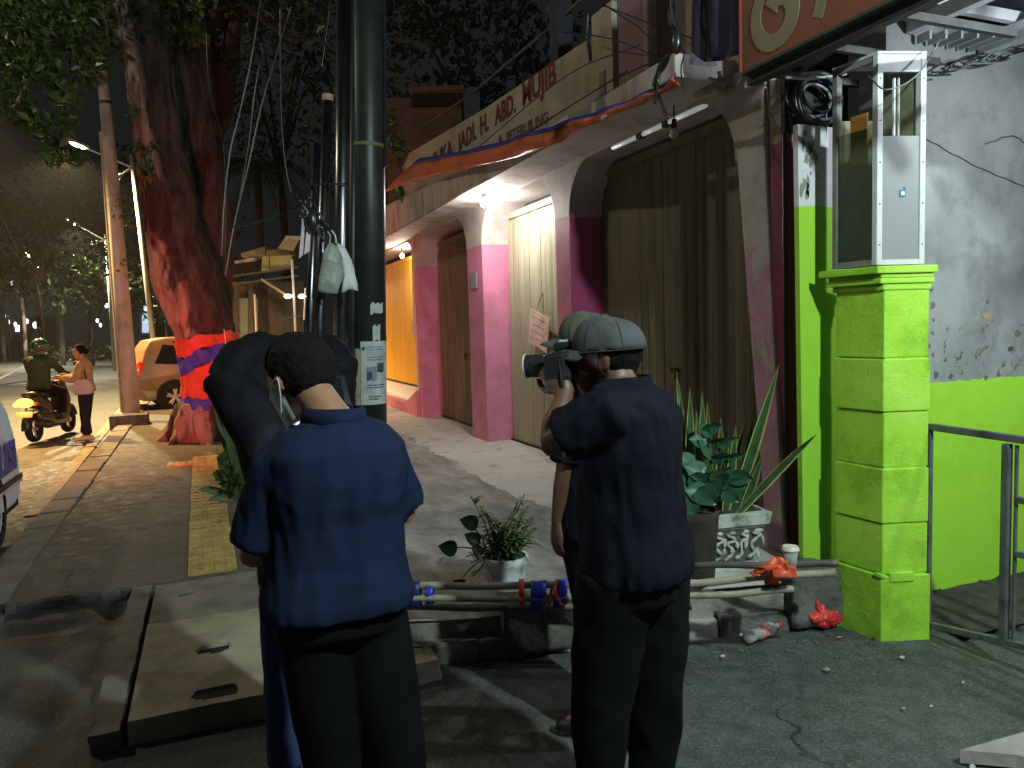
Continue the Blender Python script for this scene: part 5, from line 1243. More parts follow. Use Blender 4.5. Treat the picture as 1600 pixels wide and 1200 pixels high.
# scooter with its turn light on
M_sblk = mat('black_scooter_plastic', (.022, .021, .022), .3, .2, 5, bmp=.05, spec=.6)
su = FV*.99 - RV*.14; so = onZ(55, 691)
sf = frame(so, su)
sc_ = thing('scooter', 'black scooter with a glowing orange tail light and pale number plate', 'scooter', tuple(so))
def swheel(a, name):
    mb = MB(); n = 24; rows = [[sf(a + .235*q*math.cos(t_), p_, .235 + .235*q*math.sin(t_)) for q, p_ in ((.7, -.045), (.9, -.055), (1, -.02), (1, .02), (.9, .055), (.7, .045))] for t_ in np.linspace(0, 2*math.pi, n + 1)]
    w_ = mb.sheet(rows).build('wheel', M_tyre, sc_, smooth=True); rm = MB()
    for k in range(5): t_ = 2*math.pi*k/5; rm.tube([sf(a, 0, .235), sf(a + .165*math.cos(t_), 0, .235 + .165*math.sin(t_))], .016, 6)
    rm.tube([sf(a, -.05, .235), sf(a, .05, .235)], .04, 10); rm.build('rim', M_rim, w_)
swheel(0, 'rear'); swheel(1.26, 'front')
mb = MB().tube([sf(-.18, 0, .72), sf(.05, 0, .68), sf(.35, 0, .58), sf(.55, 0, .40)], [.07, .13, .14, .10], 12)
mb.tube([sf(.45, 0, .30), sf(.95, 0, .30)], [.13, .14], 10); mb.tube([sf(.98, 0, .28), sf(1.04, 0, .62), sf(.98, 0, .98)], [.14, .16, .10], 12); mb.tube([sf(-.02, -.06, .42), sf(.45, -.05, .34)], [.08, .1], 8)
blob(mb, 'body', M_sblk, sc_, .02, 3)
MB().tube([sf(-.16, 0, .79), sf(.2, 0, .78), sf(.62, 0, .72)], [.09, .13, .10], 12, flat=.45).build('seat', M_blk, sc_, smooth=True)
MB().tube([sf(1.26, 0, .235), sf(1.08, 0, .75)], .035, 8).build('fork', M_sblk, sc_); MB().tube([sf(.98, -.32, 1.03), sf(1.0, 0, 1.0), sf(.98, .32, 1.03)], .018, 8).build('handlebar', M_blk, sc_)
rows = [[sf(1.26 + .28*math.cos(t_), y_, .235 + .28*math.sin(t_)) for y_ in (-.06, 0, .06)] for t_ in np.linspace(.2, 2.6, 10)]; MB().sheet(rows, .008).build('front_fender', M_sblk, sc_, smooth=True)
rows = [[sf(.29*math.cos(t_), y_, .235 + .29*math.sin(t_)) for y_ in (-.06, 0, .06)] for t_ in np.linspace(1.4, 3.2, 10)]; MB().sheet(rows, .008).build('rear_fender', M_sblk, sc_, smooth=True)
M_olens = emit('orange_tail_lens', (1, .30, .04), 6)
MB().ell(sf(-.25, .0, .67), sf(.04, 0, 0) - so, sf(0, .14, 0) - so, UZ*.075, 14, 8).build('tail_light', M_olens, sc_, smooth=True)
for sgn in (-1, 1): MB().ell(sf(-.20, sgn*.15, .64), sf(.05, 0, 0) - so, sf(0, .05, 0) - so, UZ*.035, 10, 7).build('turn_light', M_olens if sgn > 0 else mat('amber_lens', (.4, .12, .02), .2, .1), sc_, smooth=True)
MB().prism([sf(-.30, -.125, .44), sf(-.30, .125, .44), sf(-.27, .125, .53), sf(-.27, -.125, .53)], sf(-.008, 0, .002) - so).build('number_plate', mat('pale_plate', (.62, .55, .46), .5, .15), sc_)
MB().tube([sf(-.30, 0, .42), sf(-.20, 0, .6)], .02, 6).build('plate_bracket', M_blk, sc_); MB().tube([sf(-.15, -.13, .30), sf(.3, -.13, .27)], [.05, .035], 10).build('exhaust', M_dst, sc_, smooth=True)
for sgn in (-1, 1): MB().tube([sf(.96, sgn*.28, 1.03), sf(.93, sgn*.33, 1.22)], .007, 6).build('mirror_stalk', M_blk, sc_); MB().ell(sf(.92, sgn*.35, 1.25), sf(.015, 0, 0) - so, sf(0, .06, 0) - so, UZ*.04, 10, 7).build('mirror', M_blk, sc_, smooth=True)
lamp('scooter_tail_light', tuple(sf(-.38, 0, .66)), 9, (1, .35, .05), .05)

# police car, rear towards the street; only its rear corner reaches into view
M_pwh = mat('police_white_paint', (.66, .70, .76), .3, .05, 2, bmp=0, spec=.6); M_pbl = mat('police_blue_letter', (.02, .06, .30), .4, .1, bmp=0)
pf = frame((-2.45, 7.80, 0), Vector((0, -1, 0)))           # a runs toward the viewer, b toward the kerb
pc_ = thing('police_car', 'white police car with blue lettering on its side parked at the kerb', 'police car', (-2.45, 5.6, 0))
prof = [(.03, .30), (-.02, .46), (.0, .62), (.10, .86), (.22, 1.06), (.42, 1.44), (.62, 1.64), (1.5, 1.70), (2.2, 1.62), (2.85, 1.12), (3.5, 1.02), (4.2, .9), (4.42, .62), (4.4, .38), (4.2, .26), (.2, .26)]
car_body(pf, prof, .85, 1.02, .16, M_pwh, pc_)
q0 = onX(-16, 752, -1.589); q1 = onX(22, 726, -1.589)
ya, yb, za = 5.9, 7.66, None
text_mesh('letter', 'POLISI', .34, .003, M_pbl, pc_, basis(Vector((0, 1, 0)), UZ, (-1.594, 6.55, .575)), .014, 1.10)
MB().box((-1.602, 3.6, .455), (-1.586, 7.80, .50)).build('sill_trim', M_blk, pc_); MB().box((-1.604, 3.6, .425), (-1.588, 7.80, .452)).build('sill_strip', M_alu, pc_)
MB().box((-3.28, 3.6, .22), (-1.625, 7.76, .424)).build('underbody', M_dark, pc_)
M_tlit = emit('lit_tail_lamp', (1, .04, .03), 5)
for sx in (-1.80, -3.1): MB().box((sx - .10, 7.80, .70), (sx + .14, 7.835, .96)).build('tail_light', M_tlit, pc_, bevel=.01)
for a in (.85, 3.55):
    wheel(pf, a, .75, .33, .2, pc_, 1); wheel(pf, a, -.75, .33, .2, pc_, -1)
for pts in ([(.62, 1.12), (1.35, 1.08), (1.35, 1.52), (.72, 1.52)], [(1.42, 1.08), (2.6, 1.1), (2.15, 1.52), (1.42, 1.54)]):
    MB().prism([pf(x, .85*(1 - .16*max(0, z - 1.02)/.68) + .004, z) for x, z in pts], (.006, 0, 0)).build('side_window', M_gls, pc_)
MB().box((-3.0, 5.9, 1.70), (-1.9, 6.15, 1.80)).build('light_bar', mat('dark_blue_lens', (.02, .03, .2), .2, .1, bmp=0), pc_, bevel=.02)

# ================================================================== bamboo barrier, litter
M_bam = mat('weathered_bamboo', (.28, .265, .20), .6, .3, 6, bmp=.3, dark=(.13, .12, .09)); M_bamd = mat('dark_bamboo', (.09, .085, .07), .55, .4, 6, bmp=.3)  # second, darker bamboo colour for the lowest and the rear pole
def bamboo(pix, m, r_, label):
    P = [at(a, b_, D) for a, b_, D in pix]; L = (P[-1] - P[0]).length; mb = MB(); n = int(L/.03); pts, rad = [], []
    for i in range(n + 1):
        u = i/n*(len(P) - 1); k = min(int(u), len(P) - 2); p = P[k].lerp(P[k+1], u - k); s_ = (i/n*L) % .34
        pts.append(p + UZ*.004*math.sin(i*.4)); rad.append(r_*(1.13 if s_ < .03 else .99 if s_ > .05 else .93))
    mb.tube(pts, rad, 12); o = mb.build('bamboo_pole', m, smooth=True); return tag(o, label, 'bamboo pole', 'bamboo poles of the low barrier')
bamboo([(560, 913, 3.78), (632, 916, 3.70), (905, 914, 3.56), (1080, 911, 3.62), (1306, 893, 3.70)], M_bam, .0185, 'long pale bamboo pole lying on top of the low barrier')
bamboo([(560, 934, 3.74), (632, 936, 3.66), (905, 934, 3.52), (1080, 932, 3.58), (1240, 921, 3.66)], M_bam, .0165, 'second bamboo pole lashed just under the pale one')
bamboo([(600, 948, 3.78), (905, 948, 3.66), (1080, 948, 3.70)], M_bamd, .02, 'dark bamboo pole lowest in the barrier')
bamboo([(1085, 884, 3.92), (1310, 881, 3.86)], M_bamd, .018, 'short dark bamboo pole behind the red cloth')
o = lump(.46, .82, -.05, .14, .02, .285, M_concdd, 91, 'concrete_lump'); tag(o, 'blackened concrete lump propping the bamboo poles between the two men', 'concrete lump')
o = lump(2.02, 2.30, -.03, .2, .02, .30, M_concdd, 92, 'concrete_lump'); tag(o, 'blackened concrete lump under the bamboo end beside the red bag', 'concrete lump')
M_tpo = mat('orange_red_tape', (.62, .09, .04), .4, .15, 8, bmp=.2); M_tpb = mat('blue_tape', (.035, .05, .42), .35, .15, 8, bmp=.2)
def wrap_tape(px, w_, D, m, parent, name, y0=905, y1=945, tilt=0, loose=0):
    c = at(px, (y0 + y1)/2, D); hz = (at(px, y0, D).z - at(px, y1, D).z)/2; rows = []
    for i in range(4):
        u = i/3 - .5; row = []
        for j in range(21):
            t_ = 2*math.pi*j/20; row.append(c + RV*(w_*u + tilt*math.sin(t_)) + UZ*hz*math.sin(t_)*(1.05 + .04*math.sin(7*t_ + i)) - FV*.04*math.cos(t_)*(1.1 + .06*math.sin(5*t_ + 2*i)))
        rows.append(row)
    MB().sheet(rows, .003).build(name, m, parent, smooth=True)
tpA = thing('barrier_tape', 'orange red and blue tape wound round the bamboo between the two men', 'tape', tuple(at(850, 925, 3.56)))
wrap_tape(815, .026, 3.57, M_tpo, tpA, 'red_band', 906, 950); wrap_tape(841, .072, 3.56, M_tpb, tpA, 'blue_band', 908, 952, .004); wrap_tape(876, .05, 3.55, M_tpb, tpA, 'blue_band', 906, 950, .012); wrap_tape(862, .012, 3.55, M_tpo, tpA, 'red_band', 912, 946, .02)
MB().tube(bez([at(870, 905, 3.53), at(868, 925, 3.5), at(878, 945, 3.5), at(888, 940, 3.5)], 5), .006, 5).build('loose_end', M_tpo, tpA)
tpB = thing('barrier_tape', 'blue and red tape wound round the bamboo beside the blue shirted man', 'tape', tuple(at(655, 930, 3.68)))
wrap_tape(672, .035, 3.66, M_tpb, tpB, 'blue_band', 914, 944); wrap_tape(648, .06, 3.68, mat('dark_blue_tape', (.02, .025, .12), .4, .2, 8), tpB, 'dark_band', 908, 950); wrap_tape(636, .03, 3.7, mat('dull_red_tape', (.25, .04, .03), .5, .2, 8), tpB, 'red_band', 910, 950)
tpC = thing('barrier_tape', 'bright orange red tape crumpled on the bamboo beside the plastic cup', 'tape', tuple(at(1200, 890, 3.62)))
rr = random.Random(17)
for k in range(7):
    c = at(1188 + 7*k + rr.uniform(-5, 5), 885 + rr.uniform(-8, 10), 3.58 + rr.uniform(-.03, .02)); a = rr.uniform(0, 3.1)
    d1 = RV*math.cos(a)*.055 + UZ*math.sin(a)*.03; d2 = RV*-math.sin(a)*.02 + UZ*math.cos(a)*.02 + FV*rr.uniform(-.02, .02)
    MB().sheet([[c - d1 - d2, c - d2*1.3 + FV*.015, c + d1 - d2*.6], [c - d1 + d2, c + d2*.8 - FV*.015, c + d1 + d2]], .003).build('tape_fold', M_tpo, tpC, smooth=True)
wrap_tape(1207, .05, 3.66, M_tpo, tpC, 'red_band', 880, 912, .01)
# plastic cup
M_clear, t, b = nt('clear_plastic'); b.inputs['Base Color'].default_value = (.85, .85, .85, 1); b.inputs['Roughness'].default_value = .18; b.inputs['Transmission Weight'].default_value = .7; b.inputs['IOR'].default_value = 1.2
cupc = at(1235, 892, 3.66); cp_ = thing('plastic_cup', 'clear plastic cup with pale lid standing on the bamboo end', 'cup', tuple(cupc))
rows = [[cupc + Vector((math.cos(t_)*r_, math.sin(t_)*r_, z)) for z, r_ in ((.0, .024), (.05, .029), (.098, .036))] for t_ in np.linspace(0, 2*math.pi, 25)]
MB().sheet(rows, .0015).build('cup_wall', M_clear, cp_, smooth=True); MB().tube([cupc + UZ*.002, cupc + UZ*.045], [.022, .026], 16).build('drink', mat('reddish_drink', (.40, .10, .07), .3, .1, bmp=0), cp_, smooth=True)
MB().tube([cupc + UZ*.098, cupc + UZ*.104, cupc + UZ*.118], [.040, .041, .034], 24).build('lid', mat('pale_lid', (.55, .52, .45), .4, .1, bmp=0), cp_)
# red carrier bag
M_rbag = mat('red_plastic_bag', (.55, .035, .035), .32, .25, 8, bmp=.5, bscale=30, bdist=.02)
rbc = onZ(1280, 976); rb = thing('plastic_bag', 'red plastic bag slumped at the foot of the green pillar', 'bag', tuple(rbc))
mb = MB().ell(rbc + UZ*.05, RV*.125, FV*.08, UZ*.06, 28, 16); mb.tube([rbc + UZ*.06, rbc + UZ*.13 - RV*.015, rbc + UZ*.17 + RV*.005], [.085, .045, .022], 16)
ob = blob(mb, 'body', M_rbag, rb, .006, 2); displace(ob, lambda v, n: v + n*((np.abs(fbm(v, 14, 3, 9))*.022 - .008))[:, None])
rows = [[rbc + UZ*(.15 + .14*u) + RV*(.015 + .05*u + w*(.024 - .010*u)) - FV*(.01*math.sin(u*5)) for w in (-1, 0, 1)] for u in np.linspace(0, 1, 8)]; MB().sheet(rows, .003).build('handle', M_rbag, rb, smooth=True)
# crushed bottle
b0, b1 = onZ(1166, 997, .035), onZ(1217, 976, .035); bt = thing('plastic_bottle', 'crushed clear plastic bottle with a red label lying by the kerb', 'bottle', tuple(b0)); d = b1 - b0
pts = [b0 + d*u for u in (0, .03, .12, .22, .35, .5, .65, .74, .80, .86, .93, 1.0)]; rad = [.012, .03, .034, .030, .036, .031, .035, .033, .026, .015, .014, .014]
bo_ = MB().tube(pts, rad, 16).build('bottle_shell', M_clear, bt, smooth=True); displace(bo_, lambda v, n: v + n*fbm(v, 3, 3, 9)[:, None]*.004)
MB().tube([b0 + d*.36, b0 + d*.50, b0 + d*.62], [.0375, .033, .0365], 16).build('bottle_label', mat('red_white_label', (.50, .12, .12), .5, .5, 40, dark=(.6, .55, .6)), bt, smooth=True); MB().tube([b0 + d*.95, b0 + d*1.04], .017, 12).build('cap', mat('red_cap', (.45, .04, .05), .4), bt)
MB().ell(onZ(1161, 992, .012), RV*.02, FV*.012, UZ*.01, 8, 5).build('torn_scrap', M_paper, bt)
# small litter
M_pet = mat('pink_petal', (.62, .42, .50), .6, .15, 20)
def litter(px, py, s_, m, label, name='litter', cat='litter', asp=.7, rot=0.3):
    c = onZ(px, py, .004); s_ *= .65; rr = random.Random(px); u = RV*math.cos(rot) + FV*math.sin(rot); v = -RV*math.sin(rot) + FV*math.cos(rot)
    mb = MB().ell(c, u*s_, v*s_*asp, UZ*.006, 9, 5); o = mb.build(name, m, smooth=True); displace(o, lambda q, n: q + n*fbm(q, px, 3, 12)[:, None]*s_*.3); tag(o, label, cat, 'small litter on the asphalt')
litter(1129, 1025, .022, M_pet, 'pink scrap on the asphalt in front of the crushed bottle', 'petal'); litter(1409, 1027, .022, M_pet, 'pink scrap on the asphalt below the green pillar', 'petal')
for a in ((1066, 1041, .012, M_paper, 'tiny white crumb beside the photographer'), (1311, 996, .035, M_concd, 'flat grey scrap on the asphalt between bag and pillar', 'litter', 'litter', .3), (1366, 997, .02, M_leaf, 'fallen green leaf at the foot of the pillar', 'leaf'), (1313, 973, .014, M_tan, 'small tan crumb beside the red bag'), (1290, 1046, .03, M_concd, 'pale round stain-like scrap in the middle of the forecourt', 'litter', 'litter', .8), (1455, 1103, .014, M_paper, 'tiny pale crumb on the forecourt, lower'), (1505, 1066, .010, M_paper, 'tiny pale crumb on the forecourt, upper'), (1412, 1107, .014, M_concd, 'small grey crumb on the forecourt'), (1561, 1000, .014, M_paper, 'white crumb under the gate'), (76, 925, .014, M_paper, 'white crumb on the dark asphalt near the kerb'), (266, 968, .012, M_paper, 'white crumb on the dark drain slab'), (240, 838, .012, M_concd, 'small crumb on the pavement'), (310, 828, .02, M_dark, 'dark dropped leaf on the yellow tactile strip'), (641, 900, .012, M_paper, 'tiny crumb by the bamboo barrier'), (295, 690, .05, M_paper, 'white scrap at the foot of the tree'), (321, 700, .03, M_paper, 'small scrap on the paving before the tree')):
    litter(*a)
tw = MB(); rr = random.Random(6)
for k in range(260):
    p = onZ(rr.gauss(1250, 150), 1000 + abs(rr.gauss(0, 26)), .002); s_ = rr.uniform(.003, .008); a = rr.uniform(0, 6.28)
    if p.y > 3.3 - (p.x - 2)*.25: continue
    d1 = Vector((math.cos(a), math.sin(a), 0))*s_; d2 = Vector((-math.sin(a), math.cos(a), 0))*s_*rr.uniform(.3, .8)
    tw.add([p - d1, p - d2 + UZ*.004, p + d1, p + d2 + UZ*.002], [(0, 1, 2, 3)])
s_ = stuff(tw.build('leaf_debris', mat('dry_debris', (.16, .17, .08), .8, .5, 30), recalc=False)); s_['label'] = 'fine leaf debris and crumbs along the kerb'; s_['category'] = 'debris'
o = MB().prism([onZ(1588, 1200, .004), onZ(1500, 1192, .004), onZ(1600, 1163, .004), onZ(1700, 1150, .004), onZ(1700, 1230, .004)], (0, 0, .05)).build('concrete_step', M_conc); tag(o, 'pale concrete step at the lower edge of the forecourt', 'step')
o = MB().tube([onZ(1519, 1199, 0), onZ(1519, 1199, .035)], [.012, .008], 10).build('bolt_stub', M_alu); tag(o, 'small metal stub standing in the asphalt by the pale step', 'bolt')

# ================================================================== plants
M_sng = mat('snake_plant_green', (.05, .11, .04), .45, .4, 14, bmp=.1); M_sny = mat('snake_plant_margin', (.50, .48, .17), .45, .2, 14, bmp=.1)
M_teal = leafmat('broad_leaf', (.045, .135, .08), .2, .3)
def blade(base, tip, w_, bend, m1, m2, parent, name='leaf', face=None):
    base, tip = Vector(base), Vector(tip); ctrl = (base + tip)/2 + Vector(bend); rows = []
    n = 12; side = (tip - base).cross(face or FV).normalized()
    for i in range(n + 1):
        u = i/n; p = base*(1-u)**2 + ctrl*2*u*(1-u) + tip*u*u; ww = w_*1.35*(.55 + .9*u*(1-u)*1.6)*(1 - u**3.5) + .001
        s2 = (side + FV*.4*math.sin(u*3 + base.x*9)).normalized(); fo = FV*ww*.25
        rows.append([p - s2*ww - fo, p - s2*ww*.72, p + fo*.6, p + s2*ww*.72, p + s2*ww - fo])
    mb = MB()
    for i in range(n):
        for j in range(4): mb.add([rows[i][j], rows[i][j+1], rows[i+1][j+1], rows[i+1][j]], [(0, 1, 2, 3)], 1 if j in (0, 3) else 0)
    bm_o = mb.build(name, [m1, m2], parent, smooth=True, recalc=False); return bm_o
PD = 4.45
planter = thing('planter', 'square ornate concrete planter with chipped white paint beside the pink column', 'planter', tuple(onZ(1150, 885, .22)))
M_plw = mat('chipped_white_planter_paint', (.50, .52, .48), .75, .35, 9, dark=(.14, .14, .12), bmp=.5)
pcn = onZ(1143, 893, .22); pu = (RV*.97 + FV*.24); pv_ = Vector((-pu.y, pu.x, 0))
def PL(a, b_, c): return pcn + pu*a + pv_*b_ + UZ*c
def frus(w0, w1, z0, z1, name, m=M_plw, dpt=1.0):
    vs = [PL(s_*w, (t_ + 1)*w*dpt + (w0 if False else 0), z) for w, z in ((w0, z0), (w1, z1)) for s_, t_ in ((-1, -1), (1, -1), (1, 1), (-1, 1))]
    vs = [PL(s_*w, .21 + t_*w, z) for w, z in ((w0, z0), (w1, z1)) for s_, t_ in ((-1, -1), (1, -1), (1, 1), (-1, 1))]
    return MB().add(vs, [(3, 2, 1, 0), (4, 5, 6, 7), (0, 1, 5, 4), (1, 2, 6, 5), (2, 3, 7, 6), (3, 0, 4, 7)]).build(name, m, planter, bevel=.006)
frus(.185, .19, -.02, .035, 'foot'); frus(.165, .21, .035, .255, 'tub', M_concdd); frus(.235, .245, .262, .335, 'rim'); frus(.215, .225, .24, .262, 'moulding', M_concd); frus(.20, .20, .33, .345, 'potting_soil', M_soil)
rr = random.Random(44)
f_ = lambda a, z: PL(a*(1 + (z - .04)*1.0), .21 - (.167 + (z - .035)*.2) - .008, z)
for k in range(5):
    a0_ = -.14 + .07*k; j_ = lambda q: rr.uniform(-q, q)
    P = bez([f_(a0_ - .02 + j_(.01), .06 + j_(.012)), f_(a0_ + .015 + j_(.012), .10 + j_(.015)), f_(a0_ - .012 + j_(.012), .15 + j_(.015)), f_(a0_ + .02 + j_(.01), .19 + j_(.012)), f_(a0_ - .015 + j_(.01), .215)], 5)
    MB().tube(P, [.007 + .004*abs(math.sin(i_*.9 + k)) for i_ in range(len(P))], 7).build('relief_scroll', M_plw, planter, smooth=True)
    MB().ell(f_(a0_ + .012 + j_(.01), .225), pu*(.026 + j_(.006)), pv_*.014, UZ*.012, 10, 6).build('relief_leaf', M_plw, planter, smooth=True)
    for q in range(2): MB().ell(f_(a0_ + .03 + j_(.02), .13 + j_(.06)), pu*(.011 + j_(.004)) + UZ*j_(.006), pv_*.012, UZ*(.024 + j_(.01)) + pu*j_(.01), 9, 6).build('relief_leaf', M_plw, planter, smooth=True)
sn = thing('snake_plant', 'yellow edged snake plant growing in the ornate planter', 'plant', tuple(pcn + UZ*.34))
for (bx, by, tx, ty, w_, bd, D0, D1) in [
    (1085, 760, 1057, 580, .020, -.03, 4.6, 4.6), (1075, 775, 1078, 606, .026, .02, 4.55, 4.5), (1092, 770, 1097, 612, .022, .03, 4.55, 4.5), (1080, 780, 1062, 610, .024, -.02, 4.6, 4.55), (1070, 790, 1040, 655, .024, -.05, 4.5, 4.35), (1100, 790, 1088, 640, .022, 0, 4.5, 4.4),
    (1122, 780, 1126, 652, .022, .02, 4.55, 4.5), (1135, 780, 1140, 680, .022, .04, 4.5, 4.4), (1140, 785, 1218, 568, .026, .02, 4.5, 4.3), (1150, 785, 1180, 640, .02, -.01, 4.55, 4.5), (1138, 790, 1276, 679, .020, .17, 4.45, 4.2), (1148, 795, 1192, 708, .02, .05, 4.5, 4.35), (1095, 800, 1107, 715, .022, .03, 4.35, 4.2), (1085, 800, 1055, 705, .02, -.06, 4.4, 4.2), (1128, 780, 1165, 655, .02, 0, 4.6, 4.55), (1066, 790, 1045, 690, .018, -.03, 4.45, 4.3), (1110, 800, 1110, 690, .018, 0, 4.5, 4.4), (1118, 790, 1105, 628, .022, -.02, 4.6, 4.6), (1098, 790, 1070, 640, .024, -.03, 4.6, 4.55), (1145, 790, 1200, 610, .02, .02, 4.6, 4.45), (1088, 800, 1048, 630, .022, -.04, 4.6, 4.6), (1130, 795, 1150, 665, .024, .02, 4.45, 4.4)]:
    blade(at(bx, by + 30, D0), at(tx, ty, D1), w_, UZ*abs(bd)*.8 + RV*bd*.6, M_sng, M_sny, sn)
br = thing('leafy_plant', 'broad green leaves spilling over the ornate planter in front of the snake plant', 'plant', tuple(pcn + UZ*.3))
def broad(px, py, D, s_, rot, tilt, parent, m=M_teal, stemto=None):
    c = at(px, py, D); u = RV*math.cos(rot) + UZ*math.sin(rot); v0 = -RV*math.sin(rot) + UZ*math.cos(rot); v = (v0*math.cos(tilt) - FV*math.sin(tilt)).normalized()
    rows = []
    for i, (q, w_) in enumerate(((-.5, .10), (-.42, .34), (-.25, .47), (-.05, .46), (.15, .38), (.35, .22), (.48, .08), (.55, .01))):
        rows.append([c + u*q*s_ + v*w_*s_*k + u.cross(v)*(abs(k)*.10*s_ - q*q*.2*s_) for k in (-1, -.5, 0, .5, 1)])
    MB().sheet(rows).build('leaf', m, parent, smooth=True, recalc=False)
    if stemto is not None: MB().tube(bez([Vector(stemto), (Vector(stemto) + c)/2 + UZ*.03, c], 4), .004, 5).build('stem', M_sng, parent)
rt = at(1110, 800, 4.42)
for (px, py, s_, rot, tilt, D) in [(1074, 762, .13, 2.6, .5, 4.15), (1095, 752, .13, -.5, .5, 4.12), (1062, 780, .12, 2.4, .6, 4.15), (1105, 745, .12, .2, .7, 4.2), (1135, 752, .13, -.3, .6, 4.15), (1148, 757, .13, .2, .5, 4.12), (1118, 765, .11, -.9, .5, 4.1), (1112, 668, .12, .3, .7, 4.45), (1122, 690, .12, .2, .8, 4.42), (1130, 714, .13, 0, .8, 4.4), (1150, 712, .10, .2, .8, 4.4), (1090, 690, .10, 2.8, .7, 4.4), (1072, 745, .10, 2.2, .6, 4.2), (1080, 790, .12, -1.2, .4, 4.08), (1068, 800, .10, 2.0, .4, 4.1), (1100, 672, .10, 2.6, .7, 4.45), (1090, 770, .14, 2.9, .5, 4.1), (1125, 742, .14, .6, .6, 4.14), (1158, 745, .12, -.2, .5, 4.1), (1060, 755, .13, 2.3, .5, 4.12), (1105, 775, .13, -.7, .4, 4.06), (1070, 720, .12, 2.5, .6, 4.2), (1140, 690, .12, .4, .7, 4.4), (1085, 735, .13, 2.7, .6, 4.15), (1142, 775, .10, -.6, .4, 4.08), (1100, 700, .11, 2.2, .8, 4.4)]:
    broad(px, py, D, s_, rot, tilt, br, stemto=rt)
# brown sack or stump beside the planter
bs = thing('plant_pot', 'tall dark brown earth crusted pot left of the ornate planter', 'pot', tuple(at(1085, 892, 4.1)))
pb = at(1086, 893, 4.15); rows = [[pb + Vector((math.cos(t_)*r_, math.sin(t_)*r_, z)) for z, r_ in ((-.03, .10), (.05, .115), (.18, .125), (.30, .13), (.34, .135), (.345, .11))] for t_ in np.linspace(0, 2*math.pi, 25)]
ob = MB().sheet(rows).build('pot_wall', mat('earthy_brown_pot', (.035, .028, .02), .9, .5, 10, bmp=.7), bs, smooth=True); displace(ob, lambda v, n: v + n*fbm(v, 8, 3, 5)[:, None]*.008); MB().tube([pb + UZ*.28, pb + UZ*.325], .12, 18).build('potting_soil', M_soil, bs)
# white pot plant
wp = onZ(790, 908, .2); wpt = thing('plant_pot', 'round white pot with a worn band standing on the terrace', 'pot', tuple(wp))
rows = [[wp + Vector((math.cos(t_)*r_, math.sin(t_)*r_, z)) for z, r_ in ((-.01, .105), (.04, .115), (.10, .125), (.108, .132), (.15, .136), (.158, .128), (.15, .118))] for t_ in np.linspace(0, 2*math.pi, 33)]
ob = MB().sheet(rows).build('pot_wall', mat('worn_white_pot', (.50, .54, .55), .6, .25, 10, dark=(.20, .20, .16)), wpt, smooth=True); displace(ob, lambda v, n: v + n*fbm(v, 18, 3, 5)[:, None]*.004); MB().tube([wp + UZ*.10, wp + UZ*.14], .12, 20).build('potting_soil', M_soil, wpt)
wpp = thing('leafy_plant', 'bushy green plant with upright shoots growing in the white pot', 'plant', tuple(wp + UZ*.14)); rr = random.Random(31)
M_pg = leafmat('pot_plant_leaf', (.06, .115, .03), .25); top = wp + UZ*.14
def shoot(px, py, D, n, ls, b0=None, m=M_pg):
    tip = at(px, py, D); b0 = b0 or top + RV*rr.uniform(-.07, .07) + FV*rr.uniform(-.05, .05); P = bez([b0, b0.lerp(tip, .5) + UZ*.03 + RV*rr.uniform(-.02, .02), tip], 6)
    MB().tube(P, .0035, 5).build('stem', mat_stem, wpp)
    for i in range(n):
        u = .25 + .75*i/n; p = P[int(u*(len(P)-1))]; a = rr.uniform(0, 6.28); d = (RV*math.cos(a) + FV*math.sin(a) + UZ*rr.uniform(-.2, .9)).normalized(); s_ = d.cross(UZ + RV*.1).normalized(); L = ls*rr.uniform(.6, 1.2)
        rows = [[p + d*L*q + s_*L*w_*k - UZ*(q*q*L*.35) + UZ*abs(k)*L*.05 for k in (-1, 0, 1)] for q, w_ in ((0, .02), (.25, .17), (.5, .21), (.75, .14), (1, .01))]
        MB().sheet(rows).build('leaf', m, wpp, smooth=True, recalc=False)
M_dbl = leafmat('dark_broad_leaf', (.018, .05, .02), .2)
mat_stem = mat('pale_green_stem', (.12, .15, .06), .6, .2)
for (px, py, n, ls) in [(735, 775, 7, .06), (750, 790, 7, .065), (760, 800, 6, .06), (820, 772, 8, .05), (825, 790, 8, .05), (815, 800, 7, .055), (805, 815, 8, .06), (790, 815, 8, .065), (775, 820, 8, .065), (765, 835, 7, .065), (830, 815, 7, .055), (840, 825, 6, .05), (810, 835, 8, .06), (795, 840, 8, .06), (780, 845, 8, .06), (750, 850, 6, .06), (740, 835, 5, .06), (735, 880, 6, .055), (745, 895, 6, .05), (728, 870, 5, .055), (770, 810, 6, .06), (800, 800, 5, .06), (822, 840, 6, .05)]:
    shoot(px, py, 4.14 + rr.uniform(-.12, .1), n + 4, ls)
    if 740 < px: shoot(px + rr.uniform(-12, 12), py + rr.uniform(4, 26), 4.14 + rr.uniform(-.12, .1), n + 3, ls)
for px, py, s_, rot in ((733, 817, .10, 2.8), (700, 857, .10, 2.9), (738, 842, .09, 2.6), (718, 908, .07, .2), (745, 860, .08, 2.2)):
    broad(px, py, 4.02, s_, rot, .7, wpp, M_dbl, stemto=top - RV*.08)
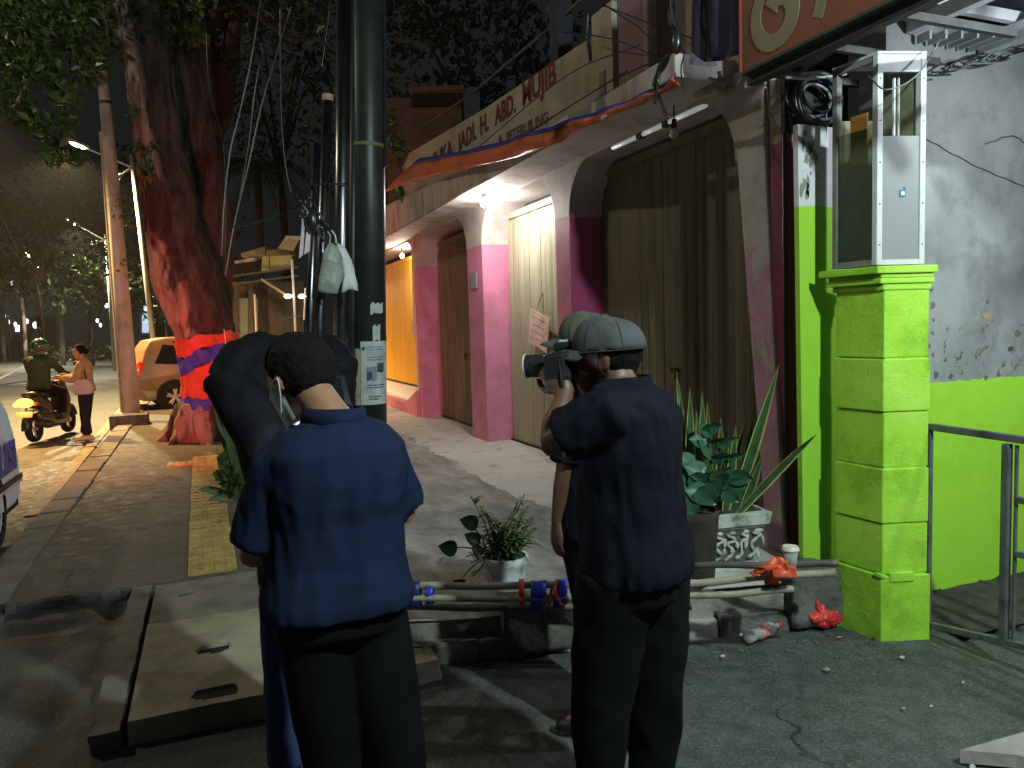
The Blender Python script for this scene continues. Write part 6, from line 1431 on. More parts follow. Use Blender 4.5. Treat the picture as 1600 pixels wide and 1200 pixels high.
# strap leaved clump by the tactile paving
cl_ = thing('strap_leaf_plant', 'clump of strap leaves growing beside the tactile paving', 'plant', tuple(onZ(380, 775))); M_st2 = mat('strap_leaf_green', (.10, .15, .06), .5, .3, 9)
cb0 = at(388, 790, 7.3)
for (tx, ty, w_, bx) in [(310, 765, .035, -.3), (322, 785, .03, -.2), (335, 640, .03, -.1), (348, 655, .035, -.05), (355, 690, .04, -.1), (340, 720, .04, -.2), (365, 680, .04, 0), (350, 705, .035, -.05), (332, 738, .035, -.25), (372, 700, .035, .05), (360, 740, .03, -.2), (395, 700, .04, .1), (410, 720, .04, .2)]:
    blade(cb0, at(tx, ty, 7.3 + random.uniform(-.2, .1)), w_, UZ*.12 + RV*bx*.4, M_st2, M_st2, cl_)
leaf_obj('low_leaf_cluster', [(at(362, 745, 7.2), (.12, .12, .14), 60), (at(352, 715, 7.25), (.08, .08, .1), 30)], .10, 51, M_pg, cl_)
# ================================================================== people
def skin(name, col): 
    m, t, b = nt(name); f = pos_noise(t, 30, 4)
    t.links.new(ramp(t, f, [(.35, tuple(v*.8 for v in col)), (.65, col)]), b.inputs['Base Color']); b.inputs['Roughness'].default_value = .5
    b.inputs['Subsurface Weight'].default_value = .08; b.inputs['Subsurface Radius'].default_value = (.01, .004, .002); b.inputs['Subsurface Scale'].default_value = .3
    bump(t, b, pos_noise(t, 220, 3), .1, .001); return m
def cloth(name, col, rough=.85, var=.2):
    m, t, b = nt(name); f = pos_noise(t, 8, 5)
    t.links.new(ramp(t, f, [(.3, tuple(v*(1 - var) for v in col)), (.7, tuple(v*(1 + var) for v in col))]), b.inputs['Base Color'])
    b.inputs['Roughness'].default_value = rough; b.inputs['Sheen Weight'].default_value = 0; b.inputs['Specular IOR Level'].default_value = .08
    bump(t, b, pos_noise(t, 420, 2), .25, .001); return m
M_skin = skin('brown_skin', (.30, .155, .09)); M_skin2 = skin('dark_brown_skin', (.12, .055, .036)); M_skin3 = skin('light_brown_skin', (.40, .22, .14))
M_hair = mat('black_hair', (.007, .006, .006), .8, .3, 60, spec=.1, bmp=.8, bscale=180, bdist=.004, stretch=(1, 1, .3))
M_eye = mat('eye_white', (.6, .58, .55), .2, .05, bmp=0)
def V(*a): return Vector(a)
def oval(c, r_, f, w, d, n=20, sq=2.4):
    """superellipse ring: r_ = width direction, f = depth direction"""
    out = []
    for k in range(n):
        t_ = 2*math.pi*k/n; a, b_ = math.cos(t_), math.sin(t_)
        out.append(c + r_*(math.copysign(abs(a)**(2/sq), a)*w) + f*(math.copysign(abs(b_)**(2/sq), b_)*d))
    return out
def head_solids(mb, c, f, u, s_=1.0):
    """c = centre of the skull; f looks forward, u up the head"""
    f, u = f.normalized(), u.normalized(); r_ = f.cross(u).normalized(); u = r_.cross(f)
    P = lambda a, b_, h: c + r_*(a*s_) + f*(b_*s_) + u*(h*s_)
    mb.ell(P(0, -.010, .02), r_*.076*s_, f*.096*s_, u*.092*s_, 22, 14)
    mb.rings([oval(P(0, b_, h), r_, f, w*s_, d*s_) for b_, h, w, d in ((.040, .045, .060, .050), (.042, .0, .062, .052), (.043, -.035, .057, .050), (.046, -.065, .048, .046), (.052, -.090, .036, .036), (.056, -.108, .024, .024))])   # face and jaw
    mb.rings([oval(P(0, b_, h), r_, f, w*s_, d*s_, 12) for b_, h, w, d in ((.088, .02, .010, .010), (.098, -.008, .012, .012), (.106, -.03, .016, .014), (.096, -.042, .015, .012))])                                             # nose
    mb.ell(P(0, .089, -.062), r_*.024*s_, f*.010*s_, u*.006*s_, 12, 7); mb.ell(P(0, .088, -.074), r_*.021*s_, f*.010*s_, u*.007*s_, 12, 7)   # lips
    mb.ell(P(0, .088, .028), r_*.050*s_, f*.010*s_, u*.010*s_, 14, 7)                                                                       # brow
    for sg in (-1, 1):
        mb.ell(P(sg*.076, -.008, -.012), r_*.010*s_, f*.019*s_, u*.032*s_, 12, 8); mb.ell(P(sg*.083, -.018, -.005), r_*.007*s_, f*.010*s_, u*.026*s_, 10, 7)
        mb.ell(P(sg*.042, .062, -.03), r_*.022*s_, f*.022*s_, u*.02*s_, 10, 7)
    return r_, u, P
def hand_solids(mb, wrist, d, palm_n, curl, s_=1.0, spread=.0, thumb_side=1):
    """d = direction of the fingers, palm_n = side toward which they curl"""
    d, pn = d.normalized(), palm_n.normalized(); sd = d.cross(pn).normalized(); pn = sd.cross(d)
    mb.rings([oval(wrist + d*a*s_, sd, pn, w*s_, t_*s_, 14) for a, w, t_ in ((-.012, .026, .020), (.015, .032, .019), (.05, .041, .017), (.085, .041, .014), (.095, .036, .010))])
    for k, (off, L) in enumerate(((-.030, .074), (-.010, .083), (.010, .078), (.029, .062))):
        p = wrist + (d*.085 + sd*off)*s_; a = 0; pts = [p - d*.02*s_, p]
        dd = (d + sd*off*spread*8).normalized()
        for seg, q in enumerate((.42, .32, .26)):
            a += curl*(.75 + .12*k)*(1, 1.1, .8)[seg]
            p = p + (dd*math.cos(a) + pn*math.sin(a))*L*q*s_; pts.append(p)
        mb.tube(pts, [.0095*s_, .0095*s_, .0088*s_, .008*s_, .006*s_], 9)
    p = wrist + (d*.022 - sd*.024*thumb_side*-1*1)*s_ if False else wrist + (d*.020 + sd*-.026*thumb_side + pn*.006)*s_
    t1 = p + (d*.55 - sd*.62*thumb_side + pn*.45)*.046*s_; t2 = t1 + (d*.8 - sd*.15*thumb_side + pn*.5)*.032*s_; t3 = t2 + (d*.8 + sd*.2*thumb_side + pn*.5)*.022*s_
    mb.tube([p, t1, t2, t3], [.014*s_, .0115*s_, .0105*s_, .0075*s_], 9)
def folds(o, amp, seed, stretch=(1, 1, .4), fr=9, creases=()):
    def fn(v, n):
        k = np.array(stretch); a = fbm(v*k, seed, 3, fr*.75)
        h = (1 - np.abs(a)*1.6)*amp*.8 + fbm(v, seed + 1, 3, 2.2)*amp*.7
        for (p, q, w) in creases:           # soft drag lines between two points
            p, q = np.array(p), np.array(q); d = q - p; L2 = d @ d; t_ = np.clip(((v - p) @ d)/L2, 0, 1); dist = np.linalg.norm(v - p - t_[:, None]*d, axis=1)
            h = h + np.exp(-(dist/w)**2)*amp*1.6*np.sin(np.pi*np.clip(t_, .05, .95))
        return v + n*h[:, None]
    displace(o, fn)
def person(name, label, J, skin_m, shirt, trousers, sleeve='short', voxel=.008, hem=None, shirt_name='shirt', fat=1.0, hair=True, hscale=1.0, hand=(.5, .5), handdir=None, shoes=None, s_=1.0, hair_drop=-.055, foldamp=.006, creases=(), trouser_name='trousers', loose=1.0, palm=None, tsides=(1, -1), extra=None, send=.86):
    f = J['f'].normalized(); t_ = thing(name, label, 'person', (J['pelvis'].x, J['pelvis'].y, 0)); r_ = f.cross(UZ).normalized()
    pel, nk, hd = J['pelvis'], J['neck'], J['head']; spine = (nk - pel); sf_ = f - spine.normalized()*f.dot(spine.normalized()); sf_.normalize()
    sr = (J['shR'] - J['shL']).normalized(); sr = (sr*.6 + r_*.4).normalized()
    def tor(k, w, d, back=0): return (pel + spine*k + sf_*(-back), w*fat, d*fat)
    T = [tor(-.08, .165, .115, .01), tor(0, .17, .122, .01), tor(.2, .158, .118, .0), tor(.45, .163, .120, .0), tor(.68, .172, .122, .015), tor(.84, .165, .112, .022), tor(.94, .125, .088, .02), tor(1.0, .070, .068, .008), tor(1.05, .056, .058, 0)]
    lerp3 = lambda a, b_, k: a.lerp(b_, k)
    def torso(mb, off, lo=-.08, hi=1.05, flare=0):
        R_ = []
        for k, (c, w, d) in zip((-.08, 0, .2, .45, .68, .84, .94, 1.0, 1.05), T):
            if k < lo - 1e-6 or k > hi + 1e-6: continue
            ex = off + flare*max(0, .35 - k); rr_ = r_.lerp(sr, max(0, min(1, k))).normalized(); R_.append(oval(c, rr_, sf_, w + ex, d + ex, 26))
        mb.rings(R_)
    body = MB(); torso(body, -.012)
    body.tube([nk - spine.normalized()*.02, nk.lerp(hd, .45), hd - J['hu'].normalized()*.03*s_ - J['hf'].normalized()*.012*s_], [.060*s_, .054*s_, .056*s_], 16)
    hr, hu, HP = head_solids(body, hd, J['hf'], J['hu'], s_)
    for i, sd in enumerate('LR'):
        sh, el, wr = J['sh' + sd], J['el' + sd], J['wr' + sd]
        body.tube([sh.lerp(nk, .3), sh, sh.lerp(el, .5), el, el.lerp(wr, .3), wr], [.05, .054*fat, .046*fat, .040, .040, .026], 14)
        dd = (handdir[i] if handdir and handdir[i] else (wr - el)); pn = palm[i] if palm and palm[i] else (sf_ if i == 0 else sf_)
        hand_solids(body, wr, dd, pn, hand[i], s_, .05, tsides[i])
        hp, kn, an = J['hip' + sd], J['kn' + sd], J['an' + sd]
        body.tube([hp, hp.lerp(kn, .5), kn, kn.lerp(an, .35), an], [.082*fat, .07*fat, .054, .052, .036], 14)
        toe = J.get('toe' + sd, an + f*.15); toe = Vector((toe.x, toe.y, an.z - .05)); body.tube([an - f*.04 - UZ*.03, an + (toe - an)*.5 - UZ*.01, toe], [.036, .036, .024], 10)
    bo = blob(body, 'body', skin_m, t_, voxel, 2)
    for sg in (-1, 1):
        MB().ell(HP(sg*.031, .079, .006), hr*.013*s_, J['hf'].normalized()*.010*s_, hu*.008*s_, 10, 7).build('eye', M_eye, t_, smooth=True)
    # shirt or jacket
    sb_ = MB(); hemk = -.08 if hem is None else hem; torso(sb_, .006*loose, hemk, 1.0, .045*loose)
    for sd in 'LR':
        sh, el, wr = J['sh' + sd], J['el' + sd], J['wr' + sd]
        if sleeve == 'short': sb_.tube([sh.lerp(nk, .42), sh + UZ*.0, sh.lerp(el, .5), sh.lerp(el, send)], [.066*fat, .069*fat, .068*fat*loose, .070*fat*loose], 18)
        elif sleeve == 'long': sb_.tube([sh.lerp(nk, .42), sh, sh.lerp(el, .5), el, el.lerp(wr, .5), el.lerp(wr, .93)], [.066*fat, .068*fat, .064*fat*loose, .060*fat*loose, .052*loose, .042*loose], 18)
    if extra: extra(sb_)
    so_ = blob(sb_, shirt_name, shirt, t_, voxel*1.15, 9 if extra else 5)
    folds(so_, foldamp, len(label), creases=creases)
    ck = spine.normalized(); cf = J['hf'] - ck*J['hf'].dot(ck); cf.normalize(); cr = cf.cross(ck)
    rows = []
    for i, (h, w, d) in enumerate(((-.02, .074, .076), (.012, .070, .072), (.034, .067, .069), (.030, .078, .080), (-.012, .088, .088))):
        ring = oval(nk + ck*(h*s_) - sf_*.004, cr, cf, w*fat**.3, d*fat**.3, 28, 2.1); rows.append(ring + [ring[0]])
    MB().sheet(rows, .003).build('collar', shirt, t_, smooth=True)
    # trousers
    tb_ = MB(); R_ = [oval(c, r_, f, w, d, 24) for c, w, d in ((pel - UZ*.10, .155*fat, .115*fat), (pel, .168*fat, .122*fat), (pel + spine*.16, .158*fat, .116*fat))]; tb_.rings(R_)
    for sd in 'LR':
        hp, kn, an = J['hip' + sd], J['kn' + sd], J['an' + sd]
        tb_.tube([hp + UZ*.02, hp.lerp(kn, .5), kn, kn.lerp(an, .5), an + UZ*.02], [.098*fat, .090*fat, .075*fat, .072, .068], 18)
    to_ = blob(tb_, trouser_name, trousers, t_, voxel*1.3, 4); folds(to_, foldamp*.9, len(label) + 5, (1, 1, .6), 4)
    for sd in 'LR':
        an = J['an' + sd]; toe = J.get('toe' + sd, an + f*.17); d = Vector((toe.x - an.x, toe.y - an.y, 0)).normalized(); g = Vector((an.x, an.y, max(0, an.z - .085)))
        sh_ = MB(); q = d.cross(UZ); sh_.rings([oval(g + d*a + UZ*(h), q, UZ, w, hh, 16) for a, w, hh, h in ((-.085, .026, .03, .045), (-.06, .038, .045, .05), (0, .040, .048, .05), (.08, .046, .034, .036), (.15, .044, .026, .028), (.19, .024, .016, .020))])
        sh_.build('shoe', shoes or M_blk, t_, smooth=True)
    if hair:
        hb_ = MB(); hb_.ell(HP(0, -.016, .022), hr*.090*s_*hscale, J['hf'].normalized()*.104*s_*hscale, hu*.105*s_*hscale, 28, 20)
        ho = blob(hb_, 'hair', M_hair, t_, .006 if voxel < .012 else .015, 1)
        c0 = np.array(HP(0, -.016, .022)); F_ = np.array(J['hf'].normalized()); U_ = np.array(hu)
        bm = bmesh.new(); bm.from_mesh(ho.data); kill = []
        for v in bm.verts:
            q = np.array(v.co) - c0; a, h = q @ F_, q @ U_
            line = hair_drop*s_ if a < 0 else (hair_drop + .085*min(1, a/.03/s_))*s_
            if a > .03*s_: line = (.052 + .0*a)*s_
            if h < line + .004*math.sin(v.co.x*300): kill.append(v)
        bmesh.ops.delete(bm, geom=kill, context='VERTS')
        bmesh.ops.solidify(bm, geom=bm.faces[:], thickness=.008)
        bm.to_mesh(ho.data); bm.free(); displace(ho, lambda v, n: v + n*((fbm(v, 3, 3, 9)*.004 + fbm(v, 5, 2, 30)*.0025))[:, None]); ho.data.polygons.foreach_set('use_smooth', [True]*len(ho.data.polygons))
    return t_, HP, hr, hu
def cap_on(t_, HP, hr, hf, hu, m, m2, s_=1.0, brim_drop=.0):
    cb_ = []; hf = hf.normalized()
    rows = []
    for i in range(11):
        a = i/10*math.pi/2; rows.append([HP(.092*math.cos(a)**.72*math.cos(q), -.012 + .110*math.cos(a)**.72*math.sin(q), .020 + (.101 + .006*math.sin(q))*math.sin(a)**.95) for q in np.linspace(0, 2*math.pi, 33)])
    o = MB().sheet(rows, .003).build('cap', m, t_, smooth=True); displace(o, lambda v, n: v + n*(fbm(v, 12, 3, 7)*.0035)[:, None])
    rows = []
    for i in range(6):
        u = i/5; rows.append([HP(.080*math.sin(q)*(1 + .02*u), -.012 + .102*math.cos(q) + .088*u*math.cos(q*.72)**1.2, .034 - .012*u - .022*(math.sin(q)**2)*(.4 + u) - brim_drop*u) for q in np.linspace(-1.25, 1.25, 17)])
    MB().sheet(rows, .004).build('brim', m, o, smooth=True)
    MB().ell(HP(0, -.012, .123), hr*.008, hf*.008, hu*.005, 10, 6).build('button', m, o, smooth=True)
    for k in range(6):
        q = math.pi/6 + k*math.pi/3; P = [HP(.0932*math.cos(a)**.72*math.cos(q), -.012 + .1115*math.cos(a)**.72*math.sin(q), .021 + (.102 + .006*math.sin(q))*math.sin(a)**.95) for a in np.linspace(.0, 1.5, 9)]; MB().tube(P, .0018, 4).build('seam', m2, o)
    P = [HP(.0925*math.cos(q), -.012 + .1105*math.sin(q), .020) for q in np.linspace(0, 2*math.pi, 30)]; MB().tube(P, .006, 6, flat=.5).build('band', m2, o)
    return o
DOWN = V(0, 0, -1)
M_blueshirt = cloth('navy_blue_shirt_cloth', (.011, .0165, .044), .85, .15); M_blk_tr = cloth('black_trouser_cloth', (.005, .005, .006), .9); M_dshirt = cloth('dark_navy_shirt_cloth', (.006, .0066, .0125), .85)
M_bjack = cloth('black_jacket_cloth', (.006, .006, .008), .75); M_jean = cloth('blue_jean_cloth', (.035, .045, .12), .9, .3)

# --- man in the blue shirt, back to the viewer, looking down at a phone
D = 2.08; fB = FV*.93 - RV*.38
J = dict(f=fB, pelvis=at(527, 922, D), neck=at(522, 655, D - .0), head=at(469, 592, D + .10), hf=fB*.66 - UZ*.60 - RV*.58, hu=UZ*.78 + fB*.52 - RV*.34,
         shL=at(436, 735, D - .03), shR=at(594, 712, D + .03), elL=at(397, 868, D + .02), elR=at(628, 800, D + .10), wrL=at(455, 838, D + .27), wrR=at(560, 815, D + .32),
         hipL=at(489, 960, D), hipR=at(573, 955, D + .03))
for sd, px, px2 in (('L', 520, 532), ('R', 622, 632)):
    k = at(px, 1190, D + .02); J['kn' + sd] = k; a = at(px2, 1400, D - .02); J['an' + sd] = Vector((a.x, a.y, .09))
man, HP, hr, hu = person('person', 'man in a blue short sleeved shirt with his back turned, looking down at a phone', J, M_skin, M_blueshirt, M_blk_tr, hem=-.08, fat=1.08, hand=(.55, .55), hair_drop=-.10, foldamp=.006, loose=1.0,
    creases=[(tuple(at(470, 720, D - .13)), tuple(at(462, 820, D - .13)), .018), (tuple(at(520, 715, D - .14)), tuple(at(500, 880, D - .14)), .02), (tuple(at(570, 710, D - .13)), tuple(at(545, 830, D - .14)), .018), (tuple(at(600, 760, D - .1)), tuple(at(560, 930, D - .13)), .02), (tuple(at(450, 930, D - .12)), tuple(at(600, 905, D - .12)), .02)])
rows = []
for h in (-.118, -.095, -.065, -.035, -.012):
    k = (.118 + h)/.106; w_ = .052 + .025*k; d_ = .062 + .012*k
    rows.append([HP(w_*math.sin(q), .045 + d_*math.cos(q) - .02*abs(math.sin(q)) + .010*math.exp(-(q/.3)**2)*k, h) for q in np.linspace(-1.85, 1.85, 25)])
MB().sheet(rows, -.003).build('face_mask', cloth('white_mask_cloth', (.62, .64, .66), .85, .05), man, smooth=True)
for sg in (-1, 1): MB().tube(bez([HP(sg*.070, .045, -.02), HP(sg*.086, .01, -.005), HP(sg*.090, -.022, -.01), HP(sg*.080, .0, -.045), HP(sg*.062, .045, -.08)], 4), .0015, 5).build('mask_loop', M_wht, man)
ph = thing('smartphone', 'lit smartphone held low by the man in the blue shirt', 'phone', tuple((J['wrL'] + J['wrR'])/2))
pc0 = at(490, 765, D + .37); pn_ = (J['head'] - pc0).normalized(); pr = RV; pu_ = pn_.cross(pr).normalized()
mb = MB(); vs = [pc0 + pr*a*.037 + pu_*b_*.076 + pn_*c for c in (-.004, .004) for a, b_ in ((-1, -1), (1, -1), (1, 1), (-1, 1))]
mb.add(vs, [(3, 2, 1, 0), (4, 5, 6, 7), (0, 1, 5, 4), (1, 2, 6, 5), (2, 3, 7, 6), (3, 0, 4, 7)]).build('case', M_blk, ph, bevel=.002)
MB().prism([pc0 + pr*a*.034 + pu_*b_*.071 + pn_*.0045 for a, b_ in ((-1, -1), (1, -1), (1, 1), (-1, 1))], pn_*.0008).build('screen', emit('phone_screen', (.85, .92, 1), 9), ph)
lamp('phone_screen_light', tuple(pc0 + pn_*.03), 5, (.9, .95, 1), .03)

# --- person in a black jacket behind him, both arms raised
D = 2.75; fJ = FV*.75 + RV*.35
J = dict(f=fJ, pelvis=at(488, 890, D), neck=at(468, 632, D + .02), head=at(462, 575, D + .10), hf=fJ*.9 - UZ*.35, hu=UZ*.9 + fJ*.3,
         shL=at(420, 660, D), shR=at(512, 655, D + .04), elL=at(350, 598, D + .06), elR=at(530, 552, D + .14), wrL=at(408, 548, D + .20), wrR=at(529, 590, D + .05),
         hipL=at(448, 915, D), hipR=at(500, 912, D + .02))
J['wrL'] = at(402, 596, D + .13); 
for sd, px in (('L', 446), ('R', 510)):
    J['kn' + sd] = at(px, 1045, D + .03); a = at(px + (2 if sd == 'L' else 8), 1185, D); J['an' + sd] = Vector((a.x, a.y, .09))
def jacket_folds(mb):
    mb.tube([at(342, 592, D + .06), at(372, 562, D + .10), at(405, 552, D + .16), at(440, 556, D + .22)], [.045, .072, .08, .07], 16)
    mb.tube([at(340, 600, D + .05), at(368, 630, D + .03), at(408, 672, D), at(440, 740, D)], [.045, .07, .10, .12], 16)
    mb.tube([at(375, 598, D + .09), at(405, 605, D + .12), at(440, 600, D + .16)], [.06, .09, .10], 14)
    mb.tube([at(512, 545, D + .18), at(526, 560, D + .1), at(529, 583, D + .06)], [.06, .055, .05], 16)
jm, HP, hr, hu = person('person', 'person in a black jacket and jeans with raised elbows behind the blue shirted man', J, M_skin, M_bjack, M_jean, sleeve='long', fat=.98, hand=(.9, .9), hem=-.08, shirt_name='jacket', loose=1.25, handdir=[RV*.9 + UZ*.1, RV*-.1 - UZ*.9], palm=[FV, -FV], tsides=(1, -1), extra=jacket_folds)
ph2 = thing('smartphone', 'dark phone in the lowered hand of the person in the black jacket', 'phone', tuple(at(530, 618, D + .02)))
mb = MB(); c0 = at(530, 618, D + .02); vs = [c0 + RV*a*.036 + (UZ*.97 - RV*.2)*b_*.074 + FV*c for c in (-.004, .004) for a, b_ in ((-1, -1), (1, -1), (1, 1), (-1, 1))]
mb.add(vs, [(3, 2, 1, 0), (4, 5, 6, 7), (0, 1, 5, 4), (1, 2, 6, 5), (2, 3, 7, 6), (3, 0, 4, 7)]).build('case', M_blk, ph2, bevel=.002)
MB().prism([c0 + RV*a*.012 + UZ*(.05 + b_*.012) - FV*.0045 for a, b_ in ((-1, -1), (1, -1), (1, 1), (-1, 1))], -FV*.002).build('lens', M_gls, ph2)
# --- photographer in a dark shirt with a cap and a camera
D = 2.28; fP = -RV*.95 + FV*.30
J = dict(f=fP, pelvis=at(992, 868, D), neck=at(973, 606, D + .0), head=at(946, 558, D + .03), hf=fP*1.0 - UZ*.05, hu=UZ,
         shL=at(950, 650, D - .17), shR=at(985, 650, D + .17), elL=at(858, 692, D - .12), elR=at(880, 705, D + .25), wrL=at(884, 612, D + .0), wrR=at(898, 604, D + .12),
         hipL=at(962, 905, D - .08), hipR=at(1018, 905, D + .07))
for sd, px, px2, dd in (('L', 938, 930, -.06), ('R', 1022, 1018, .10)):
    J['kn' + sd] = at(px, 1110, D + dd); a = at(px2, 1330, D + dd); J['an' + sd] = Vector((a.x, a.y, .09))
pm_, HP, hr, hu = person('person', 'photographer in a dark shirt and grey cap aiming a camera', J, M_skin2, M_dshirt, M_blk_tr, fat=1.16, hand=(1.0, 1.0), hair=True, hscale=.93, hair_drop=-.085, foldamp=.012, handdir=[UZ*.75 + fP*.55, UZ*.7 + fP*.55], palm=[RV*.2 + FV*.9, -FV*.6 + UZ*.1], tsides=(-1, 1), send=.74, hem=-.08, loose=1.0,
    creases=[(tuple(at(1000, 700, D - .15)), tuple(at(1050, 750, D - .1)), .02), (tuple(at(980, 760, D - .16)), tuple(at(1055, 800, D - .1)), .022), (tuple(at(990, 830, D - .16)), tuple(at(1065, 850, D - .1)), .02), (tuple(at(1000, 640, D - .12)), tuple(at(1040, 690, D - .08)), .02)])
M_capg = mat('faded_grey_cap_cloth', (.06, .062, .066), .9, .35, 14, bmp=.3, bscale=200, bdist=.002); M_capd = mat('dark_cap_thread', (.02, .02, .022), .9, .2)
cap_on(pm_, HP, hr, J['hf'], hu, M_capg, M_capd)
cam_t = thing('camera', 'black camera with a short lens held up to the photographer\'s face', 'camera', tuple(at(880, 572, D)))
cc0 = HP(0, .128, -.012); cf = J['hf'].normalized(); cu_ = hu; cr_ = hr
def CAMB(a, b_, name, m, bevel=.006):
    mb = MB(); vs = [cc0 + cr_*x + cf*y + cu_*z for z in (a[2], b_[2]) for x, y in ((a[0], a[1]), (b_[0], a[1]), (b_[0], b_[1]), (a[0], b_[1]))]
    return mb.add(vs, [(3, 2, 1, 0), (4, 5, 6, 7), (0, 1, 5, 4), (1, 2, 6, 5), (2, 3, 7, 6), (3, 0, 4, 7)]).build(name, m, cam_t, bevel=bevel)
CAMB((-.068, -.03, -.048), (.068, .03, .04), 'body', M_blk, .010); CAMB((-.03, -.036, .04), (.03, .028, .068), 'viewfinder', M_blk, .01); CAMB((-.072, -.02, -.048), (-.046, .05, .034), 'grip', M_blk, .010)
CAMB((-.016, -.02, .068), (.016, .01, .074), 'hot_shoe', M_alu, .001); CAMB((.04, -.01, .04), (.06, .012, .048), 'mode_dial', M_alu, .003)
MB().tube([cc0 + cf*.03, cc0 + cf*.06, cc0 + cf*.062, cc0 + cf*.10, cc0 + cf*.102, cc0 + cf*.125], [.034, .034, .037, .037, .035, .037], 24).build('lens', M_blk, cam_t)
MB().tube([cc0 + cf*.122, cc0 + cf*.127], [.0375, .0375], 24).build('lens_ring', M_alu, cam_t); MB().tube([cc0 + cf*.1255, cc0 + cf*.1275], [.03, .03], 24).build('front_glass', M_gls, cam_t)
MB().tube(bez([cc0 - cr_*.068 + cu_*.02, cc0 - cr_*.085 - cf*.02 - cu_*.17, J['neck'] + cf*.11 - cr_*.05 - UZ*.10, J['neck'] + cf*.05 - cr_*.07 + UZ*.01, J['neck'] - cf*.075 + UZ*.02], 6), .0035, 6, flat=1.4).build('strap', M_blk, cam_t)
# --- man in an olive cap standing behind the photographer
D = 3.02; fC = -RV*.9 + FV*.25
J = dict(f=fC, pelvis=at(925, 830, D), neck=at(925, 590, D), head=at(913, 537, D), hf=fC*1.0 - UZ*.05, hu=UZ,
         shL=at(895, 628, D - .12), shR=at(940, 628, D + .16), elL=at(884, 735, D - .12), elR=at(930, 730, D + .2), wrL=at(871, 815, D - .10), wrR=at(920, 815, D + .2),
         hipL=at(912, 840, D - .06), hipR=at(940, 840, D + .08))
for sd, px, dd in (('L', 934, -.07), ('R', 956, .09)):
    J['kn' + sd] = at(px, 985, D + dd); a = at(px + 8, 1120, D + dd); J['an' + sd] = Vector((a.x, a.y, .09))
om, HP, hr, hu = person('person', 'man in an olive cap standing half hidden behind the photographer', J, M_skin2, M_dshirt, M_blk_tr, fat=.98, hand=(.35, .35), handdir=[DOWN - RV*.05, None], palm=[RV*.7 + FV*.4, None], tsides=(1, -1), foldamp=.006, hem=0, hscale=.93)
M_capo = mat('olive_grey_cap_cloth', (.075, .085, .062), .9, .25, 14, bmp=.3, bscale=200, bdist=.002); co_ = cap_on(om, HP, hr, J['hf'], hu, M_capo, M_capd, brim_drop=.012)
MB().ell(HP(.02, .092, .062), hr*.004, J['hf'].normalized()*.003, hu*.008, 8, 6).build('cap_mark', M_wht, co_, smooth=True)
# --- scooter rider
fR = su.normalized(); M_ojk = cloth('dark_green_jacket_cloth', (.035, .06, .022), .7, .3); M_gh = mat('green_helmet_shell', (.03, .085, .04), .2, .15, 3, bmp=0, spec=.7)
S0 = lambda a, b_, c: sf(a, b_, c)
J = dict(f=fR, pelvis=S0(.28, 0, .88), neck=S0(.36, 0, 1.40), head=S0(.42, 0, 1.55), hf=fR*.9 + RV*.35 - UZ*.1, hu=UZ, shL=S0(.34, .19, 1.33), shR=S0(.34, -.19, 1.33), elL=S0(.62, .26, 1.10), elR=S0(.60, -.26, 1.10), wrL=S0(.92, .24, 1.06), wrR=S0(.92, -.24, 1.06),
         hipL=S0(.30, .10, .86), hipR=S0(.30, -.10, .86), knL=S0(.74, .16, .78), knR=S0(.74, -.16, .78), anL=S0(.72, .14, .38), anR=S0(.72, -.14, .38))
rid, HP, hr, hu = person('person', 'scooter rider in a green helmet and dark green jacket astride the scooter', J, M_skin, M_ojk, M_blk_tr, sleeve='long', voxel=.018, hair=False, fat=.98, hand=(1.1, 1.1), shirt_name='jacket', hem=-.08)
hm = MB(); rows = []
for i in range(13):
    a = -.55 + (math.pi/2 + .55)*i/12; rows.append([HP(.128*math.cos(a)*math.cos(q), -.005 + .145*math.cos(a)*math.sin(q), .015 + .132*math.sin(a)) for q in np.linspace(0, 2*math.pi, 33) ])
keep = MB().sheet(rows, .012).build('helmet', M_gh, rid, smooth=True)
bm = bmesh.new(); bm.from_mesh(keep.data); c0 = HP(0, 0, 0); hfn = J['hf'].normalized()
bmesh.ops.delete(bm, geom=[v for v in bm.verts if (v.co - c0).dot(hfn) > .06 and (v.co - c0).dot(hu) < .045], context='VERTS'); bm.to_mesh(keep.data); bm.free()
rows = [[HP(.132*math.sin(q), -.005 + .150*math.cos(q), h) for q in np.linspace(-1.1, 1.1, 15)] for h in (-.02, .03, .07)]; MB().sheet(rows, .003).build('visor', M_gls, keep, smooth=True)
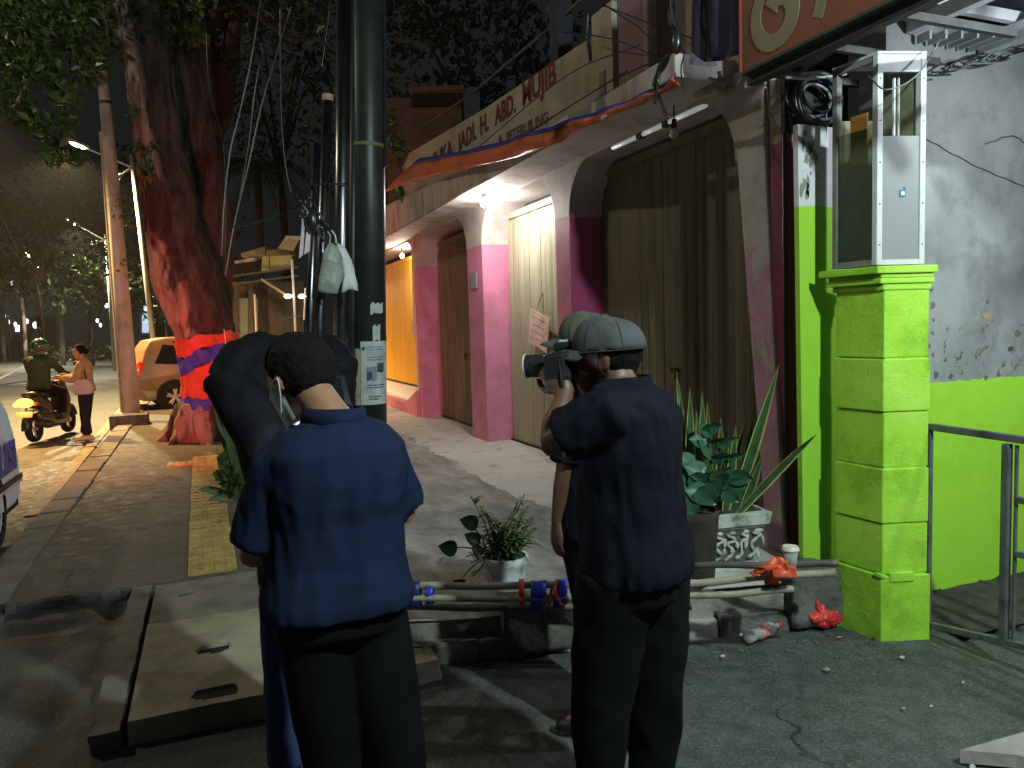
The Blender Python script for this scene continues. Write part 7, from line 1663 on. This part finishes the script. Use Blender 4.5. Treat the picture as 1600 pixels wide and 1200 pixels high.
# --- woman beside the scooter
fW = -RV*.85 - FV*.2; D = 14.0; Wb = onZ(139, 688); W0 = lambda a, b_, c: Wb + fW.normalized()*a + fW.normalized().cross(UZ)*b_ + UZ*c
M_beige = cloth('beige_jacket_cloth', (.36, .27, .13), .85, .2); M_skirt = cloth('dark_skirt_cloth', (.018, .017, .018), .9); M_wsh = mat('pale_shoe', (.6, .5, .42), .6, .1)
J = dict(f=fW, pelvis=W0(0, 0, .84), neck=W0(.02, 0, 1.32), head=W0(.05, 0, 1.47), hf=fW*.95 - UZ*.15, hu=UZ, shL=W0(.0, -.17, 1.25), shR=W0(.0, .17, 1.25), elL=W0(.06, -.22, 1.02), elR=W0(.06, .22, 1.02), wrL=W0(.28, -.15, 1.06), wrR=W0(.26, .10, 1.08),
         hipL=W0(0, -.09, .82), hipR=W0(0, .09, .82), knL=W0(.01, -.09, .46), knR=W0(.03, .09, .46), anL=W0(-.02, -.10, .09), anR=W0(.08, .09, .09))
wo, HP, hr, hu = person('person', 'woman in a beige jacket and dark wide trousers standing beside the scooter', J, M_skin3, M_beige, M_skirt, sleeve='long', voxel=.017, fat=.95, hand=(.5, .5), shirt_name='jacket', hem=-.08, shoes=M_wsh, s_=.97, loose=1.3, hair_drop=-.075)
MB().ell(HP(0, -.105, -.01), hr*.055, J['hf'].normalized()*.04, hu*.055, 14, 9).build('hair_bun', M_hair, wo, smooth=True)
hbg = thing('handbag', 'pale grey handbag hanging at the woman\'s hip', 'bag', tuple(W0(-.02, -.24, .98)))
mb = MB().rings([oval(W0(-.03 + .0, -.235, .78) + UZ*h, fW.normalized(), fW.normalized().cross(UZ), w, .05, 16) for h, w in ((0, .12), (.03, .155), (.14, .15), (.22, .11), (.24, .08))]); mb.build('body', mat('pale_grey_bag', (.42, .40, .40), .6, .15), hbg, smooth=True)
MB().tube(bez([W0(.08, -.25, 1.0), W0(.03, -.22, 1.22), W0(-.02, -.1, 1.31), W0(-.06, -.18, 1.15), W0(-.1, -.25, 1.0)], 5), .010, 6).build('strap', M_blk, hbg)
# ================================================================== damp night air
M_air = bpy.data.materials.new('night_haze'); M_air.use_nodes = True; t = M_air.node_tree; t.nodes.remove(t.nodes['Principled BSDF'])
pv = t.nodes.new('ShaderNodeVolumePrincipled'); pv.inputs['Density'].default_value = .0004; pv.inputs['Color'].default_value = (.9, .92, .9, 1); pv.inputs['Anisotropy'].default_value = .3
t.links.new(pv.outputs[0], t.nodes['Material Output'].inputs['Volume'])
hz = MB().box((-125, -62, -1.2), (112, 208, 26)).build('haze', M_air); hz['kind'] = 'stuff'; hz['label'] = 'thin damp haze of the night air'; hz['category'] = 'haze'
